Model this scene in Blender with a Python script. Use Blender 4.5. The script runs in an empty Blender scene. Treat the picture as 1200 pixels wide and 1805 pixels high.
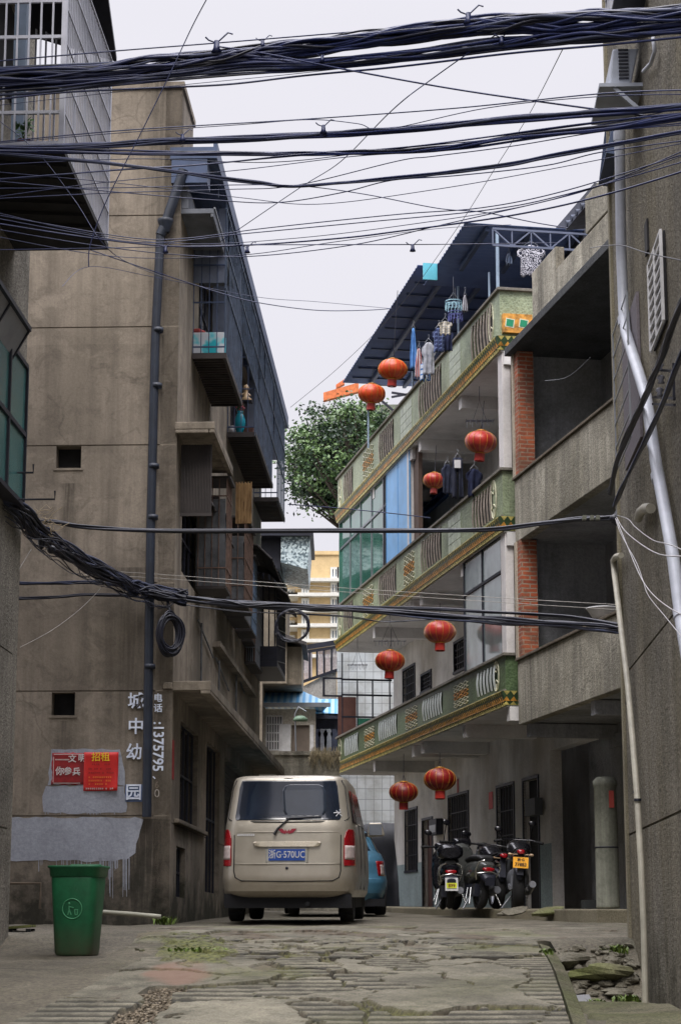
import bpy, math, random
from mathutils import Vector, Matrix, noise
random.seed(11)
S = bpy.context.scene
COL = S.collection
# ------------------------------------------------------------------ camera
FPX = 3600.0
TH = math.atan((1640 - 902.5) / FPX)
cam_d = bpy.data.cameras.new('camera')
cam = bpy.data.objects.new('camera', cam_d)
COL.objects.link(cam)
cam.location = (0, 0, 0)
cam.rotation_euler = (math.radians(90) + TH, 0, 0)
cam_d.sensor_fit = 'VERTICAL'
cam_d.sensor_height = 36.0
cam_d.lens = 36.0 * FPX / 1805.0
cam_d.clip_start = 0.1
cam_d.clip_end = 3000
S.camera = cam
# ------------------------------------------------------------------ world, sun, exposure
SUN_EL, SUN_AZ = math.radians(52), math.radians(190)
W = bpy.data.worlds.new("World")
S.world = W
W.use_nodes = True
nt = W.node_tree
nt.nodes.clear()
wo = nt.nodes.new('ShaderNodeOutputWorld')
bg = nt.nodes.new('ShaderNodeBackground')
sky = nt.nodes.new('ShaderNodeTexSky')
sky.sky_type = 'NISHITA'
sky.sun_disc = False
sky.sun_elevation = SUN_EL
sky.sun_rotation = SUN_AZ
sky.dust_density = 4.0
mx = nt.nodes.new('ShaderNodeMix')
mx.data_type = 'RGBA'
mx.inputs[0].default_value = 0.95          # thick white overcast hides nearly all the blue
mx.inputs[7].default_value = (8.45, 8.3, 8.95, 1)
nt.links.new(sky.outputs[0], mx.inputs[6])
# overcast sky, its unseen zenith brightened far beyond the horizon to light the lane
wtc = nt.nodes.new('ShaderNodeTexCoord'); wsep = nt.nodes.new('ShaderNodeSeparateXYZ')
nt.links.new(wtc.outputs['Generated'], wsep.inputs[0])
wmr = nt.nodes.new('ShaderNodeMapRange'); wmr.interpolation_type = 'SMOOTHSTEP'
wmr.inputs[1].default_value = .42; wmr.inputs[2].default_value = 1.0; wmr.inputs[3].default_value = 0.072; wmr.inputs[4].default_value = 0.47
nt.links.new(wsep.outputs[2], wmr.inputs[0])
wn = nt.nodes.new('ShaderNodeTexNoise'); wn.inputs['Scale'].default_value = 2.2; wn.inputs['Detail'].default_value = 3
wr = nt.nodes.new('ShaderNodeMapRange'); wr.inputs[1].default_value = .3; wr.inputs[2].default_value = .7; wr.inputs[3].default_value = .94; wr.inputs[4].default_value = 1.05
wv = nt.nodes.new('ShaderNodeVectorMath'); wv.operation = 'SCALE'
nt.links.new(wtc.outputs['Generated'], wn.inputs['Vector']); nt.links.new(wn.outputs['Fac'], wr.inputs[0])
nt.links.new(mx.outputs[2], wv.inputs[0]); nt.links.new(wr.outputs[0], wv.inputs['Scale'])
nt.links.new(wv.outputs[0], bg.inputs[0])
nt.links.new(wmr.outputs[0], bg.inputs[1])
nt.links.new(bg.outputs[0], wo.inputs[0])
sd = bpy.data.lights.new('sun', 'SUN')
sd.energy = 1.4
sd.angle = math.radians(25)
sd.color = (1.0, 0.95, 0.88)
so = bpy.data.objects.new('sun', sd)
COL.objects.link(so)
so.rotation_euler = (math.radians(90) - SUN_EL, 0, math.radians(180) - SUN_AZ)
S.view_settings.view_transform = 'Standard'
S.view_settings.look = 'None'
S.view_settings.exposure = 0.54
S.view_settings.gamma = 1.0
S.cycles.max_bounces = 6
S.cycles.diffuse_bounces = 3
S.cycles.use_denoising = True

# ------------------------------------------------------------------ geometry helpers
UPV = Vector((0, -math.sin(TH), math.cos(TH)))
FWD = Vector((0, math.cos(TH), math.sin(TH)))
def ray(px, py):
    return Vector((1, 0, 0)) * ((px - 600) / FPX) + UPV * ((902.5 - py) / FPX) + FWD
def P(px, py, Y):
    d = ray(px, py)
    return d * (Y / d.y)
class Frame:
    """A building's own axes: x across the street to the right, y along the wall away from the camera, z up."""
    def __init__(s, ox, oy, rot, oz=0.0):
        s.M = Matrix.Translation((ox, oy, oz)) @ Matrix.Rotation(math.radians(rot), 4, 'Z')
        s.I = s.M.inverted()
    def hit(s, px, py, axis, val):
        o = s.I @ Vector((0, 0, 0))
        d = s.I.to_3x3() @ ray(px, py)
        t = (val - o[axis]) / d[axis]
        return o + d * t
    def X(s, px, py, x=0.0):
        h = s.hit(px, py, 0, x); return h.y, h.z
    def Y(s, px, py, y=0.0):
        h = s.hit(px, py, 1, y); return h.x, h.z
    def W(s, v):
        return s.M @ Vector(v)
    def L(s, v):
        return s.I @ Vector(v)
WF = Frame(0, 0, 0)

class MB:
    def __init__(s):
        s.v = []; s.f = []; s.m = []; s.sm = []
    def add(s, vs, fs, mi=0, smooth=False):
        b = len(s.v)
        s.v.extend([tuple(v) for v in vs])
        for f in fs:
            s.f.append(tuple(i + b for i in f)); s.m.append(mi); s.sm.append(smooth)
    def box(s, x0, y0, z0, x1, y1, z1, mi=0):
        x0, x1 = min(x0, x1), max(x0, x1); y0, y1 = min(y0, y1), max(y0, y1); z0, z1 = min(z0, z1), max(z0, z1)
        vs = [(x0,y0,z0),(x1,y0,z0),(x1,y1,z0),(x0,y1,z0),(x0,y0,z1),(x1,y0,z1),(x1,y1,z1),(x0,y1,z1)]
        s.add(vs, [(0,3,2,1),(4,5,6,7),(0,1,5,4),(1,2,6,5),(2,3,7,6),(3,0,4,7)], mi)
        return s
    def hexa(s, b, t, mi=0):
        """b, t: four corners below and above, both counter-clockwise from above"""
        s.add(list(b) + list(t), [(0,3,2,1),(4,5,6,7),(0,1,5,4),(1,2,6,5),(2,3,7,6),(3,0,4,7)], mi)
        return s
    def bar(s, a, b, w, h=None, mi=0):
        """square bar between two points"""
        a = Vector(a); b = Vector(b); h = h or w
        d = (b - a)
        if d.length < 1e-6: return s
        d.normalize()
        up = Vector((0, 0, 1)) if abs(d.z) < .9 else Vector((0, 1, 0))
        r = d.cross(up).normalized(); u = r.cross(d).normalized()
        r *= w / 2; u *= h / 2
        vs = [a - r - u, a + r - u, a + r + u, a - r + u, b - r - u, b + r - u, b + r + u, b - r + u]
        s.add(vs, [(0,1,2,3),(7,6,5,4),(0,4,5,1),(1,5,6,2),(2,6,7,3),(3,7,4,0)], mi)
        return s
    def tube(s, pts, r, n=8, closed=False, mi=0, cap=True):
        pts = [Vector(p) for p in pts]
        N = len(pts)
        rs = r if isinstance(r, (list, tuple)) else [r] * N
        vs = []; prev = None
        for i, p in enumerate(pts):
            if closed: d = pts[(i + 1) % N] - pts[i - 1]
            else: d = pts[min(i + 1, N - 1)] - pts[max(i - 1, 0)]
            if d.length < 1e-9: d = Vector((0, 0, 1))
            d.normalize()
            if prev is None:
                up = Vector((0, 0, 1)) if abs(d.z) < .9 else Vector((0, 1, 0))
                a = d.cross(up).normalized()
            else:
                a = (prev - d * prev.dot(d))
                a = a.normalized() if a.length > 1e-6 else d.orthogonal().normalized()
            prev = a
            b = d.cross(a)
            for k in range(n):
                t = 2 * math.pi * k / n
                vs.append(p + (a * math.cos(t) + b * math.sin(t)) * rs[i])
        fs = []
        for i in range(N if closed else N - 1):
            j = (i + 1) % N
            for k in range(n):
                k2 = (k + 1) % n
                fs.append((i*n+k, i*n+k2, j*n+k2, j*n+k))
        s.add(vs, fs, mi, True)
        if cap and not closed:
            s.add(vs[:n], [tuple(range(n))[::-1]], mi)
            s.add(vs[-n:], [tuple(range(n))], mi)
        return s
    def lathe(s, prof, c=(0,0,0), n=20, axis='z', mi=0, smooth=True, mod=None):
        vs = []
        for (r, h) in prof:
            for k in range(n):
                t = 2 * math.pi * k / n
                rr = r * (mod(t) if mod else 1)
                a, b = rr * math.cos(t), rr * math.sin(t)
                if axis == 'z': v = (c[0]+a, c[1]+b, c[2]+h)
                elif axis == 'x': v = (c[0]+h, c[1]+a, c[2]+b)
                else: v = (c[0]+b, c[1]+h, c[2]+a)
                vs.append(v)
        fs = []
        for i in range(len(prof) - 1):
            for k in range(n):
                k2 = (k + 1) % n
                fs.append((i*n+k, i*n+k2, (i+1)*n+k2, (i+1)*n+k))
        s.add(vs, fs, mi, smooth)
        return s
    def prism(s, poly, a, b, axis='x', mi=0):
        """polygon in the two other axes, extruded along axis from a to b"""
        def mk(u, v, h):
            return {'x': (h, u, v), 'y': (u, h, v), 'z': (u, v, h)}[axis]
        n = len(poly)
        vs = [mk(u, v, a) for u, v in poly] + [mk(u, v, b) for u, v in poly]
        fs = [tuple(range(n))[::-1], tuple(range(n, 2*n))]
        for i in range(n):
            j = (i + 1) % n
            fs.append((i, j, n + j, n + i))
        s.add(vs, fs, mi)
        return s
    def ell(s, c, r, n=14, m=9, mi=0):
        vs = []; fs = []
        for i in range(m + 1):
            ph = math.pi * i / m
            for k in range(n):
                t = 2 * math.pi * k / n
                vs.append((c[0] + r[0]*math.sin(ph)*math.cos(t), c[1] + r[1]*math.sin(ph)*math.sin(t), c[2] + r[2]*math.cos(ph)))
        for i in range(m):
            for k in range(n):
                k2 = (k + 1) % n
                fs.append((i*n+k, (i+1)*n+k, (i+1)*n+k2, i*n+k2))
        s.add(vs, fs, mi, True)
        return s
    def wall(s, axis, at, thick, u0, u1, z0, z1, holes=(), grooves=(), gw=0.016, gd=0.02, mi=0):
        """wall slab on the plane axis=at (0: x, 1: y), thickness signed inwards, real openings, recessed joints"""
        us = sorted(set([u0, u1] + [min(max(h[k], u0), u1) for h in holes for k in (0, 2)]))
        zs = [z0, z1] + [min(max(h[k], z0), z1) for h in holes for k in (1, 3)]
        for g in grooves: zs += [g - gw/2, g + gw/2]
        zs = sorted(set(zs))
        def pt(d, u, z): return (at + d, u, z) if axis == 0 else (u, at + d, z)
        def inh(u, z):
            return any(h[0] < u < h[2] and h[1] < z < h[3] for h in holes)
        sg = 1 if thick > 0 else -1
        def ing(z): return any(abs(z - g) < gw/2 for g in grooves)
        for j in range(len(zs) - 1):
            zc = (zs[j] + zs[j+1]) / 2
            if zs[j+1] - zs[j] < 1e-5: continue
            g = ing(zc); d = sg * gd if g else 0
            i = 0
            while i < len(us) - 1:
                uc = (us[i] + us[i+1]) / 2
                if inh(uc, zc): i += 1; continue
                k = i
                while k + 1 < len(us) - 1 and not inh((us[k+1] + us[k+2]) / 2, zc): k += 1
                a, b, c, e = us[i], us[k+1], zs[j], zs[j+1]
                s.add([pt(d, a, c), pt(d, b, c), pt(d, b, e), pt(d, a, e)], [(0,1,2,3)], mi)
                s.add([pt(thick, a, c), pt(thick, b, c), pt(thick, b, e), pt(thick, a, e)], [(3,2,1,0)], mi)
                s.add([pt(d, a, c), pt(thick, a, c), pt(thick, a, e), pt(d, a, e)], [(0,1,2,3)], mi)
                s.add([pt(d, b, c), pt(thick, b, c), pt(thick, b, e), pt(d, b, e)], [(3,2,1,0)], mi)
                if g:
                    s.add([pt(0, a, c), pt(0, b, c), pt(d, b, c), pt(d, a, c)], [(0,1,2,3)], mi)
                    s.add([pt(0, a, e), pt(0, b, e), pt(d, b, e), pt(d, a, e)], [(3,2,1,0)], mi)
                i = k + 1
        for h in holes:
            a, b, c, e = max(h[0], u0), min(h[2], u1), max(h[1], z0), min(h[3], z1)
            for zz in (c, e):
                s.add([pt(0, a, zz), pt(0, b, zz), pt(thick, b, zz), pt(thick, a, zz)], [(0,1,2,3)], mi)
        for zz in (z0, z1):
            s.add([pt(0, u0, zz), pt(0, u1, zz), pt(thick, u1, zz), pt(thick, u0, zz)], [(0,1,2,3)], mi)
        return s
    def build(s, name, mat, parent=None, bevel=0, loc=None):
        me = bpy.data.meshes.new(name)
        me.from_pydata(s.v, [], s.f)
        mats = mat if isinstance(mat, (list, tuple)) else [mat]
        for m in mats: me.materials.append(m)
        me.polygons.foreach_set('material_index', s.m)
        me.polygons.foreach_set('use_smooth', s.sm)
        me.update()
        o = bpy.data.objects.new(name, me)
        COL.objects.link(o)
        if parent is not None: o.parent = parent
        if loc is not None: o.location = loc
        if bevel:
            b = o.modifiers.new('bevel', 'BEVEL'); b.width = bevel; b.segments = 2; b.limit_method = 'ANGLE'
        return o
def tag(o, label=None, cat=None, group=None, kind=None):
    if label: o['label'] = label
    if cat: o['category'] = cat
    if group: o['group'] = group
    if kind: o['kind'] = kind
    return o
def empty(name, label=None, cat=None, M=None, group=None, loc=None, rz=0):
    o = bpy.data.objects.new(name, None)
    COL.objects.link(o)
    o.empty_display_size = .2
    if M is not None:
        o.location = M.to_translation(); o.rotation_euler = M.to_euler()
    if loc is not None:
        o.location = loc; o.rotation_euler = (0, 0, rz)
    return tag(o, label, cat, group)
def copy_tree(o, parent=None):
    c = o.copy(); COL.objects.link(c); c.parent = parent
    for ch in [k for k in bpy.data.objects if k.parent == o]: copy_tree(ch, c)
    return c
def text(name, s, size, mat, parent, M, extrude=0.004, bold=0.0, align='CENTER', sx=1.0):
    cu = bpy.data.curves.new(name, 'FONT')
    cu.body = s; cu.size = size; cu.extrude = extrude; cu.offset = bold
    cu.align_x = align; cu.align_y = 'CENTER'; cu.resolution_u = 3
    t = bpy.data.objects.new('t', cu)
    COL.objects.link(t)
    dg = bpy.context.evaluated_depsgraph_get()
    me = bpy.data.meshes.new_from_object(t.evaluated_get(dg))
    bpy.data.objects.remove(t); bpy.data.curves.remove(cu)
    me.transform(M @ Matrix.Diagonal((sx, 1, 1, 1)))
    me.materials.clear(); me.materials.append(mat)
    o = bpy.data.objects.new(name, me)
    COL.objects.link(o)
    if parent is not None: o.parent = parent
    return o
def upright(x, y, z, rot=0):
    """text standing on a wall, facing -y, optionally turned in its own plane"""
    return Matrix.Translation((x, y, z)) @ Matrix.Rotation(math.radians(90), 4, 'X') @ Matrix.Rotation(math.radians(rot), 4, 'Z')

# ------------------------------------------------------------------ materials
def srgb(r, g, b):
    def f(c):
        c /= 255.0
        return c/12.92 if c <= .04045 else ((c+.055)/1.055)**2.4
    return (f(r), f(g), f(b), 1)
_M = {}
class NT:
    def __init__(s, name):
        s.m = bpy.data.materials.new(name); s.m.use_nodes = True
        s.t = s.m.node_tree; s.b = s.t.nodes['Principled BSDF']
        s.tc = None
    def n(s, typ, **kw):
        x = s.t.nodes.new(typ)
        for k, v in kw.items(): setattr(x, k, v)
        return x
    def l(s, a, b): s.t.links.new(a, b)
    def coord(s):
        if s.tc is None: s.tc = s.n('ShaderNodeTexCoord')
        return s.tc.outputs['Object']
    def noise(s, scale, detail=4, rough=.6, vec=None, stretch=None, dist=0):
        v = vec or s.coord()
        if stretch:
            mp = s.n('ShaderNodeMapping'); mp.inputs['Scale'].default_value = stretch
            s.l(v, mp.inputs[0]); v = mp.outputs[0]
        t = s.n('ShaderNodeTexNoise'); t.inputs['Scale'].default_value = scale
        t.inputs['Detail'].default_value = detail; t.inputs['Roughness'].default_value = rough
        t.inputs['Distortion'].default_value = dist
        s.l(v, t.inputs['Vector'])
        return t.outputs['Fac']
    def ramp(s, fac, stops):
        r = s.n('ShaderNodeValToRGB')
        e = r.color_ramp.elements
        while len(e) < len(stops): e.new(.5)
        for k, (p, c) in enumerate(stops):
            e[k].position = p; e[k].color = c if isinstance(c, tuple) else (c, c, c, 1)
        s.l(fac, r.inputs[0])
        return r.outputs[0]
    def mix(s, fac, a, b, mode='MIX'):
        m = s.n('ShaderNodeMix', data_type='RGBA', blend_type=mode)
        for k, v in ((0, fac), (6, a), (7, b)):
            if isinstance(v, (int, float)): m.inputs[k].default_value = v if k == 0 else (v, v, v, 1)
            elif isinstance(v, tuple): m.inputs[k].default_value = v
            else: s.l(v, m.inputs[k])
        return m.outputs[2]
    def math(s, op, a, b=0.0, clamp=False):
        m = s.n('ShaderNodeMath', operation=op); m.use_clamp = clamp
        for k, v in ((0, a), (1, b)):
            if isinstance(v, (int, float)): m.inputs[k].default_value = v
            else: s.l(v, m.inputs[k])
        return m.outputs[0]
    def xyz(s):
        x = s.n('ShaderNodeSeparateXYZ'); s.l(s.coord(), x.inputs[0]); return x.outputs
    def color(s, c):
        if isinstance(c, tuple): s.b.inputs['Base Color'].default_value = c
        else: s.l(c, s.b.inputs['Base Color'])
    def rough(s, r):
        if isinstance(r, (int, float)): s.b.inputs['Roughness'].default_value = r
        else: s.l(r, s.b.inputs['Roughness'])
    def bump(s, h, dist=.01, strength=1.0):
        b = s.n('ShaderNodeBump'); b.inputs['Distance'].default_value = dist; b.inputs['Strength'].default_value = strength
        s.l(h, b.inputs['Height']); s.l(b.outputs[0], s.b.inputs['Normal'])
def plain(name, col, rough=.6, metal=0.0, var=.12, scale=6, bump=0.0, spec=None):
    if name in _M: return _M[name]
    n = NT(name)
    if var:
        f = n.noise(scale, 5, .65)
        lo = tuple(c*(1-var*1.6) for c in col[:3]) + (1,); hi = tuple(min(1, c*(1+var)) for c in col[:3]) + (1,)
        n.color(n.ramp(f, [(.3, lo), (.7, hi)]))
    else: n.color(col)
    n.rough(rough); n.b.inputs['Metallic'].default_value = metal
    if spec is not None: n.b.inputs['Specular IOR Level'].default_value = spec
    if bump: n.bump(n.noise(scale*8, 5, .7), bump)
    _M[name] = n.m
    return n.m
def stucco(name, base, grain=60, gdepth=.01, dark=.45, warm=None, streak=.5, speck=0.25, foot=None, top=None, light=1.25, stains=(), bands=None, blotch=.0):
    """weathered cement render: blotches, runs of rain dirt, grain"""
    if name in _M: return _M[name]
    n = NT(name)
    lo = tuple(c*dark for c in base[:3]) + (1,); hi = tuple(min(1, c*light) for c in base[:3]) + (1,)
    c = n.ramp(n.noise(.9, 6, .65), [(.28, lo), (.5, base), (.75, hi)])
    if warm: c = n.mix(n.ramp(n.noise(.55, 4, .6, stretch=(1, 1, .5)), [(.42, 0.0), (.66, .75)]), c, warm)
    st = n.ramp(n.noise(1.0, 6, .7, stretch=(3.2, 3.2, .16)), [(.45, 0.0), (.68, 1.0)])
    c = n.mix(n.math('MULTIPLY', st, streak), c, lo, 'MIX')
    st2 = n.ramp(n.noise(1.0, 7, .75, stretch=(11, 11, .5)), [(.5, 0.0), (.75, 1.0)])
    c = n.mix(n.math('MULTIPLY', st2, streak*.5), c, lo, 'MIX')
    if blotch:
        c = n.mix(n.math('MULTIPLY', n.ramp(n.noise(2.6, 9, .8, dist=.6), [(.5, 0.0), (.62, 1.0)]), blotch), c, lo)
        c = n.mix(n.math('MULTIPLY', n.ramp(n.noise(.8, 8, .75, dist=.4), [(.55, 0.0), (.62, 1.0)]), blotch*.7), c, hi)
        v = n.n('ShaderNodeTexVoronoi', feature='DISTANCE_TO_EDGE'); v.inputs['Scale'].default_value = .55
        wv_ = n.n('ShaderNodeMapping'); n.l(n.coord(), wv_.inputs[0])
        ns = n.n('ShaderNodeTexNoise'); ns.inputs['Scale'].default_value = 1.6; ns.inputs['Detail'].default_value = 6; n.l(n.coord(), ns.inputs['Vector'])
        ad = n.n('ShaderNodeMix', data_type='RGBA', blend_type='LINEAR_LIGHT'); ad.inputs[0].default_value = .35; n.l(wv_.outputs[0], ad.inputs[6]); n.l(ns.outputs['Color'], ad.inputs[7])
        n.l(ad.outputs[2], v.inputs['Vector'])
        ck = n.math('MULTIPLY', n.ramp(v.outputs['Distance'], [(.0, 1.0), (.009, 0.0)]), n.ramp(n.noise(.5, 3, .5), [(.45, 0.0), (.55, 1.0)]))
        c = n.mix(n.math('MULTIPLY', ck, .32), c, tuple(q*.18 for q in base[:3]) + (1,))
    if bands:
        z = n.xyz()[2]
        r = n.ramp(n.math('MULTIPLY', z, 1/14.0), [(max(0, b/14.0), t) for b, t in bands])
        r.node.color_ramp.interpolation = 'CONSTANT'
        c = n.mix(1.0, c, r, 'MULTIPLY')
    for (sx0, sx1, sz, sl, k) in stains:
        x = n.xyz(); wob = n.math('MULTIPLY', n.math('SUBTRACT', n.noise(7, 4, .7, stretch=(1, 1, .2)), .5), .35)
        cx = n.math('ADD', n.math('SUBTRACT', x[0], (sx0+sx1)/2), n.math('MULTIPLY', wob, .5))
        ax = n.math('SUBTRACT', 1.0, n.math('MULTIPLY', n.math('ABSOLUTE', cx), 2/(sx1-sx0)), True)
        az = n.math('SUBTRACT', 1.0, n.math('MULTIPLY', n.math('SUBTRACT', sz, x[2]), 1/sl), True)
        on = n.math('LESS_THAN', x[2], sz)
        st_ = n.math('MULTIPLY', n.math('MULTIPLY', n.ramp(n.math('ADD', ax, n.math('MULTIPLY', n.math('SUBTRACT', n.noise(3, 5, .7), .5), .8)), [(.05, 0.0), (.75, 1.0)]), az), n.math('MULTIPLY', on, n.ramp(n.noise(9, 5, .7, stretch=(2.4, 1, .12)), [(.3, .15), (.6, 1.0)])))
        c = n.mix(n.math('MULTIPLY', st_, k), c, tuple(q*.22 for q in base[:3]) + (1,))
    g = n.noise(grain, 3, .8)
    c = n.mix(speck, c, n.ramp(g, [(.35, .0), (.65, 1.0)]), 'OVERLAY')
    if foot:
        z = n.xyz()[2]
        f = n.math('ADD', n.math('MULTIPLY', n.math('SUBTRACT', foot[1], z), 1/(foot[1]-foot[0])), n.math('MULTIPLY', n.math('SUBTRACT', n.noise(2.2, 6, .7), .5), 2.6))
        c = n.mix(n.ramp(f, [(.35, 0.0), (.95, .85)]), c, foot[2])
    n.color(c); n.rough(.92)
    n.b.inputs['Specular IOR Level'].default_value = .2
    n.bump(g, gdepth)
    _M[name] = n.m
    return n.m
def glass(name, col, rough=.08):
    """grimy pane: mirrors the sky, shows little of the dark room behind"""
    if name in _M: return _M[name]
    n = NT(name)
    f = n.noise(1.5, 4, .6)
    n.color(n.ramp(f, [(.3, tuple(c*.5 for c in col[:3]) + (1,)), (.7, col)]))
    n.rough(rough); n.b.inputs['Specular IOR Level'].default_value = .8
    n.bump(n.noise(1.2, 2, .5), .02, .25)
    _M[name] = n.m
    return n.m
# ================================================================== FRAMES OF THE BUILDINGS
L1 = Frame(-3.50, 22.0, -2.2)
L2 = Frame(-2.14, 26.0, -2.2)
R1 = Frame(2.915, 21.0, -2.2)
R2 = Frame(2.595, 32.0, 10.5)
R3 = Frame(2.70, 32.0, 10.5)
# ================================================================== GROUND
PROF = [(-300, -7), (0, -1.75), (8, -1.2), (14, -.64), (15.5, -.45), (17, -.283), (18.5, -.18), (20, -.11), (23, 0), (26, .072), (30, .15), (34, .22), (40, .34), (48, .5), (60, .7), (90, 1.0), (3000, 1.0)]
def lin(tab, v):
    for (a, b), (c, d) in zip(tab, tab[1:]):
        if v <= c: return b + (d - b) * (v - a) / (c - a)
    return tab[-1][1]
def sm(a, b, v):
    t = min(1, max(0, (v - a) / (b - a))); return t*t*(3-2*t)
def xr_edge(y): return 1.56 + (y - 14) * .057
def xl_edge(y): return lin([(13, -1.95), (14, -1.72), (15.5, -1.42), (17.3, -1.12), (18.5, -1.25), (20.0, -1.62), (20.4, -1.80), (21, -1.92), (90, -1.92)], y)
def gz(x, y):
    z = lin(PROF, y)
    if y < 26:
        # dug-out gutter on the right
        r = sm(xr_edge(y) - .02, xr_edge(y) + .10, x) * (1 - sm(19.3, 20.9, y))
        low = -.66 - .05 * sm(19, 14, y)
        z = z * (1 - r) + min(z - .05, low if y > 15 else z - .12) * r
        # lower apron on the left, where the bin stands
        l = sm(-1.95, -2.25, x) * (1 - sm(21.0, 22.4, y)) * sm(16, 19, y)
        z -= .17 * l
    return z
def grid(xs, ys, fz, name, mat, kind, tagx=None):
    m = MB()
    nx, ny = len(xs), len(ys)
    vs = [(x, y, fz(x, y)) for y in ys for x in xs]
    fs = [(j*nx+i, j*nx+i+1, (j+1)*nx+i+1, (j+1)*nx+i) for j in range(ny-1) for i in range(nx-1)]
    m.add(vs, fs, 0, True)
    o = m.build(name, mat)
    o['kind'] = kind
    return o
def attr(o, name, vals):
    a = o.data.attributes.new(name, 'FLOAT', 'POINT')
    a.data.foreach_set('value', vals)
def m_ground():
    n = NT('ground_mat')
    c = n.ramp(n.noise(1.3, 7, .7), [(.3, srgb(66, 62, 52)), (.55, srgb(104, 98, 84)), (.75, srgb(128, 121, 105))])
    c = n.mix(n.ramp(n.noise(.7, 6, .75), [(.52, 0.0), (.68, .8)]), c, srgb(62, 64, 40))
    xx = n.xyz()
    ap = n.math('ADD', n.math('MULTIPLY', n.math('SUBTRACT', -1.75, xx[0]), 2.5), n.math('MULTIPLY', n.noise(1.5, 6, .7), .8), True)
    c = n.mix(n.math('MULTIPLY', ap, .45), c, srgb(76, 70, 58))
    c = n.mix(n.ramp(n.noise(1.1, 9, .8, dist=.5), [(.52, 0.0), (.60, .5)]), c, srgb(62, 58, 48))
    g = n.noise(28, 6, .8)
    c = n.mix(.45, c, n.ramp(g, [(.35, 0.0), (.65, 1.0)]), 'OVERLAY')
    n.color(c); n.rough(.9); n.bump(n.noise(14, 8, .75), .03)
    return n.m
def rngf(a, b, s):
    n = max(1, int(round((b - a) / s)));  return [a + (b - a) * i / n for i in range(n + 1)]
gxs = [-1500, -300, -80, -25, -10, -6] + rngf(-4.6, 4.2, .10) + [6, 10, 25, 80, 300, 1500]
gys = [-200, -60, -20, 0, 8, 11] + rngf(13, 27, .10) + rngf(28, 60, 1.0) + [90, 160, 400, 1000, 2500]
def gfz(x, y):
    z = gz(x, y)
    rough = noise.noise((x*1.7, y*1.7, 3)) * .025 + noise.noise((x*5, y*5, 9)) * .012
    inside = 12 < y < 23 and xl_edge(y) - .1 < x < xr_edge(y) + .02
    return z - (.075 if inside else 0.0) + (rough if 12 < y < 27 and -5 < x < 4.5 else 0)
ground = grid(gxs, gys, gfz, 'ground', m_ground(), 'structure')

# --- the ribbed concrete ramp, broken into slabs
def m_road():
    n = NT('ramp_concrete')
    def A(nm):
        a = n.n('ShaderNodeAttribute'); a.attribute_name = nm; return a.outputs['Fac']
    c = n.ramp(n.noise(1.1, 7, .7), [(.3, srgb(74, 71, 60)), (.5, srgb(108, 104, 90)), (.72, srgb(138, 133, 116))])
    c = n.mix(n.ramp(n.noise(3.0, 7, .8), [(.48, 0.0), (.64, .75)]), c, srgb(60, 58, 46))
    g = n.noise(70, 4, .8)
    c = n.mix(.4, c, n.ramp(g, [(.35, 0.0), (.65, 1.0)]), 'OVERLAY')
    c = n.mix(A('groove'), c, srgb(34, 32, 25))
    c = n.mix(A('dirt'), c, n.ramp(n.noise(9, 5, .7), [(.35, srgb(48, 43, 34)), (.6, srgb(96, 84, 68))]))
    c = n.mix(A('red'), c, srgb(120, 94, 80))
    c = n.mix(A('moss'), c, n.ramp(n.noise(20, 4, .7), [(.35, srgb(46, 50, 28)), (.6, srgb(106, 108, 60))]))
    n.color(c); n.rough(.88); n.bump(n.noise(40, 6, .8), .012)
    return n.m
rnd = random.Random(5)
# slabs: cell seeds, dense where the ramp is smashed
def dens(x, y):
    px = 600 + FPX * x / (y * .98)
    d = 1.9
    py = 1640 - FPX * lin(PROF, y) / y
    if 300 < px < 800 and 1650 < py < 1718: d = .34
    if 560 < px < 720 and 1700 < py < 1790: d = .5
    if 380 < px < 560 and py > 1690: d = .5
    if py < 1650: d = 1.3
    return d
seeds = []
for k in range(16000):
    x = rnd.uniform(-2.6, 2.4); y = rnd.uniform(13, 24.5)
    d = dens(x, y)
    if all(((x - s[0])**2 + ((y - s[1]) * .55)**2) > (d * .8)**2 for s in seeds):
        seeds.append((x, y, rnd.uniform(-.012, .018), rnd.uniform(-.05, .05), rnd.uniform(-.03, .03), rnd.random(), d))
def cell(x, y):
    wx = x + noise.noise((x*1.3, y*1.0, 1)) * .38 + noise.noise((x*4, y*3, 7)) * .11 + noise.noise((x*13, y*9, 7)) * .03
    wy = y + noise.noise((x*1.2, y*1.1, 5)) * .5 + noise.noise((x*4, y*3, 2)) * .16 + noise.noise((x*13, y*9, 3)) * .045
    b1 = b2 = 1e9; s1 = None
    for s in seeds:
        dy = (wy - s[1]) * .55
        if abs(dy) > 2.2: continue
        d = (wx - s[0])**2 + dy*dy
        if d < b1: b2 = b1; b1 = d; s1 = s
        elif d < b2: b2 = d
    return s1, math.sqrt(b2) - math.sqrt(b1)
rxs = rngf(0, 1, 1/170.0); rys = rngf(13.2, 19.0, .022) + rngf(19.0, 24.4, .045)[1:]
vs = []; aG = []; aD = []; aM = []; aR = []
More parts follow.
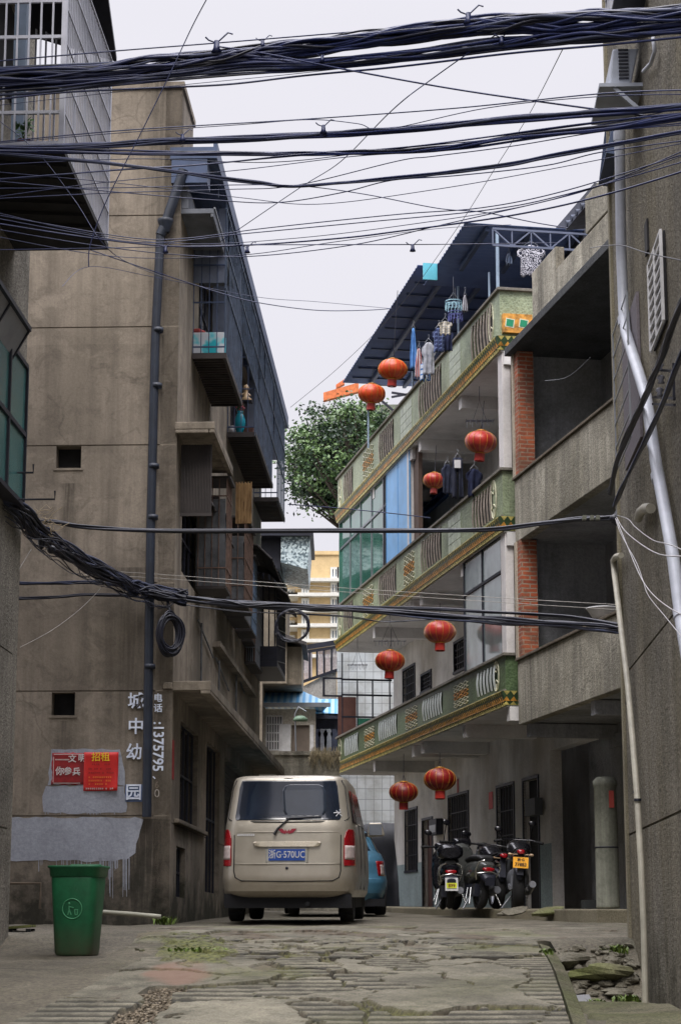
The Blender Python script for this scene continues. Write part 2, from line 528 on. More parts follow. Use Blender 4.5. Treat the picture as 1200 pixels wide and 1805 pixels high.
for y in rys:
    x0, x1 = xl_edge(y) - .55 * (1 - sm(19.5, 21, y)), xr_edge(y)
    if y > 20: x0 -= .25 * sm(20, 21, y)
    if y > 20: x1 += 1.0 * sm(20.2, 21, y)
    for u in rxs:
        x = x0 + (x1 - x0) * u
        z0 = gz(min(x, xr_edge(y) - .05), y) if y < 20.4 else gz(x, y)
        s, e = cell(x, y)
        px = 600 + FPX * x / (y * .98); py = 1640 - FPX * z0 / y
        smashed = s[6] < .52
        # cracks gape where the slabs are small, pinch shut elsewhere
        wid = .009 + .045 * max(0, noise.noise((x*1.7, y*1.2, 4)) + .15)
        ragged = e < wid * (1.0 if smashed else .8)
        dirt = moss = red = groove = 0.0
        hollow = sm(.24, .12, abs(px - (318 - (py - 1720) * 1.1)) / 150.0 + noise.noise((x*3, y*2, 8)) * .20) * sm(1728, 1745, py)
        z = z0 + s[2] * 1.0 + (x - s[0]) * s[3] * .12 + (y - s[1]) * s[4] * .12
        ribbed = (s[5] < .42 if smashed else s[5] < .96) and py > 1652
        if 132 < px < 292 and 1655 < py < 1704: ribbed = False
        if ribbed:
            ph = (y + .02 * noise.noise((x*.7, y*.5, 0)) + .006 * noise.noise((x*6, y*2, 0))) / .20
            t = abs((ph % 1) - .5) * 2
            wear = sm(-.75, -.35, noise.noise((x*1.1, y*.8, 12)))
            z -= sm(.40, .62, t) * .012 * wear
            groove = sm(.38, .60, t) * wear * .92
        if ragged: z -= .05; groove = 1.0; dirt = .8
        if hollow > .35:
            z = z0 - .05 + noise.noise((x*6, y*6, 1)) * .03; dirt = 1.0; groove = 0
        red = sm(1.15, .4, ((px - 316)/62.0)**2 + ((py - 1717)/20.0)**2 + noise.noise((x*4, y*3, 3)) * .9) * .8
        moss = sm(1.2, .6, ((px - 340)/64.0)**2 + ((py - 1676)/24.0)**2 + noise.noise((x*5, y*3, 6)) * 1.3) * .95
        rubble = sm(.0, .35, noise.noise((x*2.6, y*1.3, 41))) * sm(1640, 1655, py) * sm(1735, 1690, py) * sm(300, 380, px) * sm(800, 700, px)
        if rubble > .4 and not ribbed: z -= .02; dirt = max(dirt, rubble * .85); moss = max(moss, .55 * rubble * sm(-.1, .3, noise.noise((x*3, y*2, 50))))
        moss = max(moss, sm(.15, .45, noise.noise((x*.8, y*.6, 30))) * .4 * (1 if py < 1720 else .4))
        if ragged and noise.noise((x*2, y*1.4, 60)) > .05: moss = max(moss, .7)
        if 1636 < py < 1656: dirt = max(dirt, sm(-.05, .25, noise.noise((x*1.8, y*.7, 21))) * .9)
        if moss > .5: z += .03 * abs(noise.noise((x*9, y*9, 2))) + .01
        z += noise.noise((x*14, y*9, 5)) * .004
        ed = min(u, 1 - u)
        if ed < .004 : z -= .25
        vs.append((x, y, z)); aG.append(groove); aD.append(dirt); aM.append(moss); aR.append(red)
nx = len(rxs)
m = MB()
m.add(vs, [(j*nx+i, j*nx+i+1, (j+1)*nx+i+1, (j+1)*nx+i) for j in range(len(rys)-1) for i in range(nx-1)], 0, False)
road = m.build('road', m_road()); road['kind'] = 'structure'
attr(road, 'groove', aG); attr(road, 'dirt', aD); attr(road, 'moss', aM); attr(road, 'red', aR)

# --- mossy kerb wall along the right edge of the ramp
M_mossy = stucco('mossy_concrete', srgb(112, 108, 90), 40, .03, .4, warm=srgb(74, 82, 42), streak=.7, speck=.4)
m = MB()
for i in range(26):
    y0 = 13.2 + i * .27; y1 = y0 + .27
    def q(y, k): return xr_edge(y) + k, y
    b = [(*q(y0, .004), -1.3), (*q(y0, .11), -1.3), (*q(y1, .11), -1.3), (*q(y1, .004), -1.3)]
    zz0 = gz(xr_edge(y0) - .08, y0) - .02 + noise.noise((y0*3, 0, 0))*.015; zz1 = gz(xr_edge(y1) - .08, y1) - .02 + noise.noise((y1*3, 0, 0))*.015
    t = [(*q(y0, .004), zz0), (*q(y0, .11), zz0 - .03), (*q(y1, .11), zz1 - .03), (*q(y1, .004), zz1)]
    m.hexa(b, t)
tag(m.build('kerb', M_mossy, bevel=.01), kind='structure')

# --- porch under the right-hand houses
M_conc = stucco('porch_concrete', srgb(128, 122, 104), 50, .012, .5, streak=.2)
m = MB()
def R2W(x, y, z): return tuple(R2.W((x, y, z)))
def poly_slab(fr, pts, bot, mm):
    n = len(pts)
    vs = [tuple(fr.W((a, b, bot))) for a, b, c in pts] + [tuple(fr.W(p)) for p in pts]
    mm.add(vs, [tuple(range(n))[::-1], tuple(range(n, 2*n))] + [(i, (i+1) % n, n+(i+1) % n, n+i) for i in range(n)])
poly_slab(R2, [(-.25, -5.2, .27), (3.2, -5.2, .27), (3.2, 0, .32), (3.2, 14.6, .53), (-.2, 14.6, .53), (-.3, 0, .32)], -.5, m)
tag(m.build('pavement', M_conc, bevel=.02), kind='structure')
# loose steps against the porch
M_stone = stucco('rubble_stone', srgb(108, 104, 92), 40, .015, .5, streak=.1)
def rock(mm, c, r, seed, flat=.7, n=9, mseg=6):
    b = len(mm.v)
    mm.ell((0, 0, 0), (1, 1, 1), n, mseg)
    for i in range(b, len(mm.v)):
        v = Vector(mm.v[i])
        k = 1 + .55 * noise.noise(v * 1.1 + Vector((seed*7.7, seed*3.1, 0))) + .25 * noise.noise(v * 2.7 + Vector((seed*1.7, 0, 5)))
        v = v * k
        v.x = round(v.x * 2.6) / 2.6 * .45 + v.x * .55; v.z = round(v.z * 2.2) / 2.2 * .5 + v.z * .5
        mm.v[i] = (c[0] + v.x*r[0], c[1] + v.y*r[1], c[2] + v.z*r[2]*flat)
    for i in range(len(mm.sm)): mm.sm[i] = False

# ================================================================== LEFT HOUSE, NEAR (L1)
M_l1 = stucco('pebble_render', srgb(136, 131, 120), 30, .04, .45, streak=.6, speck=.55, blotch=.4)
M_bar = plain('galvanised_bars', srgb(176, 178, 188), .45, .3, .1)
M_dark = plain('dark_metal', srgb(34, 36, 48), .5, .2, .2)
M_darkin = plain('dark_room', srgb(30, 29, 32), .9, 0, .3)  # near-black, carries the darkness of unlit rooms in its colour
M_alu = plain('aluminium', srgb(130, 134, 140), .4, .4, .1)
M_black = plain('black_rubber', srgb(16, 17, 22), .5, 0, .15)
near_left = empty('rendered_house', 'grey house at the left edge with a white barred balcony cage and green windows', 'house', L1.M)
zt = 13.0
l = L1
g1 = l.X(15, 1212, 0)[1]; g2 = l.X(15, 1490, 0)[1]
m = MB()
m.wall(0, 0, -.25, -9, 0, -1.2, zt, grooves=[1.05, 2.9, 5.95, 8.9])
m.box(-6, -9, -1.2, -.26, -.01, zt)
m.box(-6, -.25, -1.2, 0 - .001, .0, zt)
m.build('wall', M_l1, near_left)
# protruding green window on the street side: lower leaf and upper tilted leaf
M_gpane = glass('green_pane', srgb(70, 120, 118), .25)
M_gpane2 = glass('frosted_pane', srgb(150, 152, 158), .4)
x1 = .14
ya, _ = l.X(47, 700, x1); zb0 = l.X(41, 891, x1)[1]; zt0 = l.X(50, 650, x1)[1]; zu = l.X(54, 600, x1)[1]
win = MB()
yn, yf = -3.4, l.X(45, 750, x1)[0]
for zz in (zb0, (zb0+zt0)/2, zt0): win.box(0, yn, zz-.025, x1+.02, yf, zz+.025)
for k in range(4):
    yy = yn + (yf-yn)*k/3
    win.box(0, yy-.022, zb0, x1+.022, yy+.022, zt0)
w1 = win.build('window', M_dark, near_left)
m = MB(); m.box(.02, yn+.02, zb0+.02, x1-.005, yf-.02, zt0-.02); m.build('pane', M_gpane, w1)
# upper awning leaf
ua, ub = l.X(7, 520, .3), l.X(52, 581, .3); uc = l.X(52, 665, .22)
m = MB()
yn2, yf2 = -3.4, ub[0]
z0, z1 = uc[1], ub[1]
for yy in (yn2, (yn2+yf2)/2, yf2): m.bar((.08, yy, z0), (.30, yy, z1), .035)
m.bar((.08, yn2, z0), (.08, yf2, z0), .06); m.bar((.30, yn2, z1), (.30, yf2, z1), .05)
w2 = m.build('window', M_dark, near_left)
m = MB(); m.hexa([(.06, yn2, z0), (.09, yn2, z0), (.09, yf2, z0), (.06, yf2, z0)], [(.27, yn2, z1), (.30, yn2, z1), (.30, yf2, z1), (.27, yf2, z1)]); m.build('pane', M_gpane2, w2)
# hooked brackets (clothes-pole arms) beyond the window
for py, L in ((833, 59), (880, 97)):
    h = l.hit(L, py, 0, .0)
    m = MB(); y0 = -1.0
    e = l.hit(L, py, 1, y0)
    m.tube([(0, y0, e.z), (e.x, y0, e.z), (e.x, y0, e.z + .09)], .011, 6)
    m.build('bracket', M_dark, near_left)
# barred balcony cage
cx = 1.0
yc1 = l.X(188, 430, cx)[0]; zc0 = l.X(188, 430, cx)[1]
yc0 = l.X(108, 272, cx)[0]
zc1 = l.X(192, 95, cx)[1]
cage = empty('balcony_cage'); cage.parent = near_left
m = MB()
R = .016
def side_bars(mm, x, y0, y1, z0, z1, n, r=.012, rails=4):
    for i in range(n + 1):
        y = y0 + (y1-y0)*i/n
        mm.bar((x, y, z0), (x, y, z1), r*2)
    for k in range(rails + 1):
        z = z0 + (z1-z0)*k/rails
        mm.bar((x+.012, y0, z), (x+.012, y1, z), r*2.2)
zmid = l.Y(50, 60, yc0)[1]
ztop = 12.9
side_bars(m, cx, yc0, yc1, zc0, zc1 + .0, 30, .006, 6)
m.bar((cx, yc0, zc0), (cx, yc0, ztop), .05); m.bar((cx, yc1, zc0), (cx, yc1, zc1), .035)
m.build('side_grille', M_bar, cage)
m = MB()
for i in range(10):
    x = -.02 + (cx+.02)*i/9
    m.bar((x, yc0, zc0 + .0), (x, yc0, ztop), .017)
for zz in [l.Y(50, p, yc0)[1] for p in (2, 65, 198, 252)] + [zc0]:
    m.bar((-.2, yc0+.01, zz), (cx, yc0+.01, zz), .032)
m.build('front_grille', M_bar, cage)
m = MB()
for i in range(8):
    x = .05 + .9*i/8
    m.bar((x, yc1, zc0), (x, yc1, ztop-1.4), .02)
m.bar((0, yc1, zc0+.8), (cx, yc1, zc0+.8), .03); m.build('end_grille', M_bar, cage)
m = MB()
m.box(-.2, yc0, zc0-.05, cx, yc1, zc0-.02); 
m.box(cx-.04, yc0, zc0-.06, cx+.02, yc1, zc0-.0); m.box(-.1, yc1-.04, zc0-.06, cx+.02, yc1+.02, zc0)
for k in range(6): m.bar((0, yc0+.2+k*.35, zc0-.07), (cx, yc0+.35+k*.35, zc0-.07), .03)
m.build('floor', M_darkin, cage)
m = MB()
m.hexa([(-.1, yc0-3, 13.4), (cx+.05, yc0-3, 13.0), (cx+.05, yc1+.1, zc1+.02), (-.1, yc1+.1, zc1+.4)], [(-.1, yc0-3, 13.44), (cx+.05, yc0-3, 13.06), (cx+.05, yc1+.1, zc1+.08), (-.1, yc1+.1, zc1+.44)])
m.build('roof', M_dark, cage)
# window behind the cage: dark panes, an aluminium pipe and a white frame
m = MB()
m.box(.012, yc0+.25, l.Y(20, 170, -1.5)[1], .03, yc1-.3, l.Y(20, 20, -1.5)[1])
m.build('window', M_darkin, near_left)
m = MB(); 
m.bar((.46, yc0+.6, zc0), (.46, yc0+.6, ztop-1), .12)
m.build('drainpipe', plain('blue_grey_pvc', srgb(104, 120, 140), .5), near_left)
m = MB(); zq = l.Y(60, 120, yc0+.5)[1]
m.box(0, yc0+.5, zq-.03, cx-.06, yc0+.9, zq+.03); m.box(0.02, yc0+.45, zq+1.1, cx-.08, yc0+.48, zq+2.0); m.build('shelf', M_dark, near_left)
# things standing on the cage floor
def pot_plant(name, fr, pos, label, h=.25, n=26, col=None, seed=1, spread=.09):
    rr = random.Random(seed)
    e = empty(name, label, 'plant', Matrix.Translation(fr.W(pos)))
    m = MB(); m.lathe([(.05, 0), (.07, .1), (.072, .1), (.06, .1), (.0, .095)], n=12); m.build('pot', plain('terracotta', srgb(140, 80, 56), .8), e)
    m = MB()
    for i in range(n):
        a = rr.uniform(0, 6.28); b = rr.uniform(.1, 1) * spread; z = .1 + rr.uniform(.2, 1)*h
        c = Vector((math.cos(a)*b, math.sin(a)*b, z)); d = Vector((rr.uniform(-1,1), rr.uniform(-1,1), rr.uniform(-.3,.8))).normalized()*.05; q = d.orthogonal().normalized()*.02
        m.add([c-d, c+q, c+d, c-q], [(0,1,2,3)])
    for i in range(5):
        a = rr.uniform(0, 6.28); m.tube([(0,0,.09), (math.cos(a)*spread*.6, math.sin(a)*spread*.6, .1+h*.8)], .004, 4)
    m.build('foliage', col or plain('leaf_green', srgb(58, 92, 46), .6), e)
    return e
pot_plant('potted_plant', L1, (.62, yc0 + .12, zc0), 'small green plant behind the white bars at the bottom of the top left cage', .22, 30)

# ================================================================== LEFT HOUSE, FAR (L2)
VX = [L2.Y(px, 800)[0] for px in (108, 140)]; VX2 = [L2.Y(px, 1240)[0] for px in (95, 132)]; PX_ = L2.Y(270, 1000)[0]
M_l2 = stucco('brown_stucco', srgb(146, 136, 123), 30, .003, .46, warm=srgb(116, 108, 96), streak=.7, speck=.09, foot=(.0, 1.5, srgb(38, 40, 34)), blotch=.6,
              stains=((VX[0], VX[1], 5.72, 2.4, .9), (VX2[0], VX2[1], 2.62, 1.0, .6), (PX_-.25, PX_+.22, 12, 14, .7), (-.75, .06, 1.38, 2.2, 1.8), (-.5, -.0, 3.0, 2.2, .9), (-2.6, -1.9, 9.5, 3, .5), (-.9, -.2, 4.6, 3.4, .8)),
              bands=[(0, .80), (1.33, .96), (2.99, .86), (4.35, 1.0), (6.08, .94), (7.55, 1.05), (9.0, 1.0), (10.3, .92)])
M_l2s = stucco('shaded_stucco', srgb(144, 134, 120), 30, .004, .38, warm=srgb(92, 88, 78), streak=.8, speck=.08, blotch=.6, foot=(.1, 1.2, srgb(44, 46, 36)))  # shaded copy of the brown stucco, shade put into its darker tones
M_navy = plain('navy_sheet_metal', srgb(62, 76, 104), .55, .2, .2, 3)
M_brown = plain('dark_brown_sheet', srgb(54, 48, 46), .7, 0, .35, 2.5)
far_left = empty('concrete_house', 'tall brown stucco house on the left with shop letters, red posters and barred balconies', 'house', L2.M)
gl = [L2.Y(150, p)[1] for p in (1438, 1218, 1028, 785, 577, 381)]
def fr_rect(fr, x0, y0, x1, y1, at=0):
    a = fr.Y(x0, y0, at); b = fr.Y(x1, y1, at)
    return (a[0], b[1], b[0], a[1])
vents = [fr_rect(L2, 100, 785, 143, 825), fr_rect(L2, 92, 1219, 132, 1261)]
# stepping joints: keep grooves away from the vent heads
ztw = L2.Y(250, 157)[1]
vents2 = [(v[0], v[1], v[2], v[3]-.012) for v in vents]
m = MB()
m.wall(1, 0, .22, -3.6, -.001, -.3, ztw, holes=vents2, grooves=gl)
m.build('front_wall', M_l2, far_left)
for v in vents2:
    f = MB(); f.box(v[0]-.03, -.012, v[1]-.03, v[2]+.03, .05, v[1])
    w = f.build('vent_window', M_l2, far_left)
    p = MB(); p.box(v[0], .19, v[1], v[2], .2, v[3]); p.build('pane', M_darkin, w)
# side wall with openings (y along the street, z up)
def sx(px0, py0, px1, py1, at=0.0):
    a = L2.X(px0, py0, at); b = L2.X(px1, py1, at); return a, b
holes = []
def hole(px0, pyt, px1, pyb):
    y0 = L2.X(px0, pyt)[0]; y1 = L2.X(px1, pyt)[0]; zt_ = L2.X(px0, pyt)[1]; zb_ = L2.X(px0, pyb)[1]
    holes.append((max(y0, .25), zb_, y1, zt_)); return holes[-1]
h_a = hole(319, 1270, 350, 1452)
h_b = hole(322, 862, 352, 1010)
h_c = (4.3, .55, 6.3, 2.75); holes.append(h_c)
h_d = (7.2, .4, 12, 2.75); holes.append(h_d)
h_e = (2.4, 8.3, 5.6, 9.9); holes.append(h_e)
h_f = (7.4, 8.3, 10.5, 9.9); holes.append(h_f)
h_g = (.7, 1.32 - .9, 1.7, 1.32 - .25); holes.append(h_g)
m = MB()
m.wall(0, 0, -.22, .0, 14.3, -.3, 10.2, holes=holes, grooves=[1.33])
m.box(-3.6, .225, -.3, -.23, 14.3, 10.1)
m.build('side_wall', M_l2s, far_left)
# stair tower rising above the roof
yt = 1.35
m = MB()
m.wall(0, -.001, -.22, .0, yt, 10.0, ztw); m.box(-3.6, .225, 10.1, -.23, yt, ztw-.03)
m.box(-3.65, -.03, ztw+.002, .03, yt+.03, ztw+.09)
m.build('stair_tower', M_l2, far_left)
for h in (h_a, h_b, h_c, h_e, h_f, h_g):
    f = MB()
    y0, z0, y1, z1 = h
    for k in range(5):
        yy = y0 + (y1-y0)*k/4; f.box(-.10, yy-.015, z0, -.07, yy+.015, z1)
    for k in range(3):
        zz = z0 + (z1-z0)*k/2; f.box(-.101, y0, zz-.015, -.069, y1, zz+.015)
    w = f.build('window', M_dark, far_left)
    p = MB(); p.box(-.16, y0, z0, -.15, y1, z1); p.build('pane', plain('dark_pane', srgb(24, 24, 30), .25, 0, .3), w)
f = MB(); f.box(-.18, h_d[0], h_d[1], -.14, h_d[2], h_d[3])
for k in range(30): f.box(-.142, h_d[0], h_d[1]+.04+k*.075, -.125, h_d[2], h_d[1]+.07+k*.075)
f.build('roller_door', M_brown, far_left)
# ledges
m = MB()
m.box(0, .35, 1.345, .07, 4.0, 1.40); m.build('ledge', M_l2s, far_left, bevel=.01)
m = MB(); m.box(.0, -.02, 3.0, .49, 14.4, 3.12); m.box(-.12, -.035, 3.02, 0, -.002, 3.10)
m.box(.36, -.02, 2.955, .485, 14.4, 2.998)
m.build('floor_slab', M_l2s, far_left, bevel=.008)
m = MB(); m.box(0.0, 5.0, 4.25, .12, 12.0, 4.33); m.build('ledge', M_l2s, far_left)
# canopy over the second floor window
za = L2.X(385, 778, .48)[1]; ya0 = -.1; ya1 = min(L2.X(425, 838, .48)[0], 2.6)
m = MB(); m.box(-.02, -.04, za, .50, ya1, za+.10); m.box(.43, -.04, za-.05, .5, ya1, za-.003); m.box(-.02, -.04, za-.05, .42, .03, za-.003)
m.build('canopy', M_l2s, far_left, bevel=.01)
# roof slab and its fascia, seen from below
zr = 10.15
m = MB(); m.box(-.14, -.10, zr, .49, 15.0, zr+.16); m.box(.44, -.10, zr+.16, .49, 15.0, zr+.24)
m.box(-.12, -.09, zr-.34, .36, .3, zr-.003)
for k in range(10): m.box(.0, 1.0+k*1.45, zr-.12, .40, 1.12+k*1.45, zr-.003)
m.build('roof', M_navy, far_left)
m = MB()
zg = L2.hit(345, 370, 1, .1).z
m = MB(); m.box(-.02, .05, zg-.07, .44, 3.2, zg); m.box(.40, .05, zg-.12, .44, 3.2, zg-.071); m.box(.0, .05, zg+.001, .10, 3.2, zr-.345)
m.build('canopy', plain('blue_grey_cement', srgb(112, 116, 124), .9, 0, .3, 2), far_left, bevel=.008)
m = MB(); m.bar((.45, .06, zg+.01), (.45, 3.2, zg+.01), .02); m.build('canopy_edge', M_alu, far_left)
# top floor: one long curtain of bars over three cages
m = MB()
xb = .47
y1e = 14.2
rbx = random.Random(6)
for k in range(66):
    if rbx.random() < .08: continue
    y = 1.5 + (y1e-1.5)*k/65 + rbx.uniform(-.02, .02); m.box(xb-.004, y-.005, 8.0 + (.0 if not (4.3 < y < 6.6 or 10.8 < y < 12.2) else .9), xb+.006, y+.007, zr-.02)
for zz in (8.85, 9.45, 10.02): m.box(xb-.012, 1.5, zz-.012, xb+.012, y1e, zz+.012)
m.build('side_grille', plain('dark_painted_bars', srgb(78, 92, 112), .6, .2, .4, 6), far_left)
cages = [(1.55, 4.2, 7.9), (6.8, 10.8, 8.05), (12.2, 14.2, 8.1)]
for i, (y0, y1, z0) in enumerate(cages):
    e = empty('balcony_cage'); e.parent = far_left
    m = MB()
    m.box(0.01, y0, z0-.03, xb, y1, z0)
    for k in range(int((y1-y0)/.13)): m.box(.01, y0+.02+k*.13, z0-.06, xb-.005, y0+.06+k*.13, z0-.032)
    m.box(xb-.03, y0, z0-.07, xb+.015, y1, z0+.01); m.box(.01, y0-.015, z0-.07, xb+.015, y0+.02, z0+.01); m.box(.01, y1-.02, z0-.07, xb+.015, y1+.015, z0+.01)
    m.build('floor', M_brown, e)
    m = MB()
    for k in range(5): m.box(.02+k*.11-.006, y0-.006, z0, .02+k*.11+.006, y0+.006, zr-.05)
    for zz in (z0+.1, z0+.75, z0+1.3): m.box(.01, y0-.01, zz-.01, xb, y0+.01, zz+.01)
    m.build('front_grille', M_navy, e)
    if i == 0: m = MB(); m.box(.02, y0+.03, z0+1.05, xb-.01, y0+.05, zr-.1); m.build('sheet', plain('grey_sheet', srgb(112, 120, 138), .6, 0, .2, 3), e)
    m = MB()
    m.box(.02, y1-.05, z0+(.0 if i < 2 else 1.2), xb-.02, y1-.03, zr-.1)
    m.build('sheet', plain('grey_sheet', srgb(112, 120, 138), .6, 0, .2, 3), e)
# second floor: dark enclosed balconies between z 4.6 and 7.4
rq = random.Random(31)
M_rust = plain('rusty_sheet', srgb(96, 70, 54), .85, 0, .5, 5); M_gsh = plain('dull_grey_sheet', srgb(88, 90, 92), .8, 0, .4, 4); M_dbr = plain('dark_brown_sheet', srgb(54, 48, 46), .7, 0, .35, 2.5)
yq = 2.35; y = yq; k_ = 0
while y < 11.4:
    L_ = rq.choice([.75, 1.0, 1.3, 1.6]); d = rq.choice([.20, .30, .38, .44]); zlo = rq.choice([4.75, 5.05, 5.15, 5.4]); zhi = za - rq.choice([.08, .25, .4, .12])
    e = empty('window_cage'); e.parent = far_left
    typ = k_ % 3
    m = MB(); m.box(.012, y+.02, zlo-.04, d, y+L_-.03, zlo); m.build('floor', M_dbr, e); m = MB(); m.box(.012, y+.02, zhi, d+.05, y+L_-.03, zhi+.03); m.build('roof', M_dbr, e)
    m = MB(); m.box(.012, y+.03, zlo+.001, .03, y+L_-.04, zhi-.001)
    if typ == 0: m.box(.03, y+.03, zlo+.001, d-.02, y+.05, zhi-.3)
    if typ != 2: m.box(d-.03, y+.04, zlo+.001, d-.01, y+L_-.05, zlo+(zhi-zlo)*rq.uniform(.35, .8))
    m.build('sheet', [M_rust, M_gsh, M_dbr][(k_*2+1) % 3], e)
    m = MB()
    nb = int(L_/.11)
    for q in range(nb+1): yy = y+.03+(L_-.07)*q/nb; m.box(d-.006, yy-.006, zlo, d+.006, yy+.006, zhi)
    for q in range(3): zz = zlo+(zhi-zlo)*(q+.5)/3; m.box(d-.009, y+.03, zz-.008, d+.009, y+L_-.04, zz+.008); m.box(.02, y+.02, zz-.008, d, y+.035, zz+.008)
    for q in range(4): xx = .04+(d-.05)*q/4; m.box(xx-.006, y+.018, zlo, xx+.006, y+.03, zhi)
    m.build('bars', [plain('rusty_bars', srgb(110, 88, 76), .8, .1, .4, 9), M_alu, plain('painted_bars', srgb(96, 116, 140), .5)][k_ % 3], e)
    y += L_ + rq.choice([.02, .05, .25]); k_ += 1
for (ya_, zz_) in ((2.6, 4.3), (5.2, 4.1), (8.2, 4.4)):
    m = MB(); m.bar((.03, ya_, zz_), (.03, ya_+2.2, zz_-.25), .02); m.tube([(.05, ya_+.3, zz_), (.05, ya_+.3, 3.2)], .015, 6); m.build('conduit', M_gsh, far_left)
m = MB()
zz = za - .12
ribs = 20
for k in range(ribs):
    m.box(.03 + .40*k/ribs, .32, zz-.95, .03 + .40*(k+.6)/ribs, .345, zz)
m.box(.02, .30, zz-.97, .44, .318, zz-.93); m.box(.02, .346, zz-.96, .43, .36, zz)
m.build('folded_shutter', M_brown, far_left)
# lower cage far along the street, daylight through its bars
y0, y1 = 11.7, 14.0
z0, z1 = L2.X(508, 1205, .5)[1], L2.X(508, 1060, .5)[1]
e = empty('balcony_cage'); e.parent = far_left
m = MB(); m.box(0.0, y0, z0-.1, .52, y1, z0); m.build('floor', M_dark, e)
m = MB(); m.box(.0, y0, z1+.02, .55, y1, z1+.08); m.build('roof', M_dark, e)
m = MB()
for k in range(14): m.box(.50, y0+k*(y1-y0)/13-.012, z0, .52, y0+k*(y1-y0)/13+.012, z1+.02)
for k in range(5): m.box(.02+k*.11, y0-.01, z0, .045+k*.11, y0+.01, z1+.02)
for k in range(5): m.bar((.51, y0, z0+.3*k), (.51, y1, z0+.3*k+.25), .02)
m.box(0, y0-.005, z0, .52, y0+.005, z0+.28)
m.build('grille', M_dark, e)
# lean-to corrugated awnings
M_awn = plain('weathered_awning', srgb(70, 66, 66), .8, 0, .4, 4)
for (px0, py0, px1, py1, w) in ((462, 958, 508, 998, .62), (478, 1022, 532, 1072, .75), (395, 858, 425, 900, .3)):
    a = L2.X(px0, py0, .45); b = L2.X(px1, py1, w+.1)
    m = MB(); yy0, yy1 = a[0], max(a[0]+1.2, min(b[0], 14.6)); n = 18
    vs = []; 
    for k in range(n+1):
        y = yy0 + (yy1-yy0)*k/n; dz = .025*(k % 2)
        for (x, z) in ((.02, a[1]+.06), (w*.6, a[1]-.02), (w, a[1]-.26)): vs.append((x, y, z+dz))
    fs = [(k*3+j, k*3+j+1, (k+1)*3+j+1, (k+1)*3+j) for k in range(n) for j in range(2)]
    m.add(vs, fs); o = m.build('awning', M_awn, far_left); so_ = o.modifiers.new('t', 'SOLIDIFY'); so_.thickness = .02
# downpipe with collars
M_pipe = plain('dark_blue_pipe', srgb(30, 38, 52), .5, 0, .25, 5)
m = MB()
pt = [(L2.hit(px, py, 1, -.09).x, -.09, L2.hit(px, py, 1, -.09).z) for px, py in ((324, 300), (292, 395), (283, 415), (274, 600), (266, 930), (262, 1200), (259, 1440))]
m.tube(pt[:3], .07, 12); m.tube(pt[2:], .058, 14)
for py in (582, 680, 822, 912, 1175): 
    h = L2.hit(271 if py < 700 else 266, py, 1, -.09); 
    m.lathe([(.058, -.03), (.072, -.03), (.072, .03), (.058, .03)], (L2.hit(283 + (py-415)*(-.024)*1.0 if py < 700 else 276 - (py-582)*.0195, py, 1, -.09).x, -.09, h.z), 14)
h = L2.hit(292, 395, 1, -.09)
m.lathe([(.05, -.12), (.10, .02), (.11, .06), (.09, .07)], (h.x, -.09, h.z), 14)
m.build('drainpipe', M_pipe, far_left)
# painted patches and drips on the front wall
M_paint = stucco('grey_whitewash', srgb(158, 162, 172), 20, .003, .72, streak=.5, speck=.12, blotch=.35)
rr = random.Random(3)
def patch(mm, fr, pts, y=-.004):
    vs = [(fr.Y(a, b, y)[0], y, fr.Y(a, b, y)[1]) for a, b in pts]
    mm.add(vs, [tuple(range(len(vs)))[::-1]])
def wobble(pts, amp, seg=10):
    out = []
    for i in range(len(pts)):
        a, b = pts[i], pts[(i+1) % len(pts)]
        n = max(1, int(math.hypot(b[0]-a[0], b[1]-a[1]) / seg))
        for k in range(n):
            t = k/n; out.append((a[0]+(b[0]-a[0])*t + rr.uniform(-amp, amp), a[1]+(b[1]-a[1])*t + rr.uniform(-amp, amp)))
    return out
m = MB()
patch(m, L2, wobble([(-40, 1441), (238, 1441), (252, 1443), (244, 1475), (238, 1502), (225, 1514), (190, 1519), (80, 1516), (-40, 1520)], 1.6))
patch(m, L2, wobble([(82, 1386), (218, 1386), (223, 1410), (224, 1432), (160, 1434), (78, 1432), (75, 1404)], 1.8))
patch(m, L2, wobble([(90, 1322), (104, 1320), (190, 1320), (212, 1322), (218, 1345), (220, 1384), (86, 1384)], 1.8))
for k in range(44):
    px = rr.choice([rr.uniform(170, 238), rr.uniform(175, 225), rr.uniform(60, 160)]); ln = rr.uniform(6, 66) * (1 if px > 165 else .5); w = rr.uniform(.35, .9)
    patch(m, L2, [(px-w, 1512), (px+w, 1512), (px+w*.7, 1518+ln), (px-w*.7, 1518+ln)], -.006)
for k in range(12):
    px = rr.uniform(80, 222); patch(m, L2, [(px-1, 1428), (px+1, 1428), (px+.6, 1434+rr.uniform(0, 3)), (px-.6, 1435)], -.006)
m.build('paint_patch', M_paint, far_left)
# ================================================================== RIGHT HOUSE, NEAR (R1)
M_r1 = stucco('dark_pebbledash', srgb(128, 123, 112), 28, .05, .42, warm=srgb(116, 108, 86), streak=.65, speck=.6, blotch=.35, foot=(-1.2, .6, srgb(60, 58, 44)))
M_wpipe = plain('white_pvc', srgb(168, 172, 182), .4, 0, .14, 3)
M_ipipe = plain('ivory_pvc', srgb(168, 164, 150), .5, 0, .2, 4)
M_white = plain('white_paint', srgb(196, 196, 198), .6, 0, .15, 5)
near_right = empty('pebbledash_house', 'dark pebbledash house at the right edge with a thick white rainwater pipe', 'house', R1.M)
m = MB()
m.wall(0, 0, .25, -13, 0, -1.6, 14, grooves=[.945, 2.56], gw=.022)
m.box(.26, -13, -1.6, 6, -.001, 14); m.box(.002, -.01, -1.6, 6, .0, 14)
m.build('wall', M_r1, near_right)
m = MB(); m.box(-.028, -.16, -1.0, -.001, .012, 14); m.build('corner_strip', M_conc, near_right)
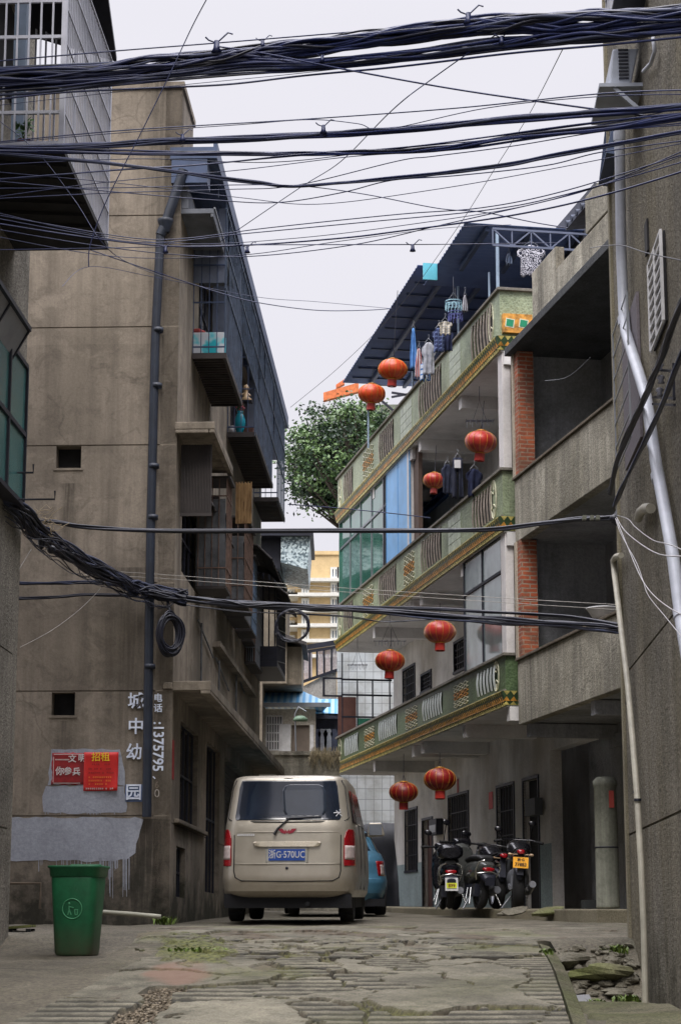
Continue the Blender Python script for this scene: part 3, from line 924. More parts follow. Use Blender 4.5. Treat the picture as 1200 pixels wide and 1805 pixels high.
def r1p(pts, x): return [tuple(R1.hit(a, b, 0, x)) for a, b in pts]
pts = r1p([(1090, 165), (1092, 300), (1094, 440), (1098, 545), (1102, 585), (1138, 700), (1156, 820), (1170, 895), (1186, 985), (1201, 1100), (1218, 1200)], -.09)
m = MB(); m.tube(pts, .052, 16)
for (a, b) in ((1099, 566), (1159, 842), (1199, 1083), (1091, 240)):
    h = R1.hit(a, b, 0, -.09); i = min(range(len(pts)), key=lambda k: (Vector(pts[k]) - h).length)
    d = (Vector(pts[min(i+1, len(pts)-1)]) - Vector(pts[max(i-1, 0)])).normalized()
    m.tube([h - d*.045, h + d*.045], .060, 16)
m.build('rainwater_pipe', M_wpipe, near_right)
pts = r1p([(1094, 979), (1085, 981), (1080, 988), (1082, 1010), (1093, 1100), (1106, 1210), (1114, 1300), (1122, 1400), (1129, 1520), (1134, 1640), (1137, 1768)], -.07)
m = MB(); m.tube(pts, [.030]*11, 12)
m.build('waste_pipe', M_ipipe, near_right)
m = MB()
for (a, b) in ((1108, 1240), (1121, 1396), (1123, 1410), (1081, 1006)):
    h = R1.hit(a, b, 0, -.07); m.tube([h - Vector((0, 0, .012)), h + Vector((0, 0, .012))], .036, 12)
m.build('pipe_band', M_dark, near_right)
pts = r1p([(1146, 896), (1136, 896), (1128, 902), (1124, 914)], -.06)
m = MB(); m.tube(pts, [.045, .045, .042, .04], 12); m.build('pipe_elbow', M_ipipe, near_right)
# barred window
yA, zA = R1.X(1150, 468); yB, zB = R1.X(1172, 412); yC, zC = R1.X(1153, 624)
m = MB()
for y in (yA, (yA+yB)/2, yB): m.box(-.055, y-.018, zC, -.03, y+.018, zA)
for k in range(9):
    z = zC + (zA-zC)*k/8; m.box(-.05, yA, z-.012, -.032, yB, z+.012)
m.build('window_grille', M_white, near_right)
m = MB(); m.box(-.018, yB, zC, -.003, yA, zA); m.build('window', M_darkin, near_right)
# mesh cage by the corner
yA, zA = R1.X(1091, 590, -.05); yB, _ = R1.X(1122, 700, -.05); zC = R1.X(1091, 845, -.05)[1]
m = MB()
for y in (yA, yB): m.box(-.125, y-.010, zC, -.11, y+.010, zA)
for k in range(7):
    z = zC + (zA-zC)*k/6; m.box(-.122, yA, z-.007, -.112, yB, z+.007)
m.build('mesh_screen_frame', M_alu, near_right)
m = MB(); m.box(-.03, yB, zC, -.004, yA, zA); m.build('mesh_screen', plain('purple_grey_mesh', srgb(104, 98, 104), .8, 0, .2, 30), near_right)
# small slot opening
a = R1.X(1138, 398); b = R1.X(1144, 440)
m = MB(); m.box(-.02, b[0], b[1], -.003, a[0], a[1]); m.build('vent_slot', M_darkin, near_right)
# upper window cage, top right
m = MB()
q = R1.hit(1068, 0, 1, -3.0); qb = R1.hit(1066, 62, 1, -3.0)
for k in range(6): m.bar((q.x + k*.09, -3.0, qb.z), (q.x + k*.09, -3.0, qb.z+1.2), .02)
for k in range(8): m.bar((q.x, -3.0-k*.14, qb.z), (q.x, -3.0-k*.14, qb.z+1.2), .018)
for zz in (0, .35, .7, 1.05): m.bar((q.x, -3.0, qb.z+zz), (0, -3.0, qb.z+zz), .03); m.bar((q.x, -3.0, qb.z+zz), (q.x, -4.0, qb.z+zz), .03)
m.build('window_cage', M_bar, near_right)
m = MB(); m.box(q.x-.01, -4.0, qb.z-.03, -.005, -2.98, qb.z-.0); m.build('cage_floor', M_dark, near_right)
m = MB()
a = R1.hit(1083, 222, 1, -.2); b = R1.hit(1056, 318, 1, -.2)
m.hexa([(b.x, -1.0, b.z), (.0, -1.0, b.z-.02), (0, -.05, b.z-.02), (b.x, -.05, b.z)], [(a.x-.03, -1.0, a.z), (-.0, -1.0, a.z+.3), (0, -.05, a.z+.3), (a.x-.03, -.05, a.z)])
m.build('hood', M_navy, near_right)
# air conditioner
ac = empty('air_conditioner', 'pale air conditioner unit on a bracket high on the right wall, top right corner', 'air conditioner', Matrix.Translation(R1.W((0, 0, 0))) @ Matrix.Rotation(math.radians(-2.2), 4, 'Z'))
q0 = R1.hit(1062, 158, 1, -3.25); q1 = R1.hit(1130, 85, 1, -3.25)
acx0, acz0, acz1 = q0.x, q0.z, q1.z
M_ac = plain('ac_casing', srgb(150, 156, 168), .5, 0, .15, 3)
m = MB(); m.hexa([(acx0+.06, -3.25, acz0+.05), (-.10, -3.25, acz0+.05), (-.10, -2.45, acz0+.05), (acx0+.06, -2.45, acz0+.05)], [(acx0+.10, -3.25, acz1), (-.02, -3.25, acz1), (-.02, -2.45, acz1), (acx0+.10, -2.45, acz1)]); m.build('casing', M_ac, ac, bevel=.015)
m = MB(); m.box(acx0-.04, -3.32, acz0, 0, -2.4, acz0+.035); m.bar((0, -3.28, acz0-.25), (acx0+.1, -3.28, acz0), .035); m.build('bracket', M_ac, ac)
m = MB()
for k in range(9): m.box(acx0+.15, -3.265, acz0+.1+k*.035, -.12, -3.252, acz0+.115+k*.035)
m.build('fan_grille', M_dark, ac)
m = MB(); m.tube(r1p([(1150, 62), (1153, 90), (1146, 112), (1133, 126)], -.05), .018, 8); m.build('hose', M_wpipe, ac)
# conduits crossing the wall diagonally, as hanging bundles of black cable
M_cab = plain('black_cable', srgb(22, 24, 38), .45, 0, .2, 8)
M_cabn = plain('navy_cable', srgb(22, 32, 72), .45, 0, .2, 8)
def bundle(name, label, frame_pts, r, n, spread, mat, seed=0, group='cables strung across the lane', cat='cable', parent=None, sides=5, sub=8, weave=1.0, k0=0):
    """n strands wandering about one path"""
    rr = random.Random(seed)
    pts = [Vector(p) for p in frame_pts]
    out = []
    N = len(pts)
    for i in range(N - 1):
        p0, p1, p2, p3 = pts[max(i-1, 0)], pts[i], pts[i+1], pts[min(i+2, N-1)]
        for k in range(sub):
            t = k / sub
            out.append(.5 * ((2*p1) + (p2-p0)*t + (2*p0-5*p1+4*p2-p3)*t*t + (3*p1-p0-3*p2+p3)*t*t*t))
    out.append(pts[-1])
    m = MB()
    for s_ in range(n):
        a0 = 2*math.pi*s_/max(n, 1) + rr.uniform(-.4, .4)
        ph = rr.uniform(0, 9)
        q = []
        for i, p in enumerate(out):
            d = (out[min(i+1, len(out)-1)] - out[max(i-1, 0)]).normalized()
            side = d.cross(Vector((0, 0, 1))); side = side.normalized() if side.length > .01 else Vector((1, 0, 0))
            up = side.cross(d)
            rad = spread * (.55 + .9*abs(noise.noise((i*.13*weave, s_*3.7, ph)))) if n > 1 else 0
            a = a0 + noise.noise((i*.10*weave, s_*1.7, ph+5)) * 2.6
            q.append(p + side*math.cos(a)*rad*.8 + up*math.sin(a)*rad)
        m.tube(q, r * rr.uniform(.75, 1.25), sides, cap=False, mi=rr.choice((0, 0, 0, 0, 1, 2)) if n > 3 else 0)
    o = m.build(name, [mat, M_cab, plain('dusty_cable', srgb(46, 52, 74), .8, 0, .3, 6)] if n > 3 else mat, parent)
    if label: tag(o, label, cat, group)
    return o
def RB(pts, x): return [R1.W(R1.hit(a, b, 0, x)) for a, b in pts]
bundle('cable_bundle', 'upper of two black cable bundles running down the right wall past the barred window', RB([(1215, 500), (1190, 560), (1160, 640), (1136, 700), (1108, 760), (1088, 812), (1074, 868)], -.16), .016, 6, .022, M_cab, 1, group='cables on the right wall')
bundle('cable_bundle', 'lower of two black cable bundles running down the right wall past the insulators', RB([(1215, 590), (1190, 650), (1165, 715), (1130, 790), (1100, 850), (1082, 893)], -.18), .014, 5, .018, M_cab, 2, group='cables on the right wall')
ins = empty('insulator_rack', 'small rack of ceramic insulators on the right wall between the two black cable bundles', 'insulator', R1.M)
m = MB()
for py in (652, 700, 712):
    a = R1.hit(1150, py, 0, -.10); b = R1.hit(1188, py + 2, 0, -.10)
    m.bar(a, b, .02)
a = R1.hit(1186, 640, 0, -.10); b = R1.hit(1187, 706, 0, -.10); m.bar(a, b, .02)
m.build('rail', M_dark, ins)
for (a, b) in ((1162, 646), (1164, 668), (1162, 690)):
    h = R1.hit(a, b, 0, -.12); m = MB(); m.lathe([(0, -.04), (.03, -.035), (.018, -.01), (.036, .01), (.02, .03), (0, .035)], tuple(h), 12); m.build('insulator', plain('glazed_ceramic', srgb(120, 122, 134), .3), ins)
# ================================================================== RIGHT HOUSE IN THE MIDDLE (R3): bare cement galleries
M_r3 = stucco('grey_cement', srgb(168, 163, 149), 24, .02, .34, blotch=.5, warm=srgb(112, 108, 92), streak=.9, speck=.2)
M_r3in = stucco('dark_gallery_wall', srgb(150, 151, 155), 20, .01, .4, warm=srgb(128, 128, 124), streak=.5, speck=.15)
def m_brick():
    n = NT('old_brick')
    t = n.n('ShaderNodeTexBrick')
    mp = n.n('ShaderNodeMapping'); mp.inputs['Rotation'].default_value = (math.radians(90), 0, 0)
    cb = n.n('ShaderNodeCombineXYZ'); x = n.xyz()
    n.l(n.math('ADD', x[0], x[1]), cb.inputs[0]); n.l(n.math('ADD', x[2], n.math('MULTIPLY', n.noise(6, 3, .6), .03)), cb.inputs[1])
    n.l(cb.outputs[0], t.inputs['Vector'])
    t.inputs['Scale'].default_value = 1.0; t.inputs['Brick Width'].default_value = .24; t.inputs['Row Height'].default_value = .068
    t.inputs['Mortar Size'].default_value = .011
    t.inputs['Color1'].default_value = srgb(172, 84, 52); t.inputs['Color2'].default_value = srgb(134, 62, 44); t.inputs['Mortar'].default_value = srgb(156, 138, 120)
    c = n.mix(n.ramp(n.noise(3, 8, .8), [(.42, 0.0), (.62, .85)]), n.mix(n.ramp(n.noise(1.6, 5, .7), [(.45, 0.0), (.65, .45)]), t.outputs['Color'], srgb(196, 116, 76)), srgb(104, 76, 60))
    n.color(c); n.rough(.9); n.bump(n.math('SUBTRACT', 1.0, t.outputs['Fac']), .008)
    return n.m
M_brick = m_brick()
mid_right = empty('cement_house', 'bare grey cement house with open galleries and orange brick pillars, right of the tiled house', 'house', R3.M)
zB0 = R3.X(1071, 844.5)[1]; zB1 = 6.995; zC0 = 3.12; zC1 = 4.11
zA0 = R3.X(1000, 520)[1]
zA1 = R3.X(960, 478)[1]
YN = -7.0
m = MB()
m.box(0, YN, zC0, .16, -.32, zC1); m.box(0, YN, zB0, .16, -.32, zB1)
m.build('parapet_wall', M_r3, mid_right, bevel=.01)
m = MB()
for z in (zC1, zB1): m.box(-.035, YN, z+.002, .20, -.30, z+.045)
m.build('parapet_cap', stucco('cap_cement', srgb(104, 96, 84), 40, .01, .5), mid_right, bevel=.008)
m = MB(); m.box(.17, YN, zC0+.02, 1.5, -.25, zC0+.16); m.box(.17, YN, zB0+.02, 1.5, -.25, zB0+.16); m.build('floor_slab', M_r3in, mid_right)
# roof edge beam and its broken parapet
zr3 = 9.05
m = MB(); m.box(-.12, YN, zr3, .1, -.28, zr3+.13); m.box(.1, YN, zr3+.03, 3, -.25, zr3+.15); m.build('roof_slab', stucco('dark_roof_edge', srgb(74, 76, 78), 30, .01, .5), mid_right, bevel=.008)
m = MB()
pa_ = R3.X(941, 600)[0]; m.box(-.02, -2.9, zr3+.15, .12, min(pa_, -1.2), zr3+.98); m.box(-.02, YN, zr3+.15, .12, -2.92, zr3+.62); m.box(-.02, YN, zr3+.65, .12, -4.4, zr3+1.2)
m.build('roof_parapet', M_r3, mid_right, bevel=.012)
# brick pillar with a pale rendered edge
for z0, z1 in ((zC1+.05, zB0-.001), (zB1+.05, zr3)):
    m = MB(); m.box(.0, -.62, z0, .26, -.42, z1); m.build('brick_pillar', M_brick, mid_right)
    m = MB(); m.box(-.02, -.418, z0, .3, -.30, z1); m.build('rendered_edge', stucco('pale_render', srgb(170, 160, 144), 40, .01, .6, streak=.2), mid_right)
# inner walls
m = MB()
hs = [(-1.9, 2.0, -1.3, 2.75)]
m.wall(0, 1.5, .2, -12, .9, .2, zr3+.06, holes=hs)
m.wall(1, -.24, .1, .35, 1.498, zC0+.16, zr3+.06)
m.box(1.71, -12, .2, 5, -.02, zr3)
m.build('inner_wall', M_r3in, mid_right)
m = MB(); m.box(1.45, YN, 2.78, 1.62, -.3, 2.98)
for yb in (-.6, -3.9): m.box(.1, yb, zC0-.2, 1.5, yb+.18, zC0-.002)
m.build('beam', M_r3in, mid_right)
m = MB(); m.box(1.68, -1.9, 2.0, 1.69, -1.3, 2.75); m.build('transom_dark_sheet', M_darkin, mid_right)  # dark sheet standing in for the unlit space behind the hole
# dirty teal dado on the gallery walls, lines of soot
m = MB()
for z0 in (zC0+.16, zB0+.16): m.box(1.488, -6, z0, 1.498, -.26, z0+1.1); m.box(.36, -.268, z0, 1.48, -.262, z0+1.1)
m.build('dado', stucco('teal_dado', srgb(92, 122, 112), 30, .01, .6, streak=.6), mid_right)
# brick upstand with tiled roof at the very back, top right
m = MB()
a = (-3.0, R3.hit(1048, 386, 1, -3.0).z); xb_ = R3.hit(1040, 390, 1, -3.0).x; xr_ = R3.hit(1006, 392, 1, -3.0).x
m.box(xb_, -6.5, zr3+.15, xb_+1.6, a[0], a[1]+.02); m.build('brick_upstand', M_brick, mid_right)
m = MB()
b = (-2.7,)
m.hexa([(xr_, -6.6, a[1]-.04), (xr_+1.6, -6.6, a[1]+.25), (xr_+1.6, b[0], a[1]+.15), (xr_, b[0], a[1]-.10)], [(xr_, -6.6, a[1]+.02), (xr_+1.6, -6.6, a[1]+.31), (xr_+1.6, b[0], a[1]+.21), (xr_, b[0], a[1]-.04)])
for k in range(14): m.tube([(xr_-.02, b[0]-.1-k*.25, a[1]-.03), (xr_+1.6, b[0]-.1-k*.25, a[1]+.22)], .05, 6)
m.build('tile_roof', plain('dark_roof_tile', srgb(66, 72, 88), .8, 0, .3), mid_right)
# washbasin standing on the gallery parapet
bs = empty('washbasin', 'white basin standing on the cement parapet of the middle gallery on the right', 'basin', R3.M)
h = R3.hit(1058, 1096, 0, .08)
m = MB(); m.lathe([(.0, .02), (.12, .02), (.16, .06), (.225, .16), (.235, .165), (.235, .18), (.21, .17), (.15, .07), (0, .04)], (.12, h.y, zC1+.05), 20); m.build('bowl', M_white, bs)
m = MB(); m.lathe([(.0, 0), (.09, 0), (.08, .03), (0, .03)], (.12, h.y, zC1+.047), 14); m.build('foot', M_white, bs)
# ================================================================== GREEN TILED HOUSE (R2)
def m_green(name, base, dark):
    n = NT(name)
    c = n.ramp(n.noise(1.1, 6, .7), [(.3, dark), (.7, base)])
    v = n.n('ShaderNodeTexVoronoi'); v.inputs['Scale'].default_value = 26; n.l(n.coord(), v.inputs['Vector'])
    c = n.mix(.35, c, n.ramp(v.outputs['Distance'], [(.1, .25), (.6, .8)]), 'OVERLAY')
    st = n.ramp(n.noise(1.0, 6, .7, stretch=(5, 5, .4)), [(.5, 0.0), (.72, .5)])
    c = n.mix(st, c, srgb(96, 92, 76))
    n.color(c); n.rough(.45); n.bump(v.outputs['Distance'], .006)
    return n.m
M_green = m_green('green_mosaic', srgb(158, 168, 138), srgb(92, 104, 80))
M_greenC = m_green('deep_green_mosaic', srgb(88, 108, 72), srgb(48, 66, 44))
M_cap = stucco('parapet_cap_cement', srgb(120, 116, 108), 40, .008, .5)
M_slabw = stucco('pale_soffit', srgb(208, 206, 204), 20, .004, .7, streak=.15, speck=.08)
M_wallw = stucco('dirty_white_wall', srgb(222, 220, 217), 30, .006, .6, warm=srgb(150, 140, 124), streak=.35, speck=.12)
M_yel = plain('yellow_tile', srgb(206, 192, 112), .4, 0, .4, 9)
M_ora = plain('orange_tile', srgb(206, 146, 62), .4, 0, .45, 9)
M_dgr = plain('dark_green_tile', srgb(64, 88, 60), .35, 0, .25, 4)
M_crm = plain('cream_tile', srgb(206, 204, 180), .4, 0, .2, 4)
M_brn = plain('brown_baluster', srgb(146, 136, 126), .6, 0, .3, 8)
M_lbal = plain('pale_baluster', srgb(190, 198, 196), .5, 0, .15, 4)
M_colw = stucco('white_column', srgb(206, 202, 200), 30, .004, .75, streak=.2, speck=.08)
green_house = empty('tiled_house', 'green and yellow tiled house with curved baluster balconies and red lanterns, receding on the right', 'house', R2.M)
LEN = 14.6
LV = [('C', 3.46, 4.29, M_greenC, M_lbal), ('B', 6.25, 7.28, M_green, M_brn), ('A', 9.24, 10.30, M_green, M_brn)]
groups = {}
def ypos(px, py): return R2.X(px, py)[0]
bars = {'C': [(608, 632, 1320), (668, 700, 1270), (745, 780, 1240), (840, 875, 1190)],
        'B': [(606, 622, 1105), (668, 698, 1030), (742, 778, 970), (832, 868, 885)],
        'A': [(606, 622, 860), (668, 694, 800), (738, 778, 700), (830, 868, 590)]}
lats = {'C': [(643, 660, 1300), (715, 735, 1260), (800, 825, 1215)], 'B': [(640, 658, 1060), (712, 730, 1005)], 'A': [(640, 658, 830)]}
whites = {'A': [(706, 726, 745), (792, 812, 650)], 'B': [(790, 812, 930)], 'C': []}
for (nm, z0, z1, mg, mb) in LV:
    par = empty('balcony'); par.parent = green_house
    zt0 = z0 + .22                       # trim takes the first 22 cm
    hl = []
    for (a, b, py) in bars[nm]:
        ya, yb = ypos(b, py), ypos(a, py)
        hl.append((ya, zt0+.10, yb, z1-.12))
    m = MB()
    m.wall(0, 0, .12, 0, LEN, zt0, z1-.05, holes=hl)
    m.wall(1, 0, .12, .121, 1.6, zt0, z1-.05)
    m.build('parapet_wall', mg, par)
    m = MB()
    m.box(-.05, -.06, z1-.048, .17, LEN+.04, z1+.0); m.box(.171, -.06, z1-.048, 1.6, .17, z1-.001)
    m.box(-.03, -.04, zt0, -.001, LEN, zt0+.035)
    m.build('parapet_cap', M_cap, par, bevel=.006)
    for h in hl:
        nb = max(5, int((h[2]-h[0])/.19))
        for k in range(nb):
            m = MB()
            y = h[0] + (h[2]-h[0])*(k+.5)/nb
            zz = [h[1] + (h[3]-h[1])*t/6 for t in range(7)]
            ps = [(-.004 - .022*math.sin(math.pi*t/6), y, zz[t]) for t in range(7)]
            w = .085 if nm == 'C' else .060
            for a, b in zip(ps, ps[1:]): m.bar(a, b, .012, w)
            m.build('baluster', mb, par)
        m = MB(); m.box(.10, h[0], h[1], .112, h[2], h[3]); m.build('baluster_backing', plain('green_backing', srgb(58, 72, 54), .7, 0, .2) if nm == 'C' else plain('painted_shade_backing', srgb(50, 48, 46), .8, 0, .2), par)  # upper backing is painted dark for the shade behind the balusters
    for (a, b, py) in lats[nm]:
        ya, yb = ypos(b, py), ypos(a, py)
        za_, zb_ = zt0+.08, z1-.14
        m = MB(); m2 = MB(); c = (ya+yb)/2
        nz, ny = 6, 3
        dy, dz = (yb-ya)/ny, (zb_-za_)/nz
        for i in range(ny):
            for k in range(nz):
                y, z = ya+i*dy, za_+k*dz
                mm = m2 if (k in (2, 3)) else m
                mm.bar((-.006, y, z+dz/2), (-.006, y+dy/2, z+dz), .022, .01); mm.bar((-.006, y+dy/2, z+dz), (-.006, y+dy, z+dz/2), .022, .01)
                mm.bar((-.006, y+dy, z+dz/2), (-.006, y+dy/2, z), .022, .01); mm.bar((-.006, y+dy/2, z), (-.006, y, z+dz/2), .022, .01)
        m.build('lattice_tiles', M_crm, par); m2.build('lattice_tiles', M_ora, par)
    for (a, b, py) in whites[nm]:
        ya, yb = ypos(b, py), ypos(a, py)
        m = MB()
        for i in range(4):
            for k in range(4):
                d = (yb-ya)/4; e = (z1-.14-zt0-.06)/4
                m.box(-.008, ya+i*d+.008, zt0+.06+k*e+.006, -.001, ya+(i+1)*d-.008, zt0+.06+(k+1)*e-.006)
        m.build('white_tiles', plain('pale_green_tile', srgb(168, 178, 158), .4, 0, .2, 5), par)
    # cream outline ornament near each end
    for yc in ((.55, LEN-.35)):
        m = MB(); zz = (zt0+z1)/2; H = (z1-zt0)*.40
        ring = [(-.006, yc + .16*math.cos(t)*(1 if yc < 5 else 1), zz + H*math.sin(t)) for t in [2*math.pi*i/12 for i in range(12)]]
        for a, b in zip(ring, ring[1:] + ring[:1]): m.bar(a, b, .02, .01)
        for i in range(12): 
            if i % 2: m.bar(ring[i], (-.006, yc, zz + H*math.sin(2*math.pi*i/12)*.5), .016, .01)
        m.build('cream_ornament', M_crm, par)
    # stepped tile cornice: rows of little triangles
    m = MB(); m.hexa([(-.02, -.02, z0), (.2, -.02, z0), (.2, LEN, z0), (-.02, LEN, z0)], [(-.085, -.085, zt0-.001), (.2, -.085, zt0-.001), (.2, LEN, zt0-.001), (-.085, LEN, zt0-.001)])
    m.hexa([(.2, -.02, z0), (1.6, -.02, z0), (1.6, .2, z0), (.2, .2, z0)], [(.2, -.085, zt0-.001), (1.6, -.085, zt0-.001), (1.6, .2, zt0-.001), (.2, .2, zt0-.001)])
    m.build('cornice', M_dgr, par)
    for row, (mt, v0, v1, down) in enumerate(((M_yel, .70, 1.0, True), (M_ora, .30, .62, False), (M_yel, .02, .28, False))):
        m = MB()
        def cx_(v): return -.02 - .065*v - .006
        n = int(LEN/.115)
        for k in range(n):
            y0 = k*LEN/n; y1 = y0+LEN/n*.94; ym = (y0+y1)/2
            if down: tri = [(cx_(v1), y0, z0+.22*v1), (cx_(v1), y1, z0+.22*v1), (cx_(v0), ym, z0+.22*v0)]
            else: tri = [(cx_(v0), y0, z0+.22*v0), (cx_(v0), y1, z0+.22*v0), (cx_(v1), ym, z0+.22*v1)]
            b = len(m.v)
            m.add(tri + [(p[0]+.005, p[1], p[2]) for p in tri], [(0,1,2),(5,4,3),(0,3,4,1),(1,4,5,2),(2,5,3,0)])
        for k in range(9):
            x0 = -.06+k*.115; x1 = x0+.108; xm = (x0+x1)/2
            if down: tri = [(x0, cx_(v1), z0+.22*v1), (x1, cx_(v1), z0+.22*v1), (xm, cx_(v0), z0+.22*v0)]
            else: tri = [(x0, cx_(v0), z0+.22*v0), (x1, cx_(v0), z0+.22*v0), (xm, cx_(v1), z0+.22*v1)]
            m.add(tri + [(p[0], p[1]+.005, p[2]) for p in tri], [(0,1,2),(5,4,3),(0,3,4,1),(1,4,5,2),(2,5,3,0)])
        m.box(cx_(v0 if not down else v1)-.0, 0, z0+.22*(v0 if not down else v1)-.012, .0, LEN, z0+.22*(v0 if not down else v1)+.0)
        m.build('cornice_tiles', mt, par)
    # floor slab, soffit beams
    m = MB(); m.box(.01, .0, z0-.02, 1.55, LEN, z0+.16)
    for yb in [R2.X(a, b)[0] for a, b in ((657, 1350), (725, 1320), (815, 1287), (893, 1262))] + [3.9+2.2]:
        m.box(.05, yb, z0-.24, 1.3, yb+.2, z0-.021)
    m.build('floor_slab', M_slabw, par)
# end panel on the top balcony: orange tiles with green squares
zA = 9.24
m = MB()
a = R2.Y(884, 560, -.09); b = R2.Y(932, 612, -.09)
m.box(.03, -.10, zA+.28, .52, -.002, zA+.60)
top_bal = [o for o in bpy.data.objects if o.name.startswith('balcony.') and o.parent == green_house][-1]
m.build('end_panel', M_ora, top_bal)
m = MB(); m2 = MB()
for k in range(2):
    cxx, czz = .14+k*.23, zA+.44
    for (mm, s_, yy) in ((m, .085, -.104), (m2, .066, -.108)):
        d = s_
        mm.prism([(cxx-d, czz-d*.75), (cxx+d*.75, czz-d), (cxx+d, czz+d*.75), (cxx-d*.75, czz+d)], yy, yy+.004, 'y')
m.build('panel_frame', M_crm, top_bal); m2.build('panel_square', plain('jade_tile', srgb(36, 132, 96), .3, 0, .1), top_bal)
# columns at the near end
for (z0, z1) in ((4.29, 6.25), (7.28, 9.24)):
    m = MB(); m.box(.03, .02, z0, .17, .30, z1-.0); m.build('column', M_colw, green_house, bevel=.008)
m = MB(); m.box(.03, 7.1, 7.28, .13, 7.25, 9.24); m.build('column', M_colw, green_house)
# party wall facing the camera, brick showing under each cornice
m = MB(); m.box(.18, -.0, 4.3, 1.6, .1, 6.2); m.box(.18, 0, 7.3, 1.6, .1, 9.2)
m.build('party_wall', stucco('grey_party_wall', srgb(116, 112, 104), 30, .008, .55, streak=.6), green_house)
for z in (5.75, 8.62):
    m = MB(); m.box(.18, -.03, z, .42, -.002, z+.48); m.build('brick_patch', M_brick, green_house)
# inner wall with doors and windows, ground floor and above
def r2h(px0, pyt, px1, pyb, x=1.3):
    y0 = R2.X(px1, pyt, x)[0]; y1 = R2.X(px0, pyt, x)[0]
    pm = (px0+px1)/2
    return (y0, R2.X(pm, pyb, x)[1], y1, R2.X(pm, pyt, x)[1])
hg = {'gw1': r2h(715, 1428, 735, 1534), 'gd1': r2h(745, 1445, 762, 1604), 'gw2': r2h(791, 1402, 825, 1520), 'gw3': r2h(876, 1386, 905, 1560), 'gd2': r2h(922, 1374, 948, 1604), 'gg': r2h(968, 1312, 1040, 1604)}
hu = {'uw1': r2h(711, 1178, 731, 1235), 'uw2': r2h(743, 1188, 760, 1216), 'uw3': r2h(801, 1130, 822, 1180)}
h2 = {'bw1': r2h(723, 812, 790, 905)}
m = MB()
m.wall(0, 1.3, .2, -.0, LEN, .2, 10.0, holes=list(hg.values()) + list(hu.values()) + list(h2.values()))
m.box(2.4, .1, .2, 7.5, LEN, 10.0)
m.build('inner_wall', M_wallw, green_house)
m = MB(); m.wall(0, 1.292, .006, 0, LEN, .2, 1.42, holes=list(hg.values())); m.build('dado', stucco('pale_teal_dado', srgb(146, 160, 162), 30, .006, .7, warm=srgb(120, 130, 130), streak=.5), green_house)
def fill(h, name, matp, nb=6, door=False, mat=None):
    y0, z0, y1, z1 = h
    f = MB()
    for (a, b, c, d) in ((y0-.05, y0, z0, z1), (y1, y1+.05, z0, z1)): f.box(1.275, a, c, 1.34, b, d)
    f.box(1.275, y0-.05, z1, 1.34, y1+.05, z1+.05)
    if not door: f.box(1.26, y0-.06, z0-.05, 1.34, y1+.06, z0)
    if not door:
        for k in range(1, nb): f.box(1.30, y0+(y1-y0)*k/nb-.008, z0, 1.315, y0+(y1-y0)*k/nb+.008, z1)
        for k in range(1, 4): f.box(1.301, y0, z0+(z1-z0)*k/4-.008, 1.314, y1, z0+(z1-z0)*k/4+.008)
    w = f.build(name, mat or M_dark, green_house)
    p = MB(); p.box(1.36, y0, z0, 1.38, y1, z1)
    if door:
        p = MB(); p.box(1.40, y0, z0, 1.43, y1, z1); p.box(1.388, y0+.1, z0+.15, 1.399, y1-.1, z0+.9); p.box(1.388, y0+.1, z0+1.1, 1.399, y1-.1, z1-.12)
    p.build('panel' if door else 'pane', matp, w)
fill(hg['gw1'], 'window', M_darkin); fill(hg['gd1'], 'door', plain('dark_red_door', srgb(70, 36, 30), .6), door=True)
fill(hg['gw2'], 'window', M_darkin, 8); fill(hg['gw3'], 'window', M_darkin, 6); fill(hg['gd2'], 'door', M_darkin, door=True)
m = MB(); g_ = hg['gg']; m.box(2.3, g_[0], g_[1], 2.32, g_[2], g_[3]); m.build('garage_dark_sheet', M_darkin, green_house)  # dark sheet standing in for the unlit garage interior
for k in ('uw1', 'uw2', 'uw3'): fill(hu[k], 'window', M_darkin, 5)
y0, z0, y1, z1 = h2['bw1']
m = MB(); m.box(1.34, y0, z0, 1.36, y1, z1)
for k in range(8):
    z = z0+.02+k*(z1-z0)/8; m.hexa([(1.24, y0, z), (1.34, y0, z), (1.34, y1, z), (1.24, y1, z)], [(1.30, y0, z+(z1-z0)/8*.7), (1.345, y0, z+(z1-z0)/8*.7), (1.345, y1, z+(z1-z0)/8*.7), (1.30, y1, z+(z1-z0)/8*.7)])
m.build('blue_shutter', plain('blue_shutter_paint', srgb(40, 92, 158), .5, 0, .1), green_house)
# glazed balcony front, first floor near end
M_pg = glass('grey_green_pane', srgb(128, 142, 142), .12)
M_pg2 = glass('deep_green_pane', srgb(56, 92, 78), .08)
def glazing(y0, y1, z0, z1, ny, split, matp, x=.06, fm=None):
    f = MB()
    for k in range(ny+1):
        y = y0+(y1-y0)*k/ny; f.box(x-.02, y-.025, z0, x+.03, y+.025, z1)
    for z in (z0, split, z1): f.box(x-.022, y0, z-.025, x+.028, y1, z+.025)
    w = f.build('window', fm or M_dark, green_house)
    p = MB(); p.box(x, y0, z0, x+.008, y1, z1); p.build('pane', matp, w)
ya = R2.X(879, 1000)[0]; yb = R2.X(812, 1000)[0]
glazing(ya+.02, yb, 4.30, 6.24, 2, 5.65, M_pg)
# brown side screen of that enclosure
m = MB(); m.box(.1, yb+.02, 4.3, 1.28, yb+.06, 6.2); m.build('side_screen', plain('taupe_panel', srgb(112, 104, 100), .7, 0, .15), green_house)
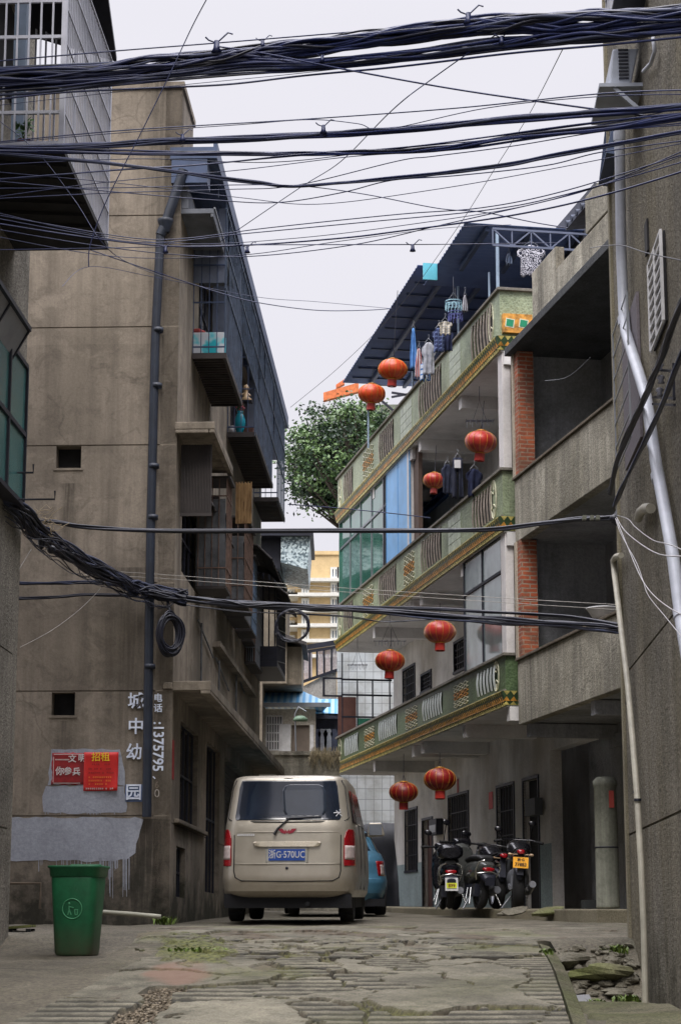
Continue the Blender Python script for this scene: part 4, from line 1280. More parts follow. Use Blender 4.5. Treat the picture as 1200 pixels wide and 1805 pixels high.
# second floor: glass run, curtain, pale blue panel
yb0 = R2.X(718, 900)[0]; yb1 = R2.X(678, 900)[0]
m = MB(); m.box(.04, yb0, 7.29, .07, yb1, 9.23)
for k in range(3): m.box(.03, yb0+(yb1-yb0)*k/2-.015, 7.29, .04, yb0+(yb1-yb0)*k/2+.015, 9.23)
m.build('blue_panel', plain('pale_blue_board', srgb(116, 172, 222), .45, 0, .1, 2), green_house)
glazing(yb1+.03, 9.6, 7.29, 9.23, 2, 8.6, M_pg2); glazing(9.65, LEN-.05, 7.29, 9.23, 4, 8.6, glass('green_glass', srgb(70, 124, 108), .06), fm=M_alu)
m = MB(); m.box(.12, yb0-.45, 7.29, .2, yb0-.03, 9.2); m.box(.115, yb0-.40, 7.9, .119, yb0-.12, 8.35); m.build('meter_board', plain('brown_board', srgb(92, 74, 64), .7), green_house)
# glazed end walls closing the far end of the galleries
f = MB(); 
for x in (.1, .45, .80, 1.2): f.box(x-.012, LEN-.06, 4.3, x+.012, LEN-.02, 6.2 if x in (.1, 1.2) else 5.6)
for z in (4.75, 5.25, 5.6): f.box(.08, LEN-.06, z-.02, 1.25, LEN-.02, z+.02)
f.box(-.35, LEN-.05, 5.22, -.30, LEN-.02, 5.62); f.box(-.35, LEN-.05, 5.2, .1, LEN-.02, 5.24); f.box(-.35, LEN-.05, 5.6, .1, LEN-.02, 5.64)
f.build('casement_window', M_dark, green_house)
m = MB(); m.box(.0, LEN-.055, 4.3, .42, LEN-.03, 5.2); m.build('brown_board', plain('red_brown_board', srgb(84, 52, 44), .7), green_house)
m = MB(); m.box(.46, LEN-.05, 4.3, 1.2, LEN-.04, 4.72); m.build('green_board', plain('jade_board', srgb(40, 112, 88), .5), green_house)
m = MB(); m.box(.02, LEN-.1, 7.3, 1.3, LEN-.06, 9.2); m.build('end_glass', glass('green_glass', srgb(70, 124, 108), .06), green_house)
# ---- roof terrace
M_corr = plain('navy_corrugated_sheet', srgb(92, 112, 158), .5, .1, .15, 2)
def corr(x0, x1, y0, z0, y1, z1, name, parent, mat=M_corr, pitch=.16, amp=.03, xs=0.0, thick=.01):
    """corrugated sheet, ribs along x, stepping along y"""
    m = MB(); n = int(abs(y1-y0)/pitch*2)
    vs = []
    for k in range(n+1):
        y = y0+(y1-y0)*k/n; z = z0+(z1-z0)*k/n + (amp if k % 2 else 0)
        vs += [(x0, y, z), (x1, y, z+xs)]
    m.add(vs, [(2*k, 2*k+1, 2*k+3, 2*k+2) for k in range(n)])
    o = m.build(name, mat, parent); q = o.modifiers.new('thick', 'SOLIDIFY'); q.thickness = thick
    return o
ra = R2.hit(820, 392, 0, -.45); rb = R2.hit(773, 467, 0, -.45)
rc = R2.hit(737, 467, 0, -.62); rd = R2.hit(604, 674, 0, -.62)
print('roof', ra, rb, rc, rd)
roof1 = empty('terrace_roof'); roof1.parent = green_house
corr(-.45, 3.2, ra.y, ra.z, max(rb.y, rc.y)+.35, rb.z, 'corrugated_sheet', roof1)
corr(-.62, 3.2, rc.y, rc.z, rd.y, rd.z, 'corrugated_sheet', roof1)
m = MB()
for x in (-.05, .7, 1.5): m.bar((x, ra.y+.1, ra.z-.06), (x, rb.y, rb.z-.06), .07); m.bar((x, rc.y+.05, rc.z-.06), (x, rd.y-.1, rd.z-.06), .07)
for k in range(11):
    t = (k+.3)/11; y = rc.y+(rd.y-rc.y)*t; z = rc.z+(rd.z-rc.z)*t; m.bar((-.5, y, z-.02), (3, y, z-.02), .03)
m.build('purlins', M_navy, roof1)
# near truss and posts
m = MB()
ty = .12
tz1 = R2.Y(900, 405, ty)[1]; tz0 = R2.Y(900, 434, ty)[1]; tx0 = R2.Y(868, 420, ty)[0]; tx1 = 1.9
m.bar((tx0, ty, tz1), (tx1, ty, tz1), .035); m.bar((tx0, ty, tz0), (tx1, ty, tz0), .035)
nn = 6
for k in range(nn):
    a = tx0+(tx1-tx0)*k/nn; b = tx0+(tx1-tx0)*(k+1)/nn
    m.bar((a, ty, tz0 if k % 2 else tz1), (b, ty, tz1 if k % 2 else tz0), .025); m.bar((a, ty, tz0), (a, ty, tz1), .02)
m.build('truss', plain('grey_steel', srgb(96, 104, 126), .5, .2, .1), roof1)
M_post = plain('pale_post', srgb(150, 170, 190), .5, .1, .1)
for (px, py0, py1, w) in ((877, 410, 502, .05), (862, 480, 522, .03), (727, 655, 690, .035)):
    yy = R2.X(px, py1, .1)[0]; z1 = R2.hit(px, py0, 1, yy).z
    m = MB(); m.tube([(.1, yy, 10.3), (.1, yy, z1)], w*.6, 8); m.build('post', M_post, roof1)
m = MB(); yy = R2.X(808, 600, .1)[0]; m.tube([(.1, yy, 10.3), (.1, yy, R2.hit(808, 505, 1, yy).z)], .022, 8); m.build('post', M_post, roof1)
# drying pole slung under the roof
m = MB(); a = R2.hit(772, 500, 0, .1); b = R2.hit(704, 598, 0, .1); m.tube([a, b], .012, 6); m.build('drying_pole', M_post, roof1)
m = MB(); m.box(1.6, -.2, 10.0, 1.7, rd.y-.2, 12.15); m.build('terrace_wall', plain('dark_terrace_wall', srgb(62, 64, 72), .8, 0, .2), roof1)
# skylight strip between the two roof sheets
m = MB(); a = R2.hit(745, 466, 1, rb.y+.05); m.box(a.x, rb.y+.02, a.z-.28, a.x+.25, rb.y+.06, a.z+.02); m.build('cyan_sheet', plain('cyan_sheet', srgb(96, 186, 206), .4), roof1)
# brackets and dark struts at the far end of the terrace
m = MB()
for (a, b, c, d) in ((655, 678, 740, 679), (690, 692, 742, 700), (690, 700, 745, 690), (672, 706, 700, 730)):
    m.bar(R2.hit(a, b, 1, 12.6), R2.hit(c, d, 1, 12.6), .045)
m.build('strut', M_dark, roof1)
# ================================================================== BACKGROUND
# tall beige apartment block
M_beige = stucco('beige_render', srgb(198, 174, 132), 12, .004, .75, streak=.15, speck=.06)
M_band = plain('white_band', srgb(206, 206, 200), .7, 0, .1)
M_bglass = glass('blue_window', srgb(92, 122, 150), .1)
apt = empty('apartment_block', 'tall beige apartment block with white balcony bands and blue windows, far between the houses', 'apartment block', loc=(0, 110, 0))
A = Frame(0, 110, 0)
def ar(px0, py0, px1, py1, y=0): return fr_rect(A, px0, py0, px1, py1, y)
x0, _, x1, z1 = ar(525, 978, 640, 1200)
m = MB(); m.box(x0, 0, -2, x1+4, 12, z1); q = ar(556, 968, 573, 985); m.box(q[0], 1, z1, q[2], 3, q[3]); m.box(x0-.1, -.1, z1, x1+4, 12, z1+.2)
m.build('wall', M_beige, apt)
m = MB(); q = ar(486, 1000, 525, 1100); m.box(q[0]-3, 2.2, -2, x0-.001, 12, q[3]+.1); m.build('side_wing', stucco('pale_beige_render', srgb(196, 176, 138), 12, .004, .75, streak=.15, speck=.06), apt)
m = MB()
for py in (1024, 1050, 1078, 1104, 1131, 1158):
    z = A.Y(550, py)[1]; m.box(x0-.6, -.5, z-.09, x1+2, -.001, z+.09); m.box(x0-.6, -.5, z, x0, 2.0, z+.09)
m.build('balcony_band', M_band, apt)
def small_window(rc, y, par, matp=M_bglass, fm=None, d=.12):
    f = MB(); t = .12
    f.box(rc[0]-t, y-d, rc[1]-t, rc[2]+t, y-.001, rc[1]); f.box(rc[0]-t, y-d, rc[3], rc[2]+t, y-.001, rc[3]+t)
    f.box(rc[0]-t, y-d, rc[1], rc[0], y-.001, rc[3]); f.box(rc[2], y-d, rc[1], rc[2]+t, y-.001, rc[3])
    f.box((rc[0]+rc[2])/2-.05, y-d, rc[1], (rc[0]+rc[2])/2+.05, y-.001, rc[3])
    w = f.build('window', fm or M_band, par)
    p = MB(); p.box(rc[0], y-.04, rc[1], rc[2], y-.03, rc[3]); p.build('pane', matp, w)
for py in (1004, 1031, 1057, 1086, 1112, 1139, 1165):
    small_window(ar(586, py, 593, py+13), 0, apt); small_window(ar(535, py+2, 541, py+17), 0, apt)
    small_window(ar(508, py+12, 516, py+24, 2.2), 2.2, apt); small_window(ar(494, py+12, 501, py+24, 2.2), 2.2, apt)
    small_window(ar(598, py, 605, py+13), 0, apt)
# mosaic-clad balcony box high on the next house to the left
mo = empty('mosaic_house', 'house behind the left one with a pale mosaic balcony box under a dark roof edge', 'house', loc=(0, 47, 0))
B_ = Frame(0, 47, 0)
q = fr_rect(B_, 484, 946, 546, 1000)
m = MB(); m.hexa([(q[0]+.15, 0, q[1]+.12), (q[2]-.05, 0, q[1]-.05), (q[2]-.05, 3, q[1]-.05), (q[0]+.15, 3, q[1]+.12)], [(q[0]+.15, 0, q[3]), (q[2], 0, q[3]), (q[2], 3, q[3]), (q[0]+.15, 3, q[3])])
nn = NT('mosaic_chips'); v = nn.n('ShaderNodeTexVoronoi'); v.inputs['Scale'].default_value = 22; nn.l(nn.coord(), v.inputs['Vector'])
nn.color(nn.ramp(v.outputs['Color'], [(.35, srgb(92, 108, 116)), (.45, srgb(150, 168, 176)), (.7, srgb(196, 210, 214))])); nn.rough(.4)
m.build('balcony_wall', nn.m, mo)
m = MB(); m.box(q[0]-.9, -.15, q[3], q[2]+.08, 3.1, q[3]+.12); m.box(q[0]-2.4, .3, q[1]-.4, q[0]+.13, 3, q[3]-.01); m.build('roof', M_dark, mo)
m = MB(); q2 = fr_rect(B_, 505, 1135, 531, 1202); m.box(q2[0]-2.5, .3, q2[1], q2[0]-.0, 3, q[1]-.401); m.box(q2[0]-2.5, .3, -.2, B_.hit(462, 1300, 1, .3).x, 3, q2[1]-.001); m.box(q2[0]+.001, .5, q2[1], q2[2], 3, q2[3]); m.build('wall', M_l2s, mo)
m = MB(); m.hexa([(q2[0]-.3, .1, q2[3]+.25), (q2[2]+.12, .1, q2[3]-.02), (q2[2]+.12, 3, q2[3]-.02), (q2[0]-.3, 3, q2[3]+.25)], [(q2[0]-.3, .1, q2[3]+.33), (q2[2]+.12, .1, q2[3]+.06), (q2[2]+.12, 3, q2[3]+.06), (q2[0]-.3, 3, q2[3]+.33)]); m.build('lean_to_roof', M_awn, mo)
# white tiled house with curtained gallery
def m_tilew():
    n = NT('white_wall_tiles')
    t = n.n('ShaderNodeTexBrick'); cb = n.n('ShaderNodeCombineXYZ'); x = n.xyz()
    n.l(n.math('ADD', x[0], x[1]), cb.inputs[0]); n.l(x[2], cb.inputs[1]); n.l(cb.outputs[0], t.inputs['Vector'])
    t.offset = 0.0; t.inputs['Scale'].default_value = 1; t.inputs['Brick Width'].default_value = .21; t.inputs['Row Height'].default_value = .27; t.inputs['Mortar Size'].default_value = .008
    t.inputs['Color1'].default_value = srgb(184, 188, 190); t.inputs['Color2'].default_value = srgb(170, 175, 177); t.inputs['Mortar'].default_value = srgb(126, 130, 132)
    n.color(n.mix(n.ramp(n.noise(1.5, 5, .7), [(.45, 0.0), (.65, .6)]), t.outputs['Color'], srgb(128, 126, 118))); n.rough(.35)
    return n.m
M_tilew = m_tilew()
wt = empty('white_tiled_house', 'white tiled house across the end of the lane with a curtained gallery window strip', 'house', loc=(0, 52, 0))
Cf = Frame(0, 52, 0)
m = MB(); q = fr_rect(Cf, 594, 1130, 720, 1640); m.box(q[0], 0, -.3, q[2]+3, 6, q[3]+.6)
m.build('wall', M_tilew, wt)
q = fr_rect(Cf, 533, 1200, 596, 1260)
m = MB(); m.hexa([(q[0], .4, q[1]-.2), (q[2]-.05, .4, q[1]-.2), (q[2]-.05, 5, q[1]-.2), (q[0], 5, q[1]-.2)], [(q[0], .4, q[3]-.1), (q[2]-.05, .4, q[3]+.35), (q[2]-.05, 5, q[3]+.35), (q[0], 5, q[3]-.1)]); m.build('gallery_wall', stucco('pale_old_wall', srgb(176, 172, 166), 20, .01, .6, streak=.5), wt)
w = MB(); q0 = B0 = [Cf.hit(533, 1202, 1, .35), Cf.hit(597, 1180, 1, .35), Cf.hit(597, 1140, 1, .35), Cf.hit(533, 1150, 1, .35)]
for a, b in zip(q0, q0[1:] + q0[:1]): w.bar(a, b, .07)
for k in range(1, 5):
    t = k/5; w.bar(q0[0].lerp(q0[1], t), q0[3].lerp(q0[2], t), .05)
w.bar(q0[3] + Vector((-.1, 0, .1)), q0[2] + Vector((0, 0, .12)), .12)
w_ = w.build('gallery_window', M_dark, wt)
m = MB()
for k in range(22):
    if k in (6, 7, 8): continue
    t = k/22; a = q0[0].lerp(q0[1], t); b = q0[3].lerp(q0[2], t); t2 = (k+.8)/22; c = q0[0].lerp(q0[1], t2); d = q0[3].lerp(q0[2], t2)
    dy = Vector((0, .06 + .03*(k % 2), 0)); m.add([a+dy, c+dy*1.4, d+dy*1.4, b+dy], [(0,1,2,3)])
m.build('curtain', plain('pale_curtain', srgb(226, 216, 218), .9, 0, .2, 20), w_)
# blue-roofed sheds
def blue_mat():
    n = NT('blue_striped_sheet'); x = n.xyz()
    f = n.math('FRACT', n.math('MULTIPLY', n.math('ADD', x[0], n.math('MULTIPLY', x[1], .0)), 1/.15))
    n.color(n.ramp(f, [(.42, srgb(84, 152, 200)), (.5, srgb(160, 194, 216))])); n.rough(.4); return n.m
M_blue = blue_mat()
D_ = Frame(0, 48, 0)
sh = empty('blue_roofed_shed', 'low shed with blue striped roof, barred window and pale door frame, beyond the left house', 'shed', loc=(0, 48, 0))
a = D_.hit(462, 1240, 1, 0); b = D_.hit(580, 1243, 1, 0); t0 = D_.hit(455, 1204, 1, 2.2); t1 = D_.hit(505, 1205, 1, 2.2); zb = D_.hit(500, 1330, 1, 0).z
m = MB(); m.hexa([a - Vector((1, 0, 0)), b, b + Vector((-.2, 2.2, .05)), a + Vector((-1, 2.2, .05))], [a + Vector((-1, 0, .05)), b + Vector((0, 0, .05)), t1, t0 - Vector((1, 0, 0))]); m.build('roof', M_blue, sh)
m = MB(); m.box(a.x-1, -.02, a.z-.08, b.x+.03, .03, a.z+.02); m.build('gutter', M_alu, sh)
m = MB(); q = fr_rect(D_, 468, 1240, 570, 1330); wd = fr_rect(D_, 470, 1262, 497, 1322, .3); dr = fr_rect(D_, 514, 1278, 545, 1328, .3); m.wall(1, .3, .15, q[0]-1.2, fr_rect(D_, 553, 1240, 556, 1330, .3)[2], zb-.3, q[3]-.1, holes=[wd, dr]); m.build('wall', stucco('cream_shed_wall', srgb(176, 170, 158), 20, .01, .6), sh)
f = MB()
for k in range(7): f.box(wd[0]+(wd[2]-wd[0])*k/6-.012, .26, wd[1], wd[0]+(wd[2]-wd[0])*k/6+.012, .28, wd[3])
for k in range(5): f.box(wd[0], .262, wd[1]+(wd[3]-wd[1])*k/4-.012, wd[2], .279, wd[1]+(wd[3]-wd[1])*k/4+.012)
w = f.build('window', M_white, sh); p = MB(); p.box(wd[0], .46, wd[1], wd[2], .47, wd[3]); p.build('pane', plain('dim_pane', srgb(110, 112, 112), .3, 0, .3), w)
f = MB(); f.box(dr[0], .38, dr[1], dr[2], .4, dr[3]); f.build('door', plain('taupe_door', srgb(110, 98, 88), .6, 0, .1), sh)
f = MB(); f.box(dr[0]-.3, .27, dr[1], dr[0]-.02, .298, dr[3]+.02); f.box(dr[2]+.02, .27, dr[1], dr[2]+.1, .298, dr[3]); f.build('door_frame', M_white, sh)
sh2 = empty('blue_roofed_shed', 'second smaller shed with blue striped roof and dark clothes-filled opening, beside the white tiled wall', 'shed', loc=(0, 49.5, 0))
E_ = Frame(0, 49.5, 0)
a = E_.hit(553, 1258, 1, 0); b = E_.hit(600, 1262, 1, 0); t1 = E_.hit(600, 1232, 1, 2)
m = MB(); m.hexa([a, b, b + Vector((0, 2, .05)), a + Vector((0, 2, .05))], [a + Vector((0, 0, .05)), b + Vector((0, 0, .05)), t1, Vector((a.x, 2, t1.z))]); m.build('roof', M_blue, sh2)
q = fr_rect(E_, 553, 1268, 600, 1330); m = MB(); m.box(q[0], .25, q[1]-.3, q[2], 2, a.z-.02); m.box(q[0]-.02, .0, a.z-.12, q[2], .05, a.z-.0); m.build('wall', plain('painted_dark_opening', srgb(40, 42, 56), .8, 0, .2), sh2)  # solid front coloured near-black in place of a shaded opening
# washing in that shed
for k, (px, wd_, col, nm_) in enumerate(((560, .10, (90, 96, 116), 'grey shirt, first on the left'), (569, .16, (176, 180, 190), 'white shirt, second from the left'), (578, .15, (150, 156, 166), 'light grey shirt, third from the left'), (589, .12, (60, 66, 84), 'dark shirt at the right end'))):
    h = E_.hit(px, 1285, 1, .18); hw = wd_*.8
    m = MB(); z = h.z
    m.prism([(h.x-hw*.5, z), (h.x+hw*.5, z), (h.x+hw, z-.12), (h.x+hw*.75, z-.2), (h.x+hw*.7, z-.55), (h.x-hw*.7, z-.57), (h.x-hw*.75, z-.2), (h.x-hw, z-.12)], 49.5+.15, 49.5+.19, 'y')
    tag(m.build('shirt', plain('shirt_%d' % k, srgb(*col), .9, 0, .2, 10)), nm_ + ' in the dark opening of the smaller blue-roofed shed', 'shirt', 'washing in the far shed')
# umbrella-like green lamp shade hanging off the shed
# retaining wall with dry weeds
m = MB(); G_ = Frame(0, 43, 0); q = fr_rect(G_, 470, 1326, 600, 1620); m.box(q[0]-2, 0, -.2, q[2]-.02, .3, q[3]-.06); m.box(q[0]-2, -.05, q[3]-.06, q[2]-.0, .35, q[3]+.02)
tag(m.build('garden_wall', M_r3, loc=(0, 43, 0)), 'stained low concrete wall with dry stalks hanging over it, below the blue-roofed sheds', 'wall')
rr = random.Random(9); m = MB()
for k in range(110):
    x = rr.uniform(fr_rect(G_, 548, 1330, 600, 1340)[0], q[2]-.02); L = rr.uniform(.1, .4); z = q[3] + .02
    m.tube([(x, -.06, z+rr.uniform(0, .1)), (x+rr.uniform(-.05, .05), -.1-rr.uniform(0, .06), z-L*.5), (x+rr.uniform(-.1, .1), -.10, z-L)], .005, 3)
tag(m.build('dry_stalks', plain('dry_straw', srgb(150, 138, 110), .9, 0, .3), loc=(0, 43, 0)), kind='stuff')
# green awning-like shade and pole
up = G_.hit(520, 1262, 1, 2.5)
lamp = empty('yard_lamp', 'green curved yard lamp shade on a thin pole in front of the pale shed door', 'lamp', loc=(0, 0, 0))
m = MB(); pl_ = P(522, 1330, 45.5); ph_ = P(520, 1262, 45.5); m.tube([pl_, (ph_.x, 45.5, ph_.z+.05), (ph_.x+.08, 45.5, ph_.z+.2), (ph_.x+.25, 45.5, ph_.z+.1)], .015, 6); m.build('pole', M_alu, lamp)
m = MB(); m.lathe([(.0, .06), (.08, .05), (.15, .0), (.17, -.06), (.16, -.06), (.13, -.01), (0, .03)], (ph_.x+.12, 45.5, ph_.z-.05), 16); m.build('shade', plain('green_shade', srgb(96, 122, 100), .5), lamp)
# black tarpaulin heap beyond the cars
rrr = random.Random(2)
m = MB(); T_ = Frame(0, 46, 0); q = fr_rect(T_, 628, 1446, 700, 1612)
vs = []; nxx, nzz = 24, 16
for j in range(nzz+1):
    for i in range(nxx+1):
        u, v = i/nxx, j/nzz
        x = q[0]-1 + (q[2]+.35-q[0]+1)*u; top = q[3] - .25 + .25*sm(.35, .65, u)
        z = .2 + (top-.2)*v
        vs.append((x, -.0 + v*v*.9 + .12*noise.noise((x*3, z*1.2, 1)) + .05*noise.noise((x*9, z*3, 1)), z + (noise.noise((x*3, 0, 4))*.08 if v > .9 else 0)))
m.add(vs, [(j*(nxx+1)+i, j*(nxx+1)+i+1, (j+1)*(nxx+1)+i+1, (j+1)*(nxx+1)+i) for j in range(nzz) for i in range(nxx)], 0, True)
tag(m.build('tarpaulin', plain('black_tarpaulin', srgb(26, 28, 36), .5, 0, .2), loc=(0, 46, 0)), 'black tarpaulin draped over a heap behind the teal car', 'tarpaulin')
# building with the orange fascia above the tree, far
orb = empty('orange_trimmed_house', 'distant house with an orange corrugated eave above the tree, left end of the navy roof', 'house', loc=(0, 75, 0))
O_ = Frame(0, 75, 0)
a = [O_.hit(570, 692, 1, 0), O_.hit(632, 674, 1, 0), O_.hit(632, 690, 1, 0), O_.hit(570, 706, 1, 0)]
m = MB()
m.add([a[0], a[1], a[2], a[3]] + [p + Vector((0, .3, 0)) for p in a], [(0,1,2,3), (7,6,5,4), (0,4,5,1), (3,2,6,7), (0,3,7,4), (1,5,6,2)])
c = [O_.hit(592, 678, 1, .6), O_.hit(607, 668, 1, .6), O_.hit(607, 676, 1, .6), O_.hit(592, 684, 1, .6)]
m.add(c + [p + Vector((0, .3, 0)) for p in c], [(0,1,2,3), (7,6,5,4), (0,4,5,1), (3,2,6,7), (0,3,7,4), (1,5,6,2)])
m.build('eave', plain('orange_sheet', srgb(206, 112, 60), .6, 0, .25, 9), orb)
m = MB(); m.box(O_.hit(601, 700, 1, .4).x, .4, 0, a[1].x+6, 5, a[3].z-.05); m.build('wall', stucco('grey_green_wall', srgb(120, 126, 112), 20, .01, .6), orb)
# ================================================================== TREE
def tree(name, label, base, crown, rad, nclump, nleaf, seed, lsize=.10):
    rr = random.Random(seed)
    e = empty(name, label, 'tree', loc=base)
    base = Vector(base); c = Vector(crown) - base
    m = MB()
    m.tube([(0, 0, 0), (.15, 0, c.z*.3), (-.1, .1, c.z*.6), (0, 0, c.z*.85)], [.42, .32, .26, .18], 10)
    m.build('trunk', plain('bark', srgb(70, 62, 54), .9, 0, .3), e)
    clumps = []
    while len(clumps) < nclump:
        v = Vector((rr.uniform(-1, 1), rr.uniform(-1, 1), rr.uniform(-1, 1)))
        if v.length > 1 or v.length < .25: continue
        k = 1 + .22*noise.noise(v*2.0 + Vector((seed, 0, 0)))
        clumps.append(c + Vector((v.x*rad[0], v.y*rad[1], v.z*rad[2]))*k)
    m = MB()
    for q in clumps[::2]:
        mid = Vector((q.x*.45, q.y*.45, c.z*.8 + (q.z-c.z*.8)*.35)); m.tube([(0, 0, c.z*rr.uniform(.55, .8)), mid, q], [.09, .05, .015], 5)
    m.build('limbs', plain('bark', srgb(70, 62, 54), .9), e)
    for t_, (nm, col) in enumerate((('foliage', srgb(70, 100, 60)), ('foliage', srgb(104, 132, 80)), ('foliage', srgb(42, 64, 46)))):
        m = MB()
        for i, q in enumerate(clumps):
            if i % 3 != t_: continue
            cr = rr.uniform(.32, .62)
            for _ in range(nleaf):
                v = Vector((rr.gauss(0, 1), rr.gauss(0, 1), rr.gauss(0, .7))).normalized() * cr * rr.uniform(.3, 1)
                p = q + v
                d = Vector((rr.uniform(-1, 1), rr.uniform(-1, 1), rr.uniform(-.9, .5))).normalized(); s_ = d.orthogonal().normalized()
                s_ = (Matrix.Rotation(rr.uniform(0, 6.28), 3, d) @ s_)
                L = lsize*rr.uniform(.7, 1.3)
                m.add([p, p + d*L*.5 + s_*L*.28, p + d*L, p + d*L*.5 - s_*L*.28], [(0,1,2,3)])
        n_ = NT('leaf%d' % t_); n_.color(n_.ramp(n_.noise(1.1, 4, .6), [(.35, tuple(k*.6 for k in col[:3]) + (1,)), (.65, col)])); n_.rough(.5); n_.b.inputs['Subsurface Weight'].default_value = 0
        m.build(nm, n_.m, e)
    return e
cc = P(622, 812, 58)
tree('broadleaf_tree', 'broadleaf evergreen tree rising behind the far end of the green tiled house', (cc.x+.6, 58, .8), tuple(cc), (1.95, 1.7, 1.72), 400, 64, 4, .12)
# ================================================================== VEHICLES
class Car:
    """horizontal rounded rings stacked by height; panels are laid on the same surface"""
    def __init__(s, levels, n=6.0):
        s.lv = levels; s.n = n
    def at(s, z):
        L = s.lv
        if z <= L[0][0]: return L[0][1:]
        for a, b in zip(L, L[1:]):
            if z <= b[0]:
                t = (z-a[0])/(b[0]-a[0]); return [a[i] + (b[i]-a[i])*t for i in (1, 2, 3)]
        return L[-1][1:]
    def rear(s, x, z, off=0.0):
        w, y0, y1 = s.at(z); c = (y0+y1)/2; h = (y1-y0)/2
        t = min(1, abs(x)/w)
        k = (1 - t**s.n)**(1/s.n)
        # a gentle crown across the tailgate
        return c - h*k + .05*(x/w)**2 - off
    def side(s, y, z, off=0.0, sgn=1):
        w, y0, y1 = s.at(z); c = (y0+y1)/2; h = (y1-y0)/2
        t = min(1, abs((y-c)/h)); return sgn*(w*(1 - t**s.n)**(1/s.n) + off)
    def body(s, m, seg=64):
        rows = []
        zs = []
        for a, b in zip(s.lv, s.lv[1:]):
            k = max(1, int((b[0]-a[0])/.05)); zs += [a[0] + (b[0]-a[0])*i/k for i in range(k)]
        zs.append(s.lv[-1][0])
        vs = []
        for z in zs:
            w, y0, y1 = s.at(z); c = (y0+y1)/2; h = (y1-y0)/2
            for i in range(seg):
                t = 2*math.pi*i/seg; ct, st = math.cos(t), math.sin(t)
                e = 2/s.n
                x = w*math.copysign(abs(st)**e, st); y = c - h*math.copysign(abs(ct)**e, ct)
                if ct > 0: y += .05*(x/w)**2*abs(ct)**e
                vs.append((x, y, z))
        fs = [(j*seg+i, j*seg+(i+1) % seg, (j+1)*seg+(i+1) % seg, (j+1)*seg+i) for j in range(len(zs)-1) for i in range(seg)]
        m.add(vs, fs, 0, True)
        m.add(vs[-seg:], [tuple(range(seg))], 0, True); m.add(vs[:seg], [tuple(range(seg))[::-1]], 0)
    def rear_patch(s, m, poly, off=.004, thick=.012, nx=14, nz=6, smooth=True):
        """poly: left edge pts and right edge pts by height: [(z, xl, xr), ...]"""
        vs = []
        rows = []
        for (a, b) in zip(poly, poly[1:]):
            for k in range(nz): t = k/nz; rows.append([a[i] + (b[i]-a[i])*t for i in range(3)])
        rows.append(poly[-1])
        for z, xl, xr in rows:
            for i in range(nx+1):
                x = xl + (xr-xl)*i/nx; vs.append((x, s.rear(x, z, off), z))
        nr = len(rows); w = nx+1
        fs = [(j*w+i, j*w+i+1, (j+1)*w+i+1, (j+1)*w+i) for j in range(nr-1) for i in range(nx)]
        b = len(vs)
        vs += [(v[0], v[1]+thick, v[2]) for v in vs]
        rim = [i for i in range(w)] + [j*w+nx for j in range(1, nr)] + [(nr-1)*w+i for i in range(nx-1, -1, -1)] + [j*w for j in range(nr-2, 0, -1)]
        fs += [(rim[i], rim[i]+b, rim[(i+1) % len(rim)]+b, rim[(i+1) % len(rim)]) for i in range(len(rim))]
        m.add(vs, fs, 0, smooth)
    def side_patch(s, m, poly, sgn, off=.004, nx=10, nz=5):
        """poly rows: (z, y0, y1)"""
        vs = []; rows = []
        for (a, b) in zip(poly, poly[1:]):
            for k in range(nz): t = k/nz; rows.append([a[i] + (b[i]-a[i])*t for i in range(3)])
        rows.append(poly[-1])
        for z, ya, yb in rows:
            for i in range(nx+1):
                y = ya + (yb-ya)*i/nx; vs.append((s.side(y, z, off, sgn), y, z))
        w = nx+1; fs = [(j*w+i, j*w+i+1, (j+1)*w+i+1, (j+1)*w+i) for j in range(len(rows)-1) for i in range(nx)]
        m.add(vs, fs, 0, True)
    def line(s, m, pts, r=.004, off=.0):
        m.tube([(x, s.rear(x, z, off), z) for x, z in pts], r, 5)
def carpaint(name, col, rough=.3):
    n = NT(name); f = n.noise(3, 5, .7)
    n.color(n.ramp(f, [(.35, tuple(k*.86 for k in col[:3]) + (1,)), (.65, col)])); n.rough(n.ramp(n.noise(9, 6, .7), [(.4, rough), (.7, rough+.2)]))
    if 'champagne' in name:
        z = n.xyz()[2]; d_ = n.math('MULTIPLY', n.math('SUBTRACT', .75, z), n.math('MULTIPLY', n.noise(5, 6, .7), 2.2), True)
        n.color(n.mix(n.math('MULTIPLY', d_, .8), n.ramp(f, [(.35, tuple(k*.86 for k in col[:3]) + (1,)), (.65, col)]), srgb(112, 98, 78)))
    n.b.inputs['Metallic'].default_value = .35; n.b.inputs['Coat Weight'].default_value = .4; n.b.inputs['Coat Roughness'].default_value = .12
    return n.m
M_tyre = plain('tyre_rubber', srgb(24, 24, 26), .85, 0, .2, 8)
M_rim = plain('steel_rim', srgb(120, 122, 124), .4, .6, .1)
M_redl = plain('red_lens', srgb(140, 18, 26), .15, 0, .15, 10)
M_clearl = plain('clear_lens', srgb(196, 180, 176), .15, 0, .15, 20)
M_chrome = plain('chrome', srgb(200, 200, 196), .15, .9, .05)
M_under = plain('underbody', srgb(14, 15, 20), .9, 0, .3)
